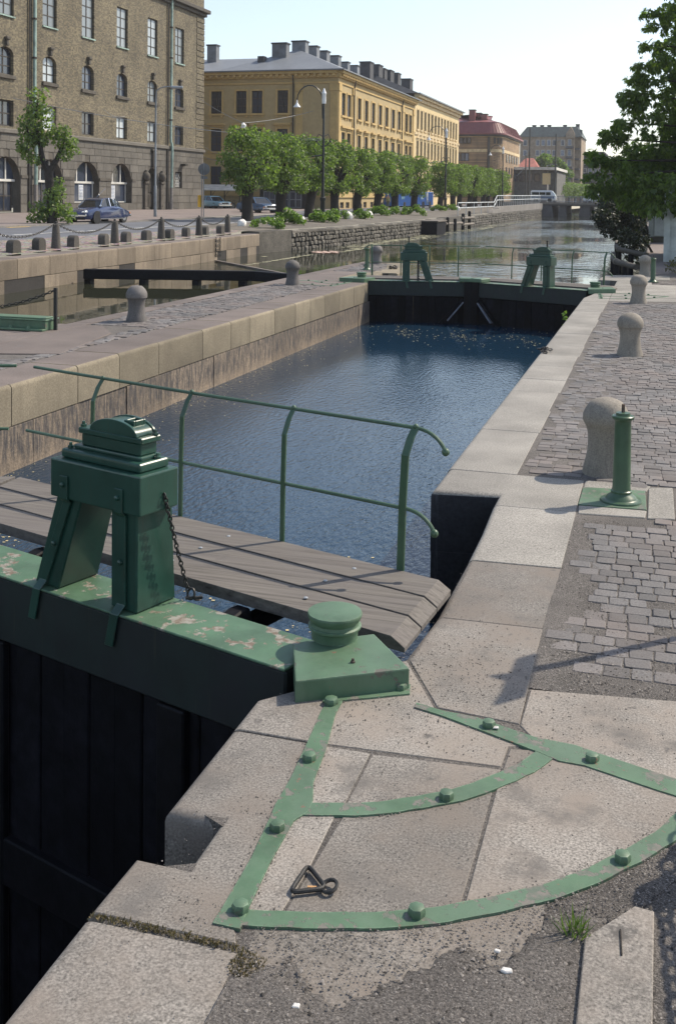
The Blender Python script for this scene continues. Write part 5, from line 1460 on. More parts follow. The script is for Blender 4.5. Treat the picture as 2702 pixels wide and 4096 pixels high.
for k in range(6):
    t = 99.25+k*.3
    mb.beam(FB(t,2.95,.2),FB(min(100.75,t+.8),2.95+min(.8,100.75-t)*1.8,.2),.05,.03,(1,0,0)); mb.beam(FB(t,2.95,.22),FB(max(99.25,t-.8),2.95+min(.8,t-99.25)*1.8+.01,.22),.05,.03,(1,0,0))
mb.build('grille_bars', M['frame_white'], gr)
mb = MB(); FB.box(mb, 100.4, 101.0, 5.1, 5.35, -.6, 0); mb.build('lamp_bracket', M['frame_dark'], b1)
for i, a in enumerate((73.26, 97.5)):
    mb = MB(); pth = [FB(a+.35,26,-.22),FB(a+.25,7.5,-.22),FB(a+.25,7.2,-.34),FB(a+.30,6.5,-.36),FB(a+.28,.7,-.30)]
    mb.tube(pth, .14, 8); dp = mb.build('downpipe', M['verdigris'], b1, smooth=True)
    mb = MB(); mb.lathe([(0,.17),(2.2,.17)], FB(a+.28,.7,-.30), 8); mb.build('pipe_foot', M['concrete'], dp)
    for zc in (9.5,12.6,15.6,18.6):
        mb = MB(); mb.lathe([(0,.185),(.14,.185)], FB(a+.26,zc,-.22), 8); mb.build('pipe_collar', M['frame_dark'], dp)
    mb = MB(); mb.tube([FB(a-.25,26,-.12),FB(a-.32,.7,-.12)], .07, 6); mb.build('cable_conduit', M['frame_dark'], b1)

# ------------------------------------------------------------------ ochre corner building
YX, YY = -35.22, 117.25
FY = Facade('X', YX); FF = Facade('Y', YY)
b2 = thing('ochre_building', 'ochre plaster corner building with grey hipped roof and many chimneys', 'building', (YX,YY,.65))
cols = [(118.5,120.0),(120.85,122.35),(125.4,126.8),(128.6,130.1),(131.95,133.4),(135.4,136.95),(138.8,140.4),(142.35,144.05),(145.9,147.5),(150.4,152.0),(152.95,154.5)]
rows = [(11.5,14.07),(7.1,9.6),(2.9,5.4),(.85,1.55)]
fcols = [(-69.5,-68.1),(-64.5,-63.1),(-60.6,-59.2),(-56.5,-55.1),(-50.75,-49.4),(-47.6,-46.3),(-45.65,-44.35),(-42.5,-41.2)]
hR = [(a,b,z0,z1) for a,b in cols for z0,z1 in rows]
frow = [(11.7,14.3),(7.3,9.9),(3.4,5.55)]
hF = [(a,b,z0,z1) for a,b in fcols for z0,z1 in frow]
mb = MB(); wall_holes(mb, FY, YY, 156.4, .5, 16.1, hR, .28); wall_holes(mb, FF, -75, YX, .5, 16.1, hF, .28)
mb.build('wall', M['ochre'], b2)
def band(F, a0, a1, z0, z1, pr, mat, name, parent):
    mb = MB(); F.box(mb, a0, a1, z0, z1, -pr, .02); return mb.build(name, mat, parent)
OT = M['ochre_trim']
for F, a0, a1 in ((FY, YY-.30, 156.4), (FF, -75, YX)):
    ex = .0
    band(F, a0 if F is FY else a0, a1 if F is FY else a1+.0, 16.12, 16.5, .65, OT, 'cornice', b2)
    band(F, a0 if F is FY else a0, a1, 15.68, 16.11, .30, OT, 'cornice_band', b2)
    band(F, a0 if F is FY else a0, a1, 15.02, 15.22, .12, OT, 'frieze_moulding', b2)
    band(F, a0 if F is FY else a0, a1, 6.45, 6.95, .18, OT, 'string_course', b2)
    band(F, a0 if F is FY else a0, a1, 2.1, 2.6, .16, OT, 'plinth_band', b2)
for F, a0, a1, st in ((FY, YY, 156.2, .75), (FF, -60, YX, .75)):
    a = a0+.2
    mb = MB()
    while a < a1-.2:
        F.box(mb, a, a+.32, 15.82, 16.11, -.58, -.305); a += st
    mb.build('dentils', OT, b2)
def surround(F, a0, a1, z0, z1, hood):
    mb = MB()
    F.box(mb, a0-.2, a0-.002, z0, z1+.18, -.07, .02); F.box(mb, a1+.002, a1+.2, z0, z1+.18, -.07, .02); F.box(mb, a0-.002, a1+.002, z1+.002, z1+.18, -.07, .02)
    F.box(mb, a0-.32, a1+.32, z0-.22, z0-.005, -.2, .02)
    for a in (a0-.15, a1-.1): F.box(mb, a, a+.25, z0-.48, z0-.222, -.12, .02)
    if hood: F.box(mb, a0-.4, a1+.4, z1+.45, z1+.68, -.32, .02); F.box(mb, a0-.25, a1+.25, z1+.22, z1+.448, -.10, .02)
    mb.build('window_surround', OT, b2)
def paired(cs):
    return cs
for F, cs, rw_ in ((FY, cols, rows), (FF, fcols, frow)):
    for a0, a1 in cs:
        if F is FF and a0 < -58: continue
        for j, (z0, z1) in enumerate(rw_):
            window(F, b2, (a0,a1,z0,z1), .18, M['frame_dark'], M['glass_blue'] if (F is FY and (int(a0*3)+j) % 3) else M['glass'], 2, 3 if j < 2 else 2, .09, .05)
            if j < 2: surround(F, a0, a1, z0, z1, j == 1)
for F, ps in ((FY, ((YY+.05,YY+1.0),(123.0,123.9),(148.5,149.4),(155.3,156.2))), (FF, ((-40.27,-39.45),(-36.15,YX-.02),(-53.2,-52.4)))):
    for a0, a1 in ps:
        mb = MB(); F.box(mb, a0, a1, 6.97, 14.15, -.10, .02); F.box(mb, a0-.08, a1+.08 if a1 < YX-.1 or F is FY else a1, 14.16, 15.0, -.16, .02)
        mb.build('pilaster', OT, b2, bevel=.02)
for F, a in ((FF,-40.55),(FY,123.35),(FY,148.0)):
    mb = MB(); mb.tube([F(a,16,-.35),F(a,15,-.16),F(a,.8,-.16)], .09, 6); mb.build('downpipe', M['frame_dark'], b2, smooth=True)
def hip(mb, x0, x1, y0, y1, z0, ridge):
    (rx0, ry0), (rx1, ry1), rz = ridge
    vs = [(x0,y0,z0),(x1,y0,z0),(x1,y1,z0),(x0,y1,z0),(rx0,ry0,rz),(rx1,ry1,rz)]
    if rx0 == rx1: fs = [(0,1,4),(1,2,5,4),(2,3,5),(3,0,4,5)]
    else: fs = [(0,1,5,4),(1,2,5),(2,3,4,5),(3,0,4)]
    mb.add(vs, fs+[(3,2,1,0)])
mb = MB(); hip(mb, -50.0, YX+.75, YY-.75, 157.6, 16.51, ((-42.4,124.3),(-42.4,157.5),19.9)); mb.build('roof', M['roofgrey'], b2)
mb = MB(); hip(mb, -80, -44.0, YY-.72, 132, 16.505, ((-76,124.3),(-45,124.3),18.95)); mb.build('roof', M['roofgrey'], b2)
mb = MB(); mb.beam((-80,YY-.78,16.5),(YX+.8,YY-.78,16.5),.14,.14); mb.beam((YX+.8,YY-.8,16.5),(YX+.8,157.6,16.5),.14,.14); mb.build('gutter', M['roofgrey'], b2)
def chim(parent, x0, x1, y0, y1, z0, z1, mat):
    mb = MB(); mb.box(x0,x1,y0,y1,z0,z1); c = mb.build('chimney', mat, parent)
    mb = MB(); mb.box(x0-.1,x1+.1,y0-.1,y1+.1,z1+.002,z1+.16); mb.build('chimney_cap', M['chimney_dark'], c)
CH = M['chimney']
chim(b2, -44.7, -42.9, 121.2, 122.4, 17.5, 20.2, CH)
for y0, y1, z1 in ((124.1,125.4,20.8),(128.6,129.8,20.8),(132.8,134.2,20.75),(138.0,139.3,20.8),(142.5,143.6,20.5),(147.3,148.6,20.6)):
    chim(b2, -43.2, -41.5, y0, y1, 18.6, z1, CH)
chim(b2, -53.6, -52.4, 122.5, 123.5, 17.5, 20.4, CH)
mb = MB(); mb.box(-45.9,-45.1,119.6,120.6,16.9,18.6); mb.build('roof_hatch', M['roofdark'], b2)
# ------------------------------------------------------------------ cream neighbour
b3 = thing('cream_building', 'cream plaster terrace building with tall narrow windows beside the ochre one', 'building', (YX,157,.65))
F3 = Facade('X', YX-.03)
ccols = []
a = 158.2
for k in range(13):
    ccols.append((a, a+1.35)); a += 2.62
crow = [(12.4,15.3),(8.1,10.7),(3.6,6.2)]
mb = MB(); wall_holes(mb, F3, 156.42, 193, .5, 17.0, [(a0,a1,z0,z1) for a0,a1 in ccols for z0,z1 in crow], .28)
mb.poly([F3(193,.5),F3(193,17),F3(193,17,16),F3(193,.5,16)]); mb.poly([F3(156.42,16),F3(156.42,17),F3(156.42,17,16),F3(156.42,16,16)])
mb.build('wall', M['cream'], b3)
for a0, a1 in ccols:
    for j, (z0, z1) in enumerate(crow):
        window(F3, b3, (a0,a1,z0,z1), .18, M['frame_dark'], M['glass_blue'] if (int(a0*3)+j) % 3 else M['glass'], 2, 3, .08, .045)
        mb = MB(); F3.box(mb, a0-.3, a1+.3, z0-.25, z0-.01, -.16, .02)
        if j == 1: mb.extrude([F3(a0-.35,z1+.35,-.2),F3(a1+.35,z1+.35,-.2),F3((a0+a1)/2,z1+1.05,-.2)], F3(0,0,.2)-F3(0,0,0))
        F3.box(mb, a0-.16, a0-.002, z0, z1+.15, -.06, .02); F3.box(mb, a1+.002, a1+.16, z0, z1+.15, -.06, .02)
        mb.build('window_surround', M['cream_trim'], b3)
for z0, z1, pr in ((17.01,17.5,.7),(16.5,17.0,.3),(11.55,11.9,.15),(7.2,7.6,.2),(2.4,2.8,.15)):
    band(F3, 156.43, 193.2, z0, z1, pr, M['cream_trim'], 'moulding', b3)
mb = MB(); hip(mb, -50.4, YX+.75, 156.0, 194, 17.51, ((-42.4,160),(-42.4,189),20.8)); mb.build('roof', M['roofdark'], b3)
mb = MB(); mb.beam((YX+.78,156.1,17.5),(YX+.78,194,17.5),.3,.2); mb.build('gutter', M['roofgrey'], b3)
for y0, y1, z1 in ((154.6,156.6,22.0),(159.8,162.2,22.2),(163.2,165,22.0),(167.1,169.5,22.2),(172.2,174.2,22.3),(181.0,183.2,22.3)):
    chim(b3, -43.2, -41.6, y0, y1, 19.0, z1, M['chimney_dark'])
# ------------------------------------------------------------------ red mansard building
b4 = thing('red_roof_building', 'pale brick building with a red metal mansard roof and rounded corner tower', 'building', (-32,215,.65))
def footprint(off):
    pts = [(-60,215-off)]
    for k in range(9):
        a = -PI/2+PI/2*k/8
        pts.append((-33.5+(2.9+off)*math.cos(a), 217.9+(2.9+off)*math.sin(a)))
    pts += [(-30.6+off,243+off),(-60,243+off)]
    return pts
mb = MB(); mb.prism(footprint(0), .5, 14.4); mb.build('wall', M['brick_pale'], b4)
mb = MB(); mb.prism(footprint(.06), 11.3, 11.9); mb.prism(footprint(.05), 14.3, 14.42); mb.build('band_course', M['cream_trim'], b4)
mb = MB(); mb.prism(footprint(.5), 14.5, 14.8); mb.prism(footprint(.25), 14.43, 14.49); mb.build('cornice', M['darkstone'], b4)
mb = MB(); mb.prism(footprint(.7), 14.81, 15.1); mb.build('eaves', M['roofred'], b4)
P0_, P1_, P2_ = footprint(.6), footprint(-.7), footprint(-2.2)
mb = MB(); mb.loft([[(x,y,15.11) for x,y in P0_],[(x,y,17.3) for x,y in P1_]]); rf = mb.build('mansard_roof', M['roofred'], b4)
mb = MB()
for i in range(len(P0_)):
    a, b = P0_[i], P0_[(i+1)%len(P0_)]; c, d = P1_[i], P1_[(i+1)%len(P1_)]
    n = max(1, int(math.hypot(a[0]-b[0], a[1]-b[1])/.9))
    if i >= len(P0_)-2: continue
    for k in range(n):
        t = k/n
        mb.beam((a[0]+(b[0]-a[0])*t, a[1]+(b[1]-a[1])*t, 15.13),(c[0]+(d[0]-c[0])*t, c[1]+(d[1]-c[1])*t, 17.32),.06,.08)
mb.build('standing_seams', M['roofred'], rf)
mb = MB(); mb.loft([[(x,y,17.31) for x,y in footprint(-.6)],[(x,y,19.0) for x,y in footprint(-7)]]); mb.build('upper_roof', M['roofred'], b4)
for x, y, z1, s in ((-37.0,217,19.8,.6),(-36.0,219,19.3,.5),(-34.7,218,19.0,.6)): chim(b4, x-s, x+s, y, y+1.4, 17, z1, M['roofred'])
F4f = Facade('Y', 215.0); F4r = Facade('X', -30.6)
def far_window(F, root, a0, a1, z0, z1, gl='glass', trim=None, arch=False):
    mb = MB(); F.box(mb, a0-.12, a1+.12, z0-.12, z1+.12, -.10, .02)
    w_ = mb.build('window', trim or M['frame_dark'], root)
    mb = MB(); mb.poly([F(a0,z0,-.13),F(a1,z0,-.13),F(a1,z1,-.13),F(a0,z1,-.13)])
    mb.build('pane', M[gl], w_)
for k in range(10):
    a = -41.5+k*.82
    if k < 6: far_window(F4f, b4, a, a+.5, 13.1, 14.1)
for a in (-39.6,-38.6,-37.8): far_window(F4f, b4, a, a+.55, 9.6, 11.0, 'glass_blue')
for y in (221.6,225.6,229.6,233.4,237.4): far_window(F4r, b4, y, y+1.3, 9.6, 11.0, 'glass_blue'); far_window(F4r, b4, y, y+1.1, 6.6, 8.4, 'glass')
for k in range(3):
    a = -PI/2+.5+k*.28; c_ = Vector((-33.5+2.93*math.cos(a), 217.9+2.93*math.sin(a), 0)); t_ = Vector((-math.sin(a), math.cos(a), 0))
    mb = MB(); mb.obox(c_-t_*.22+Vector((0,0,13.0)), t_*.44, Vector((math.cos(a),math.sin(a),0))*.12, Vector((0,0,1.2))); mb.build('window', M['frame_dark'], b4)
mb = MB(); mb.lathe([(.5,.26),(14.3,.26)], (-33.2,214.85,0), 8); mb.build('corner_shaft', M['darkstone'], b4)
# ------------------------------------------------------------------ far buildings
b5 = thing('apartment_building', 'tall beige apartment house with dark green roof, gable and stacked balconies', 'building', (-30,320,1))
F5 = Facade('Y', 320.0); F5r = Facade('X', -24.6)
mb = MB(); mb.box(-40.2,-24.6,320,342,.5,20.1); mb.box(-24.59,-22.8,323,342,.5,20.1); mb.build('wall', M['beige'], b5)
mb = MB(); mb.loft([[(-40.6,319.6,20.11),(-22.4,319.6,20.11),(-22.4,342,20.11),(-40.6,342,20.11)],[(-38.5,322.5,23.2),(-24,322.5,23.2),(-24,340,23.2),(-38.5,340,23.2)]]); mb.build('roof', M['roofgreen'], b5)
mb = MB(); mb.extrude([(-27.0,319.3,19.6),(-24.4,319.3,19.6),(-24.5,319.3,21.0),(-25.6,319.3,23.0),(-26.9,319.3,21.0)], (0,4,0)); mb.build('gable', M['beige'], b5)
for x in (-36.9,-34.6,-32.5,-27.9,-24.2): chim(b5, x-.5, x+.5, 326, 327.5, 22, 24.0 if x > -25 else 23.8, M['chimney_dark'])
mb = MB(); mb.box(-24.0,-22.6,322.6,324,20.1,22.3); mb.build('corner_turret', M['roofgreen'], b5)
for j in range(5):
    for x in (-39.1,-35.5,-33.9,-32.3,-30.7,-28.3): far_window(F5, b5, x, x+.85, 17.6-2.95*j, 19.1-2.95*j, 'glass_blue', M['frame_white'])
    far_window(F5, b5, -26.3, -25.5, 17.6-2.95*j, 19.3-2.95*j, 'glass_blue', M['frame_white'])
    mb = MB(); mb.box(-26.9,-24.9,318.6,319.98,16.7-2.95*j,17.3-2.95*j); mb.build('balcony', M['concrete_dark'], b5)
    mb = MB(); mb.box(-24.58,-23.2,321.5,324,16.4-2.95*j,16.9-2.95*j); mb.build('balcony', M['concrete_dark'], b5)
b6 = thing('dark_building', 'dark flat-roofed block at the far right end of the street', 'building', (-19,335,1))
mb = MB(); mb.box(-23.5,-17.0,335,360,.5,16.0); mb.build('wall', M['greyblue'], b6)
F6 = Facade('Y', 335.0)
for j in range(5):
    for x in (-23.0,-21.4,-19.9,-18.4): far_window(F6, b6, x, x+1.0, 12.6-2.5*j, 13.7-2.5*j, 'glass_blue', M['frame_white'])
mb = MB(); mb.box(-23.7,-16.8,334.8,360.2,16.01,16.4); mb.build('parapet', M['roofdark'], b6)
b6b = thing('low_building', 'pale low building mostly hidden behind the foliage at the far right', 'building', (-14,345,1))
mb = MB(); mb.box(-16.9,-9,340,360,.5,13.5); mb.build('wall', M['flatgrey'], b6b)
mb = MB(); mb.box(-17.0,-8.9,339.8,360.2,13.51,13.9); mb.build('roof_edge', M['roofdark'], b6b)
b7 = thing('flat_roofed_building', 'low grey building with a pale flat roof edge beyond the bridge', 'building', (-26,235,1))
mb = MB(); mb.box(-32,-23.6,235,262,.5,8.3); mb.box(-23.59,-22.0,240,262,.5,8.0); mb.build('wall', M['flatgrey'], b7)
mb = MB(); mb.box(-32.5,-21.6,234,262.5,8.31,8.9); mb.build('roof_slab', M['shedroof'], b7)
F7 = Facade('Y', 235.0)
for x in (-24.4,): 
    mb = MB(); F7.box(mb, -24.6,-22.9,5.2,7.6,-.06,0); mb.build('pale_panel', M['cream'], b7)
for x in (-31,-29.4,-27.8,-26.2): far_window(F7, b7, x, x+1.0, 5.9, 7.4, 'glass')
b8 = thing('red_tiled_house', 'small house with a red tiled roof behind the flat-roofed building', 'building', (-31,270,1))
mb = MB(); mb.box(-34.5,-29.5,270,278,.5,9.5); mb.build('wall', M['beige'], b8)
mb = MB(); hip(mb, -34.9, -29.1, 269.5, 278.5, 9.51, ((-33,274),(-31,274),12.2)); mb.build('roof', M['redcloth'], b8)
# ================================================================== GREENERY
CHEST = [(-0.04, 47.24, 11.69), (0.79, 46.18, 11.38), (1.38, 45.53, 11.27), (1.95, 44.47, 10.81), (-0.14, 44.72, 10.71), (0.37, 44.82, 10.61), (1.11, 45.13, 10.68), (1.48, 44.13, 10.4), (-0.01, 43.41, 9.77), (0.65, 47.03, 10.36), (1.28, 47.4, 10.58), (1.82, 46.08, 10.23), (0.04, 45.0, 9.65), (0.69, 47.0, 9.89), (1.39, 46.12, 9.82), (1.89, 46.0, 9.59), (-0.06, 44.05, 8.91), (0.48, 45.09, 9.07), (0.98, 43.54, 8.74), (1.62, 42.88, 8.68), (-0.55, 46.22, 8.73), (0.17, 43.63, 8.5), (0.69, 46.77, 8.9), (1.43, 44.61, 8.62), (1.92, 43.36, 8.42), (-0.67, 46.15, 8.31), (0.06, 43.29, 7.81), (0.75, 42.72, 7.86), (1.2, 44.22, 7.89), (1.58, 44.19, 7.95), (-0.51, 47.01, 7.71), (0.06, 44.86, 7.51), (0.64, 43.01, 7.23), (1.18, 45.42, 7.59), (1.74, 47.3, 7.77), (-1.02, 45.29, 7.23), (-0.49, 43.31, 6.86), (0.28, 47.42, 7.16), (0.67, 44.72, 6.99), (1.44, 46.5, 7.26), (1.83, 45.13, 7.16), (-1.24, 46.12, 6.78), (-0.65, 43.66, 6.43), (0.01, 44.05, 6.53), (0.76, 47.32, 6.77), (1.21, 45.41, 6.59), (1.75, 43.41, 6.3), (-1.06, 47.11, 6.28), (-0.39, 44.36, 5.94), (0.27, 44.03, 5.91), (0.69, 44.76, 6.01), (1.17, 45.44, 6.12), (1.81, 47.18, 6.12), (-1.21, 44.46, 5.42), (-0.68, 43.11, 5.5), (0.16, 45.7, 5.51), (0.63, 45.8, 5.51), (1.14, 44.29, 5.38), (1.71, 45.13, 5.39), (-1.58, 46.68, 5.19), (-0.86, 43.8, 4.89), (-0.1, 45.43, 5.14), (0.37, 47.49, 5.17), (0.96, 42.93, 4.76), (1.45, 43.14, 4.96), (2.22, 45.91, 5.04), (-1.55, 47.25, 4.72), (-0.97, 46.08, 4.43), (-0.32, 46.02, 4.4), (0.31, 45.37, 4.53), (0.96, 45.48, 4.6), (1.46, 44.91, 4.43), (2.22, 46.03, 4.41), (-1.94, 45.79, 3.9), (-1.44, 45.61, 3.95), (-0.78, 45.67, 4.01), (0.02, 46.92, 3.96), (0.56, 47.22, 4.03), (1.15, 46.92, 3.96), (1.82, 43.5, 3.91), (-1.78, 43.19, 3.43), (-1.33, 45.33, 3.55), (-0.65, 42.86, 3.41), (0.16, 45.79, 3.49), (0.69, 44.17, 3.45), (1.23, 42.9, 3.51), (1.94, 46.42, 3.46), (-1.9, 43.17, 2.94), (-1.36, 43.97, 2.91), (-0.55, 44.33, 2.97), (-0.01, 46.85, 2.93), (0.72, 45.19, 3.07), (1.31, 44.02, 2.87), (1.98, 44.46, 3.07), (-1.27, 45.15, 2.33), (-0.72, 44.04, 2.43), (-0.05, 43.89, 2.54), (0.51, 44.4, 2.49), (0.98, 44.79, 2.46), (1.76, 46.97, 2.47), (2.3, 47.15, 2.58)]
SPRAY = [(-0.61, 44.0, 8.39), (-0.8, 44.0, 7.64), (-0.52, 44.0, 9.63), (-1.01, 44.0, 7.09), (-1.42, 44.0, 6.44), (-1.32, 44.0, 6.14), (-2.04, 44.0, 4.75), (-1.83, 44.0, 4.92), (-2.52, 44.0, 3.9), (-2.31, 44.0, 4.02), (-2.54, 44.0, 3.29), (-2.33, 44.0, 2.88), (-2.44, 44.0, 2.66), (-1.6, 44.0, 5.38), (-0.38, 44.0, 9.13)]
DARK = [(-1.64, 62.43, 3.05), (-1.22, 63.36, 3.09), (-0.68, 62.06, 3.05), (-0.15, 59.74, 2.94), (-2.26, 62.52, 2.6), (-1.76, 63.01, 2.62), (-1.21, 63.03, 2.6), (-0.77, 61.98, 2.66), (-0.33, 60.16, 2.75), (0.19, 59.83, 2.7), (-2.91, 64.69, 2.41), (-2.32, 59.81, 2.37), (-1.93, 64.07, 2.3), (-1.4, 61.34, 2.41), (-0.87, 60.12, 2.4), (-0.39, 58.2, 2.4), (0.11, 57.76, 2.44), (-2.93, 60.36, 2.05), (-2.45, 58.97, 2.07), (-2.01, 59.69, 2.05), (-1.46, 57.49, 2.11), (-1.02, 60.44, 1.98), (-0.65, 61.18, 1.97), (-0.23, 63.15, 2.01), (0.22, 64.98, 2.05), (-2.9, 59.53, 1.63), (-2.53, 61.7, 1.66), (-2.08, 64.91, 1.57), (-1.49, 60.29, 1.7), (-1.08, 57.87, 1.65), (-0.8, 64.5, 1.63), (-0.22, 57.62, 1.79), (-2.96, 57.85, 1.42), (-2.6, 58.17, 1.36), (-2.48, 64.77, 1.26), (-2.07, 64.19, 1.36), (-1.53, 61.47, 1.43), (-1.0, 57.48, 1.49), (-0.56, 63.58, 1.34), (-0.06, 64.0, 1.41), (-2.94, 57.93, 1.15), (-2.53, 57.43, 1.15), (-2.29, 61.98, 0.93), (-1.77, 62.74, 0.99), (-1.14, 58.3, 1.17), (-0.7, 62.02, 1.09), (-0.25, 59.38, 1.11), (0.18, 60.19, 1.03), (-2.69, 60.78, 0.73), (-2.34, 64.9, 0.64), (-1.74, 62.59, 0.63), (-1.34, 61.41, 0.76), (-0.94, 61.64, 0.68), (-0.47, 62.94, 0.64), (-0.01, 57.38, 0.79), (-2.21, 61.78, 0.42), (-1.68, 57.87, 0.45), (-1.26, 58.49, 0.38)]
BANK = [(-1.51, 50.0, 0.78), (-1.13, 50.0, 0.59), (-0.76, 50.0, 0.5), (-0.58, 50.0, 0.8), (-0.94, 50.0, 0.21), (-0.57, 50.0, 0.12), (-1.21, 50.0, -0.09), (-0.74, 50.0, -0.23), (-1.5, 50.0, 0.29), (-0.39, 50.0, 0.42), (-0.5, 50.0, 1.09), (-0.56, 50.0, -0.26)]
def leaf_quads(C, T, N, L, Wd, fold=.15):
    """one 4-sided leaf per centre: T along the blade, N its normal"""
    T = T/np.linalg.norm(T, axis=1, keepdims=True)
    B = np.cross(N, T); B /= np.linalg.norm(B, axis=1, keepdims=True)+1e-9
    Nn = np.cross(T, B)
    L = L[:, None]; Wd = Wd[:, None]
    a = C-T*L*.5; b = C+B*Wd*.5+Nn*Wd*fold-T*L*.05; c = C+T*L*.5; d = C-B*Wd*.5+Nn*Wd*fold-T*L*.05
    V = np.stack([a,b,c,d], 1).reshape(-1, 3)
    return V, np.arange(len(V)).reshape(-1, 4)
def leaf_clumps(name, clumps, mat, per, size, seed, droop=.5, outward=.6, center=None, spread=.5, palm=False):
    """clumps: (x,y,z,r); leaves crowd towards each clump's outer shell"""
    g = np.random.default_rng(seed); Cs, Ts, Ns = [], [], []
    for (x, y, z, r) in clumps:
        n = max(4, int(per*(r/.6)**2))
        d = g.normal(size=(n, 3)); d /= np.linalg.norm(d, axis=1, keepdims=True)
        rad = r*(1-spread*g.random(n)**1.5)
        c = np.array([x,y,z])+d*rad[:, None]*np.array([1,1,.85])
        nrm = d*outward+g.normal(size=(n, 3))*.55+np.array([0,0,.45])
        t = g.normal(size=(n, 3))*.7+d*.4-np.array([0,0,droop])
        Cs.append(c); Ts.append(t); Ns.append(nrm)
    C, T, N = map(np.concatenate, (Cs, Ts, Ns))
    n = len(C)
    if palm:                              # five leaflets fanned from one stalk
        Vs, Fs, k = [], [], 0
        T = T/np.linalg.norm(T, axis=1, keepdims=True); B = np.cross(N, T); B /= np.linalg.norm(B, axis=1, keepdims=True)
        s = size*(.75+.5*g.random(n))
        for a, ls in ((-1.15,.72),(-.58,.92),(0,1),(.58,.92),(1.15,.72)):
            t = T*math.cos(a)+B*math.sin(a)-np.array([0,0,.25])
            V, F = leaf_quads(C+t*(s*ls*.5)[:, None], t, N+g.normal(size=(n,3))*.2, s*ls, s*ls*.36)
            Vs.append(V); Fs.append(F+k); k += len(V)
        V, F = np.concatenate(Vs), np.concatenate(Fs)
    else:
        s = size*(.65+.7*g.random(n))
        V, F = leaf_quads(C, T, N, s, s*.78)
    return np_mesh(name, V, F, mat)
def pollard_clumps(seed, w=2.3, d=1.55, z0=2.0, z1=5.65, n=105):
    g = rng(seed); out = []
    while len(out) < n:
        x, y, z = g.uniform(-1,1), g.uniform(-1,1), g.uniform(-1,1)
        f = (abs(x)**5+abs(y)**5+abs(z)**5)
        if f > 1.0: continue
        if f < .25 and g.random() < .86: continue
        zz = (z+1)/2
        k = .76+.18*math.sin(PI*min(1, zz*1.1))              # narrower towards the trunk
        r = g.uniform(.34, .62)
        out.append((x*d*k+g.uniform(-.15,.15), y*w*k+g.uniform(-.15,.15), z0+(z1-z0)*zz+g.uniform(-.2,.2), r))
    # short vertical shoots above the flat top
    for i in range(14): out.append((g.uniform(-d,d)*.8, g.uniform(-w,w)*.8, z1+g.uniform(.0,.35), .26))
    return out
POL = [leaf_clumps('crown', pollard_clumps(s), M['leaf_lime'], 84, .18, s, droop=.9, outward=.55) for s in (1,2,3,4)]
def trunk_mesh(seed, h=2.6, r=.38, lean=.2):
    g = rng(seed); mb = MB(); n = 10
    path = [(lean*t*t+.05*math.sin(t*5+seed), .05*math.sin(t*4+seed*2), h*t-.1) for t in [i/8 for i in range(9)]]
    mb.tube(path, [r*1.35,r*1.08,r,r*.95,r*.93,r*.97,r*1.05,r*1.15,r*.9], 12)
    top = path[-1]
    for k in range(6):
        a = 2*PI*k/6+g.uniform(-.3,.3); q = (top[0]+math.cos(a)*g.uniform(.8,1.5), top[1]+math.sin(a)*g.uniform(.8,1.5), top[2]+g.uniform(1.0,2.4))
        m = [(top[i]*.5+q[i]*.5+(.25 if i == 2 else 0)) for i in range(3)]
        mb.tube([(top[0],top[1],top[2]-.3), m, q], [.20,.13,.07], 7)
    return mb.mesh('trunk', M['bark'], smooth=True)
TRK = [trunk_mesh(s) for s in (1,2,3)]
ty = [66.05,72.6,79.4,85.6,93.2,99.6,107.4,115.4,131.5,138,144.5,151,157,163,169,175,181]
ordn = ['first','second','third','fourth','fifth','sixth','seventh','eighth','ninth','tenth','eleventh','twelfth','thirteenth','fourteenth','fifteenth','sixteenth','seventeenth','eighteenth','nineteenth']
for i, y in enumerate(ty):
    x = -26+.15*math.sin(i*3)
    z = gz(x, y)
    extra = 'nearest and leftmost of the row' if i == 0 else ('last of the row, by the bridge' if i == len(ty)-1 else ordn[i]+' in the row counted from the left')
    t = thing('pollard_tree', 'pollarded linden with clipped leafy crown, '+extra, 'tree', (x,y,z), 0, 'pollarded lindens along the canal street')
    put('trunk', TRK[i % 3], t, (0,0,0), (0,0,.0+.2*math.sin(i)))
    s = 1.0+.05*math.sin(i*1.7); lean = .15
    put('crown', POL[i % 4], t, (lean,0,.1 if i < 4 else .0), (0,0,PI*(i//4 % 2)), (s, .98+.06*math.sin(i*2.2), (1.0 if i < 4 else .97)))
# sucker shrubs at their feet and whitewashed stones between
def shrub_mesh(seed, mat, n=26, r=.9, h=.65, size=.15, per=60):
    g = rng(seed); cl = []
    for i in range(n):
        a = g.uniform(0, 2*PI); d = r*math.sqrt(g.random()); cl.append((d*math.cos(a), d*math.sin(a), .12+h*(1-(d/r)**2)*g.uniform(.4,1), g.uniform(.16,.28)))
    return leaf_clumps('foliage', cl, mat, per*4, size, seed, droop=.1)
SHR = [shrub_mesh(s, M['leaf_sucker']) for s in (11,12,13)]
for i, (x, y, s) in enumerate([(-21.35,57.2,1.0),(-21.9,63.0,1.15),(-21.8,69.3,1.25),(-22.9,76.2,.95),(-22.2,80.0,1.05),(-23.3,90.0,1.1),(-22.8,95.5,1.2),(-21.8,98,1.15),(-23.6,118,1.0),(-23.9,126,.9)]):
    t = thing('sucker_shrub', 'low bright green shrub at the foot of the '+ordn[min(i,9)]+' pollarded tree', 'shrub', (x,y,gz(x,y)), 0, 'low green shrubs under the tree row')
    put('foliage', SHR[i % 3], t, (0,0,0), (0,0,i*1.3), (s,s,s*(.9+.2*(i % 2))))
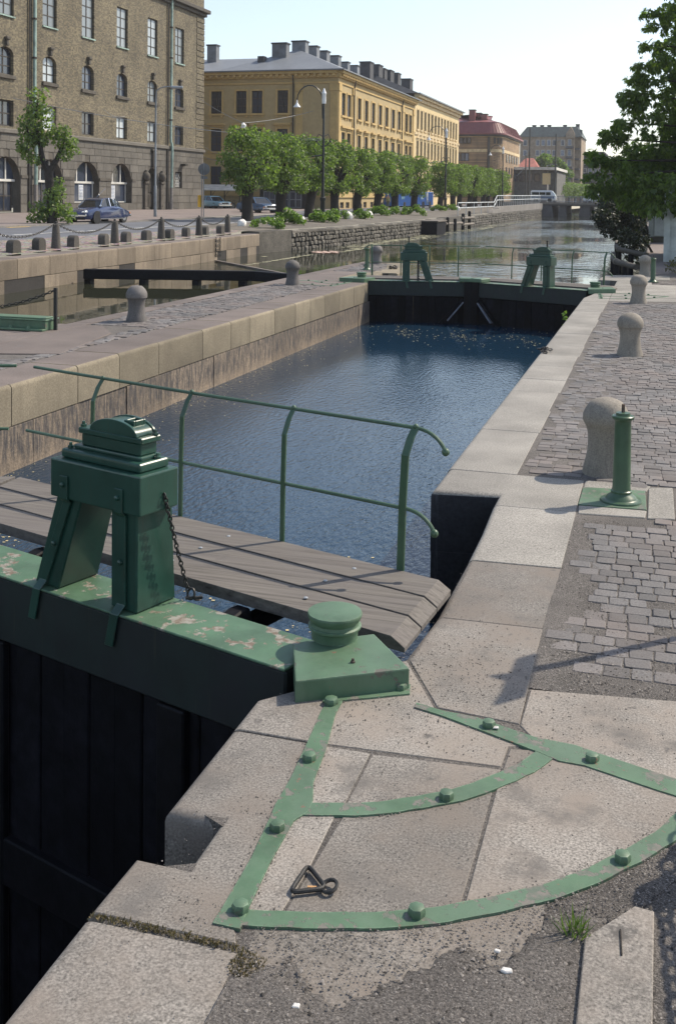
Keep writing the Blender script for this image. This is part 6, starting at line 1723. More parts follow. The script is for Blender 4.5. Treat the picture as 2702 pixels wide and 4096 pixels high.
def rock_mesh(seed):
    g = rng(seed); mb = MB(); mb.lathe([(-.1,.30),(.0,.33),(.2,.34),(.36,.28),(.46,.15),(.49,.01)], (0,0,0), 9)
    mb.v = [(x*(1+g.uniform(-.12,.12)), y*(1+g.uniform(-.12,.12)), z*(1+g.uniform(-.1,.1))) for x, y, z in mb.v]
    return mb.mesh('white_stone', M['whitestone'], smooth=True)
RK = [rock_mesh(s) for s in (1,2)]
for i, (x, y, s, tl) in enumerate([(-22.9,57.4,.8,.2),(-22.1,60.4,.9,0),(-22.7,67.4,.85,.3),(-22.35,77.3,1.15,0),(-22.9,85.5,.9,.2),(-23.6,95.8,.95,1.1),(-23.2,127,1.0,0)]):
    o = put('white_stone', RK[i % 2], None, (x,y,gz(x,y)), (0,tl,i*1.1), (s,s,s*1.0))
    tag(o, 'whitewashed stone at the canal edge, '+ordn[i]+' along the tree row from the left', 'stone', 'whitewashed stones along the tree row')
# ------------------------------------------------------------------ small forked tree in front of the brick building
st = thing('street_tree', 'slim forked street tree with ragged crown and bushy suckers beside the dark blue car', 'tree', (-31.2,50.5,.65))
dx, dy = .85, .525
cl = [(-.45,6.9,.42),(-.5,6.4,.45),(-.75,5.9,.5),(-.25,5.8,.5),(-1.0,5.4,.5),(-.55,5.2,.5),(-1.15,4.8,.5),(-.6,4.6,.55),(-1.0,4.2,.5),(-.15,4.4,.45),(.35,4.9,.5),(.85,4.9,.5),(1.05,4.4,.55),(.6,4.3,.5),(1.1,3.9,.5),(.8,3.6,.45),(-.9,3.7,.4),(-.55,3.4,.4),(-1.2,3.9,.3),(.3,2.2,.35),(.5,1.9,.4),(.2,1.6,.4),(.55,1.5,.35),(.1,1.2,.45),(-.35,.9,.5),(.3,.8,.5),(.75,.8,.5),(-.6,.5,.45),(0,.5,.5),(.55,.4,.45),(1.0,.4,.4),(-.85,.25,.4)]
g = rng(6)
me = leaf_clumps('crown', [(a*dx+g.uniform(-.35,.35), a*dy+g.uniform(-.35,.35), z, r*g.uniform(.8,1.1)) for a, z, r in cl for _ in (0,1)], M['leaf_lime'], 110, .17, 77, droop=.6)
put('crown', me, st)
mb = MB()
f = lambda a, z: (a*dx, a*dy, z)
mb.tube([f(.25,-.1),f(.22,.8),f(.12,1.8),f(.05,2.7),f(.1,3.1)], [.30,.24,.22,.24,.2], 10)
mb.tube([f(.1,2.7),f(-.25,3.3),f(-.4,4.2),f(-.65,5.4),f(-.5,6.6)], [.2,.16,.12,.08,.03], 8); mb.tube([f(.05,2.7),f(.45,3.4),f(.7,4.0),f(.9,4.8)], [.19,.14,.10,.04], 8); mb.tube([f(-.4,4.2),f(-1.0,4.8),f(-1.1,5.2)], [.09,.06,.03], 6)
put('trunk', mb.mesh('trunk', M['bark'], smooth=True), st)
# ------------------------------------------------------------------ big chestnut overhanging the right bank
cn = thing('chestnut_tree', 'large horse chestnut with drooping leafy branches filling the upper right edge', 'tree', (7.5,47,0))
g = rng(3)
cl = [(x-7.5+g.uniform(-.25,.45), y-47, z+g.uniform(-.3,.3), g.uniform(.28,.56)) for x, y, z in CHEST if g.random() < .88]
cl += [(x-7.5, 42.5+g.uniform(-1,1)-47, z, g.uniform(.35,.55)) for x in (-.55,-.1,.35,.8,1.3) for z in (2.15,2.6,3.1)]
cl += [(x-7.5+g.uniform(0,.6), y-47+g.uniform(2.5,5), z+g.uniform(-.4,.4), g.uniform(.6,.9)) for x, y, z in CHEST if x > .2 or z < 4.5]
cl += [(g.uniform(2.5,10)-7.5, 46+g.uniform(-4,6)-47, g.uniform(3.2,13), g.uniform(.7,1.1)) for _ in range(110)]
me = leaf_clumps('crown', cl, M['leaf_chestnut'], 92, .23, 5, droop=.75, outward=.4, spread=.8, palm=True)
put('crown', me, cn)
sp = [(x-7.5-.15, y-47, z, .28) for x, y, z in SPRAY]+[(x-7.5+g.uniform(-.5,.1), y-47+g.uniform(-1,1), z+g.uniform(-.25,.25), .22) for x, y, z in SPRAY]+[(x-7.5+.35, y-47+.1, z-.05, .34) for x, y, z in SPRAY]
put('branch_sprays', leaf_clumps('branch_sprays', sp, M['leaf_chestnut'], 90, .23, 8, droop=.7, outward=.3, spread=.9, palm=True), cn)
mb = MB(); mb.tube([(0,0,-.2),(0,0,1.5),(-.2,0,3),(-.3,.1,5),(-.2,0,8),(-.3,0,11)], [.6,.45,.4,.33,.22,.08], 12); cn_tr = mb.v
for (x, y, z) in [SPRAY[0],SPRAY[3],SPRAY[4],SPRAY[6],SPRAY[8],SPRAY[10],SPRAY[13]]:
    e = (x-7.5, y-47, z); s0 = (-.25,0,max(2.2,z-2.2)); md = ((e[0]+s0[0])/2, (e[1]+s0[1])/2, (e[2]+s0[2])/2+.9)
    mb.tube([s0, md, e], [.14,.08,.012], 6)
put('trunk', mb.mesh('trunk', M['bark'], smooth=True), cn)
# dark shrubs hanging over the water beyond it
ds = thing('overhanging_shrub', 'dark dense shrub hanging low over the canal behind the chestnut', 'shrub', (-1.2,62,0))
g = rng(5)
put('foliage', leaf_clumps('foliage', [(x+1.2, y-62, z, g.uniform(.38,.6)) for x, y, z in DARK if x < -.95]+[(x+1.2+g.uniform(-.3,.1), y-62+3, z, .6) for x, y, z in DARK if -2.4 < x < -1.15], M['leaf_dark'], 330, .15, 9, droop=.5), ds)
mb = MB()
for k in range(7):
    a = g.uniform(-2.2,.6); mb.tube([(.8,1,-.3),(.3+a*.3,.5,1.2),(a,g.uniform(-1,1),g.uniform(1.2,2.6))], [.12,.08,.02], 6)
put('trunk', mb.mesh('trunk', M['bark'], smooth=True), ds)
bs = thing('bank_shrub', 'dark low shrub on the right bank above the fender logs', 'shrub', (-.8,50,-.1))
put('foliage', leaf_clumps('foliage', [(x+.8, y-50+g.uniform(-1,1), z+.1, g.uniform(.3,.45)) for x, y, z in BANK if x < -.7 for _ in (0,1,2)], M['leaf_dark'], 130, .14, 19, droop=.5), bs)
mb = MB(); mb.tube([(.6,.4,-.2),(.3,.2,.4),(0,0,.8)], [.08,.05,.02], 6); put('trunk', mb.mesh('trunk', M['bark'], smooth=True), bs)
ob = thing('olive_shrub', 'low olive green shrub by the path at the right frame edge', 'shrub', (.72,36.2,0))
put('foliage', leaf_clumps('foliage', [(g.uniform(-.42,1.6), g.uniform(-.6,.9), g.uniform(.1,.55), g.uniform(.18,.3)) for _ in range(40)], M['leaf_olive'], 190, .08, 23, droop=-.2), ob)
mb = MB()
for k in range(5): mb.tube([(.1*k,0,-.05),(.15*k-.2,.1*k-.2,.4)], [.015,.006], 5)
put('stems', mb.mesh('stems', M['bark']), ob)
# more trees behind on the right bank (a step to the side would show them)
for i, (x, y, s) in enumerate([(5,75,1.0),(4,98,1.1),(2.5,125,1.1),(1,160,1.2)]):
    t = thing('bank_tree', 'leafy tree on the right bank behind the chestnut, '+ordn[i]+' going back', 'tree', (x,y,0), 0, 'trees along the right bank')
    g2 = rng(50+i); cl = []
    for _ in range(110):
        a, b, c = g2.gauss(0,1), g2.gauss(0,1), g2.gauss(0,1); n = math.sqrt(a*a+b*b+c*c); r = 3.6*(g2.random()**.3)
        cl.append((a/n*r, b/n*r, 4.6+c/n*r*1.0, g2.uniform(.6,1.0)))
    put('crown', leaf_clumps('crown', cl, M['leaf_dark'], 60, .28, 60+i), t, None, None, (s,s,s))
    mb = MB(); mb.tube([(0,0,-.2),(.1,0,2),(0,.1,5)], [.35,.25,.1], 9); put('trunk', mb.mesh('trunk', M['bark'], smooth=True), t)
# far clipped trees beyond the bridge and a round tree by the flat-roofed building
hedge_line = [(-24.5+.105*(k*8), 250+k*8) for k in range(12)]
for i, (x, y) in enumerate(hedge_line):
    t = thing('clipped_tree', 'far clipped light green tree beyond the bridge, '+ordn[i]+' of its row from the near end', 'tree', (x,y,1.0), 0, 'clipped trees beyond the bridge')
    put('crown', POL[i % 4], t, (0,0,0), (0,0,0), (1.4,2.3,.85)); put('trunk', TRK[i % 3], t, None, None, (.8,.8,.8))
g = rng(71); cl = []
for _ in range(90):
    a, b, c = g.gauss(0,1), g.gauss(0,1), g.gauss(0,1); n = math.sqrt(a*a+b*b+c*c); r = g.random()**.33
    cl.append((a/n*r*5.2, b/n*r*3, 7.2+c/n*r*5.0-max(0,a/n)*1.5, g.uniform(.8,1.3)))
t = thing('round_tree', 'dark green round tree in front of the tall apartment house', 'tree', (-27,278,1))
put('crown', leaf_clumps('crown', cl, M['leaf_chestnut'], 30, .5, 72), t)
mb = MB(); mb.tube([(0,0,-.2),(0,0,3),(0,0,7)], [.4,.3,.1], 9); put('trunk', mb.mesh('trunk', M['bark'], smooth=True), t)
# little plants
wp = thing('wall_plant', 'small pale green plant growing from the joint of the right coping near the far gate', 'plant', (-1.75,21.9,-.2))
put('leaves', leaf_clumps('leaves', [(-.02,0,.05,.06),(-.05,.1,-.1,.07),(-.02,-.05,.18,.06),(-.08,-.25,-.2,.06),(-.05,.02,.28,.05)], M['leaf_sucker'], 900, .07, 4), wp)
mb = MB()
for k in range(4): mb.tube([(.01,0,-.1),(-.03,.04*k-.06,.05*k)], [.006,.003], 4)
put('stem', mb.mesh('stem', M['leaf_sucker']), wp)
def tuft(name, label, c, r, n, L, mat, seed):
    g = np.random.default_rng(seed); a = g.uniform(0, 6.28, n); d = r*np.sqrt(g.random(n))
    C0 = np.stack([c[0]+d*np.cos(a), c[1]+d*np.sin(a), np.full(n, c[2])], 1)
    T = np.stack([g.normal(size=n)*.45, g.normal(size=n)*.45, np.ones(n)], 1); N = g.normal(size=(n,3))
    l = L*(.4+.8*g.random(n)); V, F = leaf_quads(C0+T*(l*.5)[:,None], T, N, l*1.1, np.full(n, .006))
    return tag(put(name, np_mesh(name, V, F, mat)), label, 'grass')
tuft('grass_tuft', 'small tuft of green grass at the corner of the raised kerb slab', (-.21,3.49,.0), .035, 45, .085, M['grass'], 3)
tuft('dry_moss', 'patch of dry straw-coloured moss at the corner of the near slab', (-1.175,3.05,.0), .06, 330, .011, M['drygrass'], 4)
tag(tuft('joint_moss', None, (-1.5,3.11,-.01), .02, 1, .02, M['drygrass'], 5), 'wisp of moss in the joint of the near coping', 'grass')
gq = np.random.default_rng(8); V = []; F = []; k = 0
for i in range(330):
    x = -1.76+gq.random()*.55; c = np.array([x, 3.11+gq.normal()*.008, -.005]); l = .008+.022*gq.random()
    v, f = leaf_quads(c[None]+[0,0,l*.4], gq.normal(size=(1,3))*.5+[0,0,1], gq.normal(size=(1,3)), np.array([l]), np.array([.006]))
    V.append(v); F.append(f+k); k += 4
tag(put('joint_grass', np_mesh('joint_grass', np.concatenate(V), np.concatenate(F), M['drygrass'])), kind='stuff')
# floating petals, leaves and scum
def flakes(name, pts, smin, smax, mat, z, seed):
    g = np.random.default_rng(seed); V = []; F = []
    for i, (x, y) in enumerate(pts):
        s = smin+(smax-smin)*g.random()**2; a = g.uniform(0, 6.28)
        q = np.array([(math.cos(a+t)*s*g.uniform(.6,1), math.sin(a+t)*s*g.uniform(.5,1)) for t in (0,1.57,3.14,4.71)])
        V.append(np.column_stack([x+q[:,0], y+q[:,1], np.full(4, z+g.random()*.002)])); F.append(np.arange(4)+4*i)
    return tag(put(name, np_mesh(name, np.concatenate(V), np.array(F), mat)), kind='stuff')
g = rng(17)
pts = []
while len(pts) < 2300:
    x, y = g.uniform(-7.5,-1.3), g.uniform(5.9,10.4)
    d = (y-(5.11+(-1.55-x)*.33))
    if d < .1: continue
    if g.random() < math.exp(-max(0,d-1.5)*.9)*(.12+.88*max(0,math.sin(x*4+y*2.2))**2): pts.append((x,y))
flakes('floating_petals', pts, .008, .026, M['petal'], ZC+.003, 1)
pts = []
while len(pts) < 420:
    x, y = g.uniform(-7.5,-2.0), g.uniform(24.2,29.3)
    if g.random() < math.exp(-abs(y-26.6)*1.3)*(.25+.75*max(0, math.sin(x*4.2+y*1.5))*(1 if x < -4 else .6)): pts.append((x,y))
flakes('floating_petals', pts, .010, .032, M['petal'], ZC+.003, 2)
pts = []
while len(pts) < 420:
    x, y = g.uniform(-7.62,-5.2), g.uniform(9.5,24)
    if g.random() < math.exp(-(x+7.6)*2.6): pts.append((x,y))
flakes('floating_petals', pts, .006, .022, M['petal'], ZC+.003, 3)
pts = []
for cx_, cy_, rx_, ry_, n in ((-17.6,66,1.0,4,260),(-17.9,73,.7,5,260),(-17.2,80,1.0,5,300),(-17.9,88,1.2,6,260),(-17.6,100,1.6,4,200),(-16.8,108,1.6,5,220),(-17.5,118,1.4,7,200),(-17.2,132,1.6,8,220),(-17.4,150,1.5,10,200),(-16.0,60,2.0,3,120),(-15.2,50,3,4,140)):
    for _ in range(n): pts.append((min(cx_+g.gauss(0,.5)*rx_, xr(cy_)+2.6), cy_+g.gauss(0,.5)*ry_))
flakes('pond_scum', pts, .04, .26, M['scum'], ZU+.004, 4)
mb = MB()
g = rng(91)
for k in range(60):
    a = g.uniform(0,6.28); d = math.sqrt(g.random()); x, y = -17.4+.75*d*math.cos(a), 56.2+1.0*d*math.sin(a)
    mb.poly([(x+.13*math.cos(t+a), y+.16*math.sin(t+a), ZU+.006+.0006*k) for t in (0,1.3,2.6,3.9,5.2)])
tag(mb.build('litter_raft', surf('pale_pink_litter', (.62,.45,.38), fine=9, rnd=.2, bump=0)), 'small pale pink raft of floating litter by the rubble wall', 'litter')
# ================================================================== BRIDGE, VEHICLES, STREET FURNITURE
br = thing('canal_bridge', 'low dark concrete road bridge with slender railing crossing the canal', 'bridge', (-12,188,0))
mb = MB(); mb.box(-30,8,188,201,.98,1.57); mb.build('deck', M['concrete_dark'], br)
mb = MB(); mb.box(-30,8,187.8,187.99,1.25,1.62); mb.build('deck_edge', M['concrete'], br)
mb = MB(); mb.loft([[(-26,y,z) ,(-17.5-(.5 if z > 0 else 0),y,z),(-17.5-(.5 if z > 0 else 0),y2,z),(-26,y2,z)] for z, y, y2 in ((-2,187.5,201),(.97,187.9,201))]); mb.build('abutment', M['concrete_dark'], br)
for x0, x1 in ((-16.8,-15.6),(-13.3,-11.6),(-8.9,-7.7)):
    mb = MB(); mb.loft([[(x0-o,188.3,z),(x1+o,188.3,z),(x1+o,200,z),(x0-o,200,z)] for z, o in ((-2,.12),(-.3,.12),(-.2,0),(.97,0))]); mb.build('pier', M['concrete_dark'], br)
mb = MB(); mb.box(-4.8,6,187.8,201,-2,.97); mb.build('abutment', M['concrete'], br)
for yy, off in ((188.1,0),(200.8,1)):
    mb = MB()
    for zz in (1.75,2.62): mb.beam((-20,yy,zz),(6,yy,zz),.06,.06)
    for k in range(120): x = -20+k*.21; mb.beam((x,yy,1.76),(x,yy,2.6),.018,.018,(1,0,0))
    rl = mb.build('railing', M['lampgrey'], br, recalc=False)
    for k in range(14):
        mb = MB(); mb.box(-20+k*2-.05,-20+k*2+.05,yy-.05,yy+.05,1.58,2.72); mb.build('rail_post', M['galv'], rl)
# white quay railing
wr = thing('quay_railing', 'white two-rail steel railing stepping up along the quay towards the bridge', 'railing', (-20.2,134,.5))
def rx(y): return xr(y)-.35
for a, b, z0, z1, nb in ((107,132.5,.80,1.75,5),(135,188,1.55,2.55,26)):
    n = nb
    for k in range(n+1):
        y = a+(b-a)*k/n; zt = z1+(.15*(y-135)/53 if a > 130 else 0); zb = gz(rx(y),y) if a < 130 else 1.2
        mb = MB(); mb.beam((rx(y),y,zb),(rx(y),y,zt),.07,.07,(1,0,0)); mb.build('rail_post', M['railwhite'], wr)
    for f in (0,.55):
        mb = MB(); mb.tube([(rx(a),a,z1-f*(z1-z0)-.0),(rx(b),b,z1-f*(z1-z0)+(.15 if a > 130 else 0))], .05, 6); mb.build('rail', M['railwhite'], wr, smooth=True)
for f in (0,.53):
    mb = MB(); mb.tube([(rx(132.5),132.5,1.75-f),(rx(135),135,2.55-f)], .05, 6); mb.build('rail', M['railwhite'], wr, smooth=True)
pp = MB(); pp.loft([[(xr(y)+.09,y,.45),(xr(y)+.09,y,z),(xr(y)-.6,y,z),(xr(y)-.6,y,.45)] for y, z in ((133.5,1.05),(136,1.2),(160,1.28),(188,1.38))])
tag(pp.build('parapet', M['concrete']), 'pale concrete parapet under the upper part of the white railing', 'parapet')

# ------------------------------------------------------------------ cars
def car(name, label, pos, heading, spec, paintm):
    rz = math.atan2(heading[1], heading[0])
    root = thing(name, label, spec.get('cat','car'), pos, rz)
    def sec(x, zb, zt, w, wt=None, k=.9):
        wt = wt or w*.8
        zm = zb+(zt-zb)*.55
        pts = [(w*.88,zb),(w,zb+.10),(w*1.0,zm),(w*.97,zt-(zt-zb)*.16),(wt,zt)]
        return [(x,y,z) for y, z in pts]+[(x,-y,z) for y, z in reversed(pts)]
    mb = MB(); mb.loft([sec(*s) for s in spec['body']]); mb.local('body', paintm, root, smooth=True)
    if 'cabin' in spec:
        mb = MB(); mb.loft([[(x,wb,zb),(x2,wt,zt),(x2,-wt,zt),(x,-wb,zb)] for x, zb, wb, x2, zt, wt in spec['cabin']], caps=True)
        cb = mb.local('windows', M['carglass'], root)
        mb = MB(); r_ = spec['roof']
        mb.loft([[(x,w_*.99,z-.05),(x,w_*.93,z+.012),(x,w_*.5,z+.03),(x,-w_*.5,z+.03),(x,-w_*.93,z+.012),(x,-w_*.99,z-.05)] for x, z, w_ in r_]); mb.local('roof', spec.get('roofmat', paintm), root, smooth=True)
        for a, b in spec['pillars']:
            for s in (1,-1):
                mb = MB(); mb.beam((a[0],a[1]*s,a[2]),(b[0],b[1]*s,b[2]),.055,.05); mb.local('pillar', spec.get('pillarmat', paintm), root)
    r = spec.get('wr', .31)
    for x in spec['axles']:
        for s in (1,-1):
            yw = s*(spec['track']-(.10 if spec.get('skirt') and x < 0 else 0))
            wl = MB(); wl.tube([(x,yw-.09,r),(x,yw+.09,r)], r, 18); t = wl.local('wheel', M['tyre'], root, smooth=True)
            mb = MB(); mb.tube([(x,yw+s*.085,r),(x,yw+s*.102,r)], r*.62, 14); mb.local('rim', M['chrome'] if spec.get('hub', True) else M['galv'], t, smooth=True)
            if x != spec['axles'][1] or not spec.get('skirt'):
                mb = MB(); mb.tube([(x,s*(spec['w']-.02),r+.01),(x,s*(spec['w']+.004),r+.01)], r*1.16, 18); mb.local('wheel_arch', M['blackpaint'], root)
    for nm, mat, boxes in spec['bits']:
        for b in boxes:
            mb = MB(); mb.box(*b); mb.local(nm, M[mat], root, bevel=.012)
    for c, rr_ in spec.get('lamps', ()):
        for s in (1,-1):
            mb = MB(); mb.tube([(c[0]-.06,c[1]*s,c[2]),(c[0],c[1]*s,c[2])], rr_, 12); mb.ball((c[0],c[1]*s,c[2]), rr_*.9, 10, 5); mb.local('headlight', M['lens'], root, smooth=True)
    return root
DS = dict(w=.89, track=.72, wr=.33, axles=(1.50,-1.58), skirt=True,
  body=[(2.42,.34,.50,.50,.30),(2.34,.27,.58,.68,.45),(2.15,.24,.68,.80,.52),(1.75,.22,.79,.875,.60),(1.2,.22,.89,.895,.68),(.6,.22,.95,.895,.76),(-.2,.22,.97,.89,.76),(-1.0,.23,.95,.86,.70),(-1.6,.25,.87,.79,.6),(-2.1,.30,.72,.70,.5),(-2.42,.38,.55,.60,.45)],
  cabin=[(1.05,.90,.62,1.02,.93,.60),(1.0,.93,.74,.50,1.33,.57),(.3,.95,.76,.20,1.41,.58),(-.5,.94,.72,-.5,1.39,.54),(-1.15,.90,.62,-1.05,1.21,.46),(-2.0,.76,.42,-1.9,.79,.38)],
  roof=[(.55,1.33,.57),(.2,1.42,.59),(-.3,1.42,.57),(-.8,1.33,.51),(-1.2,1.18,.46),(-1.6,.98,.42)],
  pillars=[((1.0,.74,.93),(.55,.60,1.37)),((.0,.77,.95),(-.02,.61,1.43)),((-.72,.73,.93),(-.72,.58,1.40)),((-1.3,.64,.88),(-1.12,.50,1.27))], pillarmat=M['chrome'],
  bits=[('bumper','chrome',[(2.33,2.47,-.72,-.12,.40,.50),(2.33,2.47,.12,.72,.40,.50)]),('number_plate','plate',[(2.44,2.465,-.26,.26,.38,.49)]),('air_intake','blackpaint',[(2.25,2.40,-.60,.60,.22,.37)]),
        ('tail_lamp','amber',[(-2.46,-2.38,.45,.58,.52,.62),(-2.46,-2.38,-.58,-.45,.52,.62)]),('rear_bumper','chrome',[(-2.50,-2.36,-.62,.62,.36,.46)]),('side_moulding','chrome',[(-1.2,1.2,.893,.90,.25,.28),(-1.2,1.2,-.90,-.893,.25,.28)])],
  lamps=[((2.26,.60,.665),.105),((2.22,.40,.63),.075)])
ds_ = car('parked_car', 'dark navy blue streamlined saloon parked facing the camera at the kerb by the small tree', (-31.0,55.6,.61), (-.07,-.998), DS, M['navy'])
mb = MB(); mb.tube([(.4,.1,1.47),(-.1,.35,1.98)], .01, 5); mb.local('aerial', M['chrome'], ds_)
mb = MB(); mb.ball((.92,.70,1.0), .07, 8, 5); mb.local('wing_mirror', M['chrome'], ds_, smooth=True)
VO = dict(w=.86, track=.70, wr=.31, axles=(1.38,-1.24),
  body=[(2.30,.40,.74,.80,.74),(2.24,.32,.80,.85,.76),(1.6,.27,.86,.865,.78),(.95,.25,.90,.865,.80),(0,.25,.92,.865,.80),(-1.4,.26,.92,.865,.80),(-2.1,.28,.90,.85,.76),(-2.32,.36,.84,.80,.72)],
  cabin=[(1.05,.88,.74,1.02,.91,.72),(1.0,.91,.76,.35,1.38,.60),(-.9,.92,.76,-.75,1.40,.60),(-1.65,.90,.72,-1.25,1.34,.58),(-1.75,.89,.70,-1.7,.92,.66)],
  roof=[(.42,1.37,.60),(.1,1.42,.62),(-.7,1.42,.62),(-1.28,1.35,.60)],
  pillars=[((1.0,.76,.92),(.38,.62,1.38)),((-.22,.78,.92),(-.22,.63,1.41)),((-1.15,.76,.92),(-1.0,.62,1.38)),((-1.65,.74,.90),(-1.27,.60,1.35))],
  bits=[('grille','blackpaint',[(2.27,2.32,-.42,.42,.52,.72)]),('grille_bar','chrome',[(2.31,2.335,-.44,.44,.70,.73),(2.31,2.335,-.44,.44,.50,.53),(2.31,2.335,-.015,.015,.53,.70)]),('bumper','chrome',[(2.26,2.42,-.86,.86,.38,.48)]),('indicator','amber',[(2.26,2.33,.70,.80,.52,.62),(2.26,2.33,-.80,-.70,.52,.62)]),('number_plate','plate',[(2.40,2.43,-.26,.26,.36,.46)]),('rear_bumper','chrome',[(-2.44,-2.28,-.85,.85,.38,.48)])],
  lamps=[((2.33,.56,.62),.105)])
car('parked_car', 'steel blue boxy saloon standing behind the nearest pollarded tree', (-33.8,88.4,.68), (.787,-.618), VO, M['steelblue'])
VO2 = dict(VO)
car('parked_car', 'pale blue saloon with only its front showing past the brick building corner', (-46.9,109.0,.69), (.86,-.52), VO2, M['lightblue'])
VAN = dict(w=.88, track=.72, wr=.32, axles=(1.15,-1.25), cat='van', hub=False,
  body=[(2.15,.36,1.0,.82,.78),(2.05,.28,1.25,.88,.82),(1.5,.26,1.95,.88,.74),(1.2,.26,2.05,.88,.72),(-1.9,.26,2.05,.88,.72),(-2.15,.34,1.9,.84,.70)],
  bits=[('side_window','carglass',[(-1.9,-.7,-.895,-.84,1.25,1.72),(-.6,.4,-.895,-.84,1.25,1.72),(.5,1.3,-.895,-.84,1.20,1.72),(-1.9,1.3,.84,.895,1.25,1.72)]),('lower_band','steelblue',[(-2.0,1.9,-.892,-.86,.62,1.0)]),('bumper','chrome',[(2.1,2.24,-.84,.84,.40,.52)]),('number_plate','plate',[(2.23,2.25,-.26,.26,.40,.50)])],
  lamps=[((2.18,.60,.80),.10)])
vn = car('van', 'white minibus with blue band crossing the bridge behind the last clipped tree', (-19.7,190.6,1.6), (1,0), VAN, M['vanwhite'])
mb = MB(); mb.loft([[(2.06,y,1.22),(1.52,y*.9,1.88),(1.56,y*.9,1.90),(2.10,y,1.22)] for y in (-.8,.8)]); mb.local('windscreen', M['carglass'], vn)
vn.scale = (1,1,1)
car('moving_car', 'pale grey car on the bridge, partly hidden by the dark overhanging shrub', (-10.6,190.6,1.6), (-1,0), dict(VO), M['vanwhite'])

og = thing('warning_sign', 'small orange diamond sign on a post beyond the bridge railing', 'sign', (-11.1,203,1.0))
mb = MB(); mb.lathe([(-.1,.05),(3.4,.05)], (0,0,0), 8); mb.local('pole', M['lampgrey'], og)
mb = MB(); mb.extrude([(0,-.08,2.8),(.55,-.08,3.35),(0,-.08,3.9),(-.55,-.08,3.35)], (0,.03,0)); mb.local('board', M['amber'], og)
# ------------------------------------------------------------------ lamps
def classic_lamp(name, label, pos, group):
    root = thing(name, label, 'street lamp', pos, 0, group)
    mb = MB(); mb.lathe([(-.1,.24),(.0,.24),(.15,.24),(.2,.19),(1.5,.17),(1.6,.22),(1.75,.22),(1.8,.15),(2.3,.12),(4.5,.10),(8.3,.075),(8.7,.06)], (0,0,0), 12); mb.local('column', M['lampblack'], root, smooth=True)
    mb = MB(); mb.lathe([(8.7,.14),(8.9,.16),(9.35,.15),(9.45,.19),(9.55,.15),(9.85,.03)], (0,0,0), 12); mb.local('lantern_cap', M['lampwhite'], root, smooth=True)
    d = Vector((-.9,-.2,0)).normalized()
    path = [d*.08+Vector((0,0,7.6)), d*.12+Vector((0,0,8.6))]
    for i in range(10):
        a = PI*i/9*.98; path.append(d*(1.05-.95*math.cos(a))+Vector((0,0,8.9+1.15*math.sin(a))))
    mb = MB(); mb.tube(path, .045, 8); mb.local('gooseneck', M['lampblack'], root, smooth=True)
    e = path[-1]
    mb = MB(); mb.lathe([(-.55,.28),(-.5,.27),(-.3,.10),(-.15,.05),(.05,.03)], e, 12); mb.local('lamp_head', M['lampwhite'], root, smooth=True)
    for s in (1,-1):
        dd = Vector((.87,.5,0))*s
        mb = MB(); mb.tube([dd*.06+Vector((0,0,5.5)), dd*.4+Vector((0,0,5.75)), dd*.55+Vector((0,0,6.15)), dd*.35+Vector((0,0,6.45)), dd*.08+Vector((0,0,6.3))], .03, 6); mb.ball(dd*.55+Vector((0,0,5.9)), .07, 6, 4); mb.local('scroll_bracket', M['lampblack'], root, smooth=True)
    return root
LG = 'cast iron gooseneck lamps along the canal street'
cl0 = classic_lamp('street_lamp', 'tall black gooseneck lamp among the first pollarded trees, before the ochre corner', (-24.05,76.4,.42), LG)
mb = MB(); mb.tube([(-.1,0,4.9),(-1.2,-.3,4.75),(-1.9,-.6,5.2),(-3.6,-1.2,5.0),(-6,-2.0,4.7)], .05, 6); mb.local('wire_arm', M['lampblack'], cl0, smooth=True)
for lab, pos in (('black gooseneck lamp in front of the cream building', (-24.0,123.5,.45)), ('far black gooseneck lamp in front of the red roofed building', (-24.0,170.3,.5))):
    c = copy_tree(cl0); c.location = pos; c['label'] = lab
    for ch in list(c.children):
        if ch.name.startswith('wire_arm'): bpy.data.objects.remove(ch)
ml = thing('street_lamp', 'slim grey modern street lamp in front of the brick building', 'street lamp', (-33.8,68.5,.65))
mb = MB(); mb.lathe([(-.1,.11),(2.2,.11),(2.25,.075),(8.3,.055)], (0,0,0), 10); mb.local('column', M['lampgrey'], ml, smooth=True)
mb = MB(); mb.tube([(0,0,8.3),(.03,.01,8.8),(.25,.1,9.0),(.6,.3,9.12),(1.0,.5,9.13)], .045, 8); mb.local('arm', M['lampgrey'], ml, smooth=True)
mb = MB(); mb.loft([[(a*.87-o*.5,a*.5+o*.87,z) for o, z in ((-.13,9.08),(-.10,9.2),(.10,9.2),(.13,9.08),(.08,9.0),(-.08,9.0))] for a in (1.0,1.3,1.85)]); mb.local('lamp_head', M['galv'], ml, bevel=.03)
sp_ = thing('road_sign', 'round road sign seen from behind on a thin pole with a yellow box', 'sign', (-31.15,70.8,.65))
mb = MB(); mb.lathe([(-.1,.035),(3.9,.035)], (0,0,0), 8); mb.local('pole', M['lampgrey'], sp_)
mb = MB(); mb.lathe([(-.1,.03),(3.4,.03)], (-.13,-.08,0), 8); mb.local('pole', M['lampgrey'], sp_)
mb = MB(); mb.tube([(-.02,.06,3.45),(-.03,.085,3.45)], .42, 24); mb.local('disc', M['signgrey'], sp_)
mb = MB(); mb.box(-.25,.25,.05,.07,2.75,2.95); mb.local('plate', M['signgrey'], sp_)
mb = MB(); mb.box(-.38,-.16,-.2,.06,.75,1.6); mb.local('yellow_box', M['yellowbox'], sp_, bevel=.02)
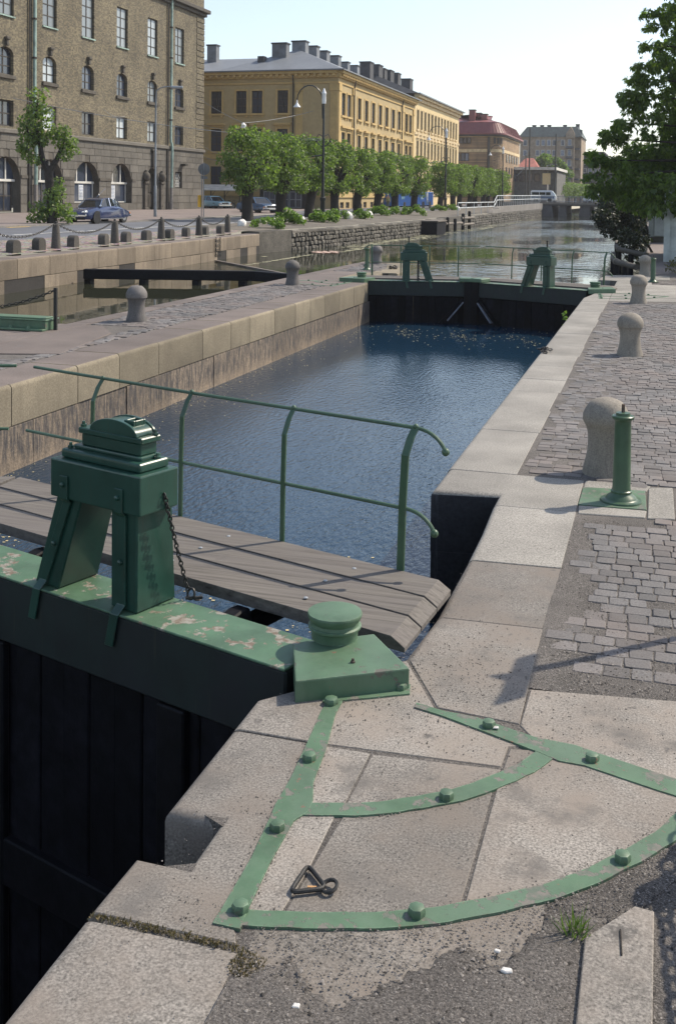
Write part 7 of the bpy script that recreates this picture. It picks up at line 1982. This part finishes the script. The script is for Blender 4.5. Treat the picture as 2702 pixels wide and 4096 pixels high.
# wires and a lamp hung over the street
wi = thing('overhead_wires', 'thin overhead wires strung between the brick building and the lamp posts', 'wires', (-40,90,8))
for a, b, sag in (((-46.6,104.5,12.3),(-41.0,103,9.6),.15),((-41.0,103,9.6),(-38.0,117,11.9),.2),((-46.6,104.8,9.6),(-24.2,76.4,6.4),.3),((-46.5,70.5,9.3),(-24.2,76.4,6.5),.5),((-46.6,105,7.6),(-30,75,5.4),.5),((-46.6,105.6,6.3),(-30,77,5.1),.4),((-46.5,84,9.6),(-46.5,88,9.2),.3),((-35.0,119,6.0),(-24,123.5,6.5),.3)):
    mb = MB(); mb.tube(cat(a, b, sag, 8), .022, 4); mb.build('wire', M['lampgrey'], wi)
hl = thing('hanging_lamp', 'small white globe lamp hanging from a wire before the ochre facade', 'lamp', (-41.0,103,9.3))
mb = MB(); mb.lathe([(-.28,.12),(-.2,.28),(.1,.3),(.25,.15),(.35,.04)], (0,0,0), 12); mb.local('globe', M['lampwhite'], hl, smooth=True)
# ------------------------------------------------------------------ tall masts by the bridge
for i, (x, y, h) in enumerate(((-23.3,199.5,14.2),(-18.9,203,13.2),(-24.6,205,9.8))):
    m_ = thing('mast', ['tall dark mast beside the bridge, the left of the two tallest','tall dark mast behind the white minibus','shorter dark mast with slanting arm left of the bridge'][i], 'mast', (x,y,1.0))
    mb = MB(); mb.lathe([(-.2,.17),(h,.10)], (0,0,0), 8); mb.local('pole', M['lampblack'], m_, smooth=True)
    mb = MB(); mb.tube([(0,0,h*.72),(-1.6,-.3,h*.55)] if i != 1 else [(0,0,h*.9),(.9,0,h*.92)], .05, 6); mb.local('arm', M['lampgrey'], m_)
# ------------------------------------------------------------------ cycle shed and bicycles, stall, containers
cs = thing('cycle_shed', 'open cycle shelter with a pale flat roof before the ochre building', 'shelter', (-47,112,.65))
mb = MB(); mb.add([(-52,110.2,2.70),(-43.9,110.2,2.70),(-43.9,113.6,3.30),(-52,113.6,3.30),(-52,110.2,2.80),(-43.9,110.2,2.80),(-43.9,113.6,3.40),(-52,113.6,3.40)],[(0,3,2,1),(4,5,6,7),(0,1,5,4),(1,2,6,5),(2,3,7,6),(3,0,4,7)]); mb.build('roof', M['shedroof'], cs)
for x in (-51,-49.4,-47.8,-46.2,-44.4):
    mb = MB(); mb.box(x-.04,x+.04,110.6,110.68,.6,2.72); mb.beam((x,110.64,2.0),(x+.5,110.7,2.72),.04,.04); mb.build('post', M['lampblack'], cs)
bk0 = thing('bicycle', 'dark bicycle parked under the cycle shelter, leftmost visible', 'bicycle', (-48.3,110.6,.68), R(70), 'bicycles parked under the shelter')
for x in (-.52,.52):
    mb = MB(); mb.ring((x,0,.34), (1,0,0), (0,0,1), .33, .33, .025, 16, 5); wl = mb.local('wheel', M['tyre'], bk0)
    mb = MB()
    for k in range(6):
        a = PI*k/6; mb.beam((x-.31*math.cos(a),0,.34-.31*math.sin(a)),(x+.31*math.cos(a),0,.34+.31*math.sin(a)),.008,.008,(0,1,0))
    mb.local('spokes', M['galv'], wl)
mb = MB()
for a, b in (((-.52,0,.34),(-.15,0,.78)),((-.52,0,.34),(-.08,0,.32)),((-.08,0,.32),(-.2,0,.88)),((-.08,0,.32),(.36,0,.75)),((-.17,0,.78),(.34,0,.82)),((.52,0,.34),(.33,0,.92))): mb.tube([a,b], .02, 6)
mb.local('frame', M['lampblack'], bk0)
mb = MB(); mb.tube([(.28,-.26,.98),(.36,-.1,1.02),(.34,0,.95),(.36,.1,1.02),(.28,.26,.98)], .014, 6); mb.local('handlebar', M['chrome'], bk0)
mb = MB(); mb.loft([[(-.32,-.09,.90),(-.32,.09,.90),(-.32,.09,.95),(-.32,-.09,.95)],[(-.08,-.03,.91),(-.08,.03,.91),(-.08,.03,.94),(-.08,-.03,.94)]]); mb.local('saddle', M['blackpaint'], bk0)
for i, (x, y, a) in enumerate(((-47.5,110.6,64),(-46.8,110.5,72),(-46.1,110.6,66),(-45.4,110.5,75),(-44.7,110.4,60),(-43.9,110.2,80))):
    c = copy_tree(bk0); c.location = (x,y,.68); c.rotation_euler = (0,0,R(a)); c['label'] = 'dark bicycle parked under the cycle shelter, '+ordn[i+1]+' from the left'
sh_ = thing('site_hut', 'dark timber hut with framed openings at the foot of the ochre facade', 'hut', (-40,115,.65))
mb = MB(); mb.box(-43.4,-37.9,114.2,117.1,.55,3.1); mb.build('wall', M['blackpaint'], sh_)
mb = MB(); mb.box(-43.6,-37.7,114.0,117.15,3.11,3.25); mb.build('roof', M['roofgrey'], sh_)
for x in (-42.2,-40.6,-39.1):
    o = window(Facade('Y',114.2), sh_, (x-.7,x+.7,.9,2.7), -.06, M['lampgrey'], M['glass'], 2, 2, .08, .05)
for i, (y0, y1) in enumerate(((139,150.5),(151.2,162.5))):
    co = thing('container', ('nearer' if i == 0 else 'farther')+' long blue container or site wagon behind the clipped trees', 'container', (-33.5,y0,.85))
    mb = MB(); mb.box(-35.9,-33.45,y0,y1,1.0,3.0); mb.build('body', M['container'], co, bevel=.03)
    mb = MB()
    for k in range(int((y1-y0)/.5)): mb.box(-33.448,-33.40,y0+.15+k*.5,y0+.35+k*.5,1.1,2.9)
    mb.build('ribs', M['container'], co)
    mb = MB(); mb.box(-33.46,-33.36,y0+6,y0+7.2,1.2,2.9) if i else mb.box(-33.46,-33.36,y0+8.6,y0+9.4,1.2,2.9); mb.build('door', M['steelblue'], co)
    mb = MB()
    for k in range(3): mb.box(-33.398,-33.385,y0+2.2+k*.7,y0+2.65+k*.7,1.9,2.3)
    mb.build('painted_mark', M['lightblue'], co)
    mb = MB()
    for k in range(4): mb.tube([(-35.9,y0+1.5+k*2.5,1.0),(-33.5,y0+1.5+k*2.5,1.0)], .35, 12)
    mb.build('wheels', M['tyre'], co)
pt = [(x_,y_) for x_,y_ in ((-27.4,99),(-27.6,108),(-27.6,113),(-28,120),(-28.2,126),(-28.2,131),(-28.4,136))]
for i, (x, y) in enumerate(pt):
    o = thing('kerb_post', 'short pale stone post between street and trees, '+ordn[i]+' from the left', 'post', (x,y,gz(x,y)), 0, 'short stone posts along the tree row')
    mb = MB(); mb.lathe([(-.1,.17),(.0,.17),(.8,.15),(.88,.12),(.92,.03)], (0,0,0), 10); mb.local('shaft', M['concrete'], o, smooth=True)
# ------------------------------------------------------------------ person on the far pavement
def person(label, pos, rz):
    root = thing('person', label, 'person', pos, rz)
    J = {'pel':(0,0,.93,.135),'wai':(.01,0,1.08,.125),'che':(.0,0,1.28,.150),'nec':(-.01,0,1.47,.055),'hd0':(.01,0,1.56,.075),'hd1':(.015,0,1.66,.085),
         'shl':(-.01,.17,1.41,.065),'ell':(-.04,.24,1.14,.045),'wrl':(.05,.25,.90,.032),'hal':(.07,.25,.81,.03),
         'shr':(-.01,-.17,1.41,.065),'elr':(-.04,-.24,1.14,.045),'wrr':(.05,-.25,.90,.032),'har':(.07,-.25,.81,.03),
         'hpl':(0,.09,.88,.095),'knl':(.06,.10,.50,.062),'anl':(-.02,.10,.10,.042),'tol':(.13,.11,.04,.035),
         'hpr':(0,-.09,.88,.095),'knr':(.03,-.10,.50,.062),'anr':(-.10,-.10,.11,.042),'tor':(.05,-.11,.04,.035)}
    E_ = [('pel','wai'),('wai','che'),('che','nec'),('nec','hd0'),('hd0','hd1'),('che','shl'),('shl','ell'),('ell','wrl'),('wrl','hal'),('che','shr'),('shr','elr'),('elr','wrr'),('wrr','har'),('pel','hpl'),('hpl','knl'),('knl','anl'),('anl','tol'),('pel','hpr'),('hpr','knr'),('knr','anr'),('anr','tor')]
    def skin(name, keys, grow, mat, lvl=1):
        ks_ = list(keys); me = bpy.data.meshes.new(name)
        me.from_pydata([J[k][:3] for k in ks_], [(ks_.index(a), ks_.index(b)) for a, b in E_ if a in ks_ and b in ks_], [])
        o = put(name, me, root); md = o.modifiers.new('skin', 'SKIN')
        for i, k in enumerate(ks_): me.skin_vertices[0].data[i].radius = (J[k][3]*grow,)*2
        me.skin_vertices[0].data[0].use_root = True
        o.modifiers.new('sub', 'SUBSURF').levels = lvl; o.modifiers['sub'].render_levels = lvl
        me.materials.append(mat); return o
    b = skin('body', J.keys(), 1.0, M['skin'], 2)
    skin('jacket', ['wai','che','shl','ell','wrl','shr','elr','wrr','pel'], 1.14, M['jacket'], 2)
    skin('trousers', ['pel','hpl','knl','anl','hpr','knr','anr'], 1.12, M['trousers'], 2)
    mb = MB(); mb.ball((.0,0,1.69), .10, 10, 6, .9); mb.local('cap', M['capwhite'], root, smooth=True)
    return root
person('person in an olive and yellow jacket and pale cap standing by the ochre wall', (-31.1,124.6,.80), R(-80))
# ------------------------------------------------------------------ huts on the right bank
h1 = thing('white_hut', 'white boarded hut at the right frame edge nearer than the panelled door', 'hut', (1.6,44.5,0))
for k in range(9):
    mb = MB(); mb.box(.17,3.2,43.0,43.05,.1+k*.3,.39+k*.3); mb.build('wall_board', M['hutwhite'], h1)
mb = MB(); mb.box(.16,3.2,43.051,49,0,2.8); mb.build('wall', M['hutwhite'], h1)
mb = MB(); mb.box(.12,.34,42.93,43.0,.0,2.8); mb.build('corner_board', M['hutwhite'], h1)
mb = MB(); mb.box(-.1,3.4,42.7,49.3,2.81,2.95); mb.build('roof', M['roofdark'], h1)
h2 = thing('white_hut', 'white hut with a panelled door that has a small black diamond', 'hut', (.9,63,0))
mb = MB(); mb.box(-.62,3,62.0,66,.32,3.2); mb.build('wall', M['hutwhite'], h2)
mb = MB(); mb.box(-.66,3.1,61.9,66.1,.0,.31); mb.build('plinth', M['darkstone'], h2)
mb = MB(); mb.box(-.34,.24,61.93,61.99,.36,2.3); d_ = mb.build('door', M['hutwhite'], h2, bevel=.01)
mb = MB(); mb.extrude([(.02,61.9,1.78),(.10,61.9,1.90),(.02,61.9,2.02),(-.06,61.9,1.90)], (0,.028,0)); mb.build('diamond_opening', M['blackpaint'], d_)
mb = MB(); mb.box(-.64,-.52,61.92,61.995,.3,3.2); mb.build('corner_board', M['hutwhite'], h2)
mb = MB(); mb.box(-.8,3.2,61.6,66.4,3.21,3.35); mb.build('roof', M['roofdark'], h2)
mb = MB(); mb.poly([(-.50,36,-.006),(.3,36,-.006),(.16,62,-.006),(-.56,62,-.006)]); tag(mb.build('path', M['pavement']), kind='structure')
# ------------------------------------------------------------------ odds and ends on the near stone
def bit(name, label, cat_, x, y, z, pts, h, mat):
    mb = MB(); mb.prism([(x+a, y+b) for a, b in pts], z, z+h); tag(mb.build(name, mat, bevel=h*.3), label, cat_)
WS = surf('white_chip', (.52,.51,.49), fine=60, rnd=0, bump=.2)
bit('white_chip', 'white stone chip on the gravel left of the kerb slab', 'stone chip', -.40, 3.25, .012, [(-.018,-.009),(.0,-.013),(.020,-.004),(.015,.011),(-.012,.010)], .01, WS)
bit('white_chip', 'white stone chip at the edge of the dirt near the last slab', 'stone chip', -.44, 3.335, .008, [(-.010,-.007),(.008,-.008),(.011,.005),(-.008,.007)], .008, WS)
bit('white_chip', 'white stone chip on the dirt at the bottom left of the gravel', 'stone chip', -.97, 2.92, .01, [(-.012,-.01),(.012,-.008),(.008,.012),(-.01,.008)], .008, WS)
bit('white_chip', 'pale chip of paint beside the bolt on the upper strap', 'paint chip', -.655, 4.765, .012, [(-.012,-.01),(.014,-.006),(.010,.014),(-.008,.012)], .006, WS)
mb = MB(); mb.tube([(-.07,3.52,.037),(-.062,3.40,.037)], .003, 5); tag(mb.build('twig', M['bark']), 'thin dark twig lying on the raised kerb slab', 'twig')
mb = MB(); mb.tube([(-1.30,5.50,-.10),(-1.285,5.44,-.055)], .024, 14); mb.tube([(-1.285,5.4399,-.0549),(-1.284,5.438,-.053)], .018, 12)
tag(mb.build('light_fitting', M['hutwhite'], smooth=True), 'small round white fitting under the walkway end behind the pivot cover', 'fitting')

# ------------------------------------------------------------------ summer haze: one closed box of thin even air
hz = MB(); hz.box(-400, 250, -60, 690, -7, 60)
hm = bpy.data.materials.new('thin_haze'); hm.use_nodes = True
ht = hm.node_tree; ht.nodes.clear()
ho = ht.nodes.new('ShaderNodeOutputMaterial'); hp = ht.nodes.new('ShaderNodeVolumePrincipled')
hp.inputs['Color'].default_value = (.93,.95,1,1); hp.inputs['Density'].default_value = .00024; hp.inputs['Anisotropy'].default_value = .2
ht.links.new(hp.outputs[0], ho.inputs['Volume'])
tag(hz.build('haze', hm), kind='stuff')
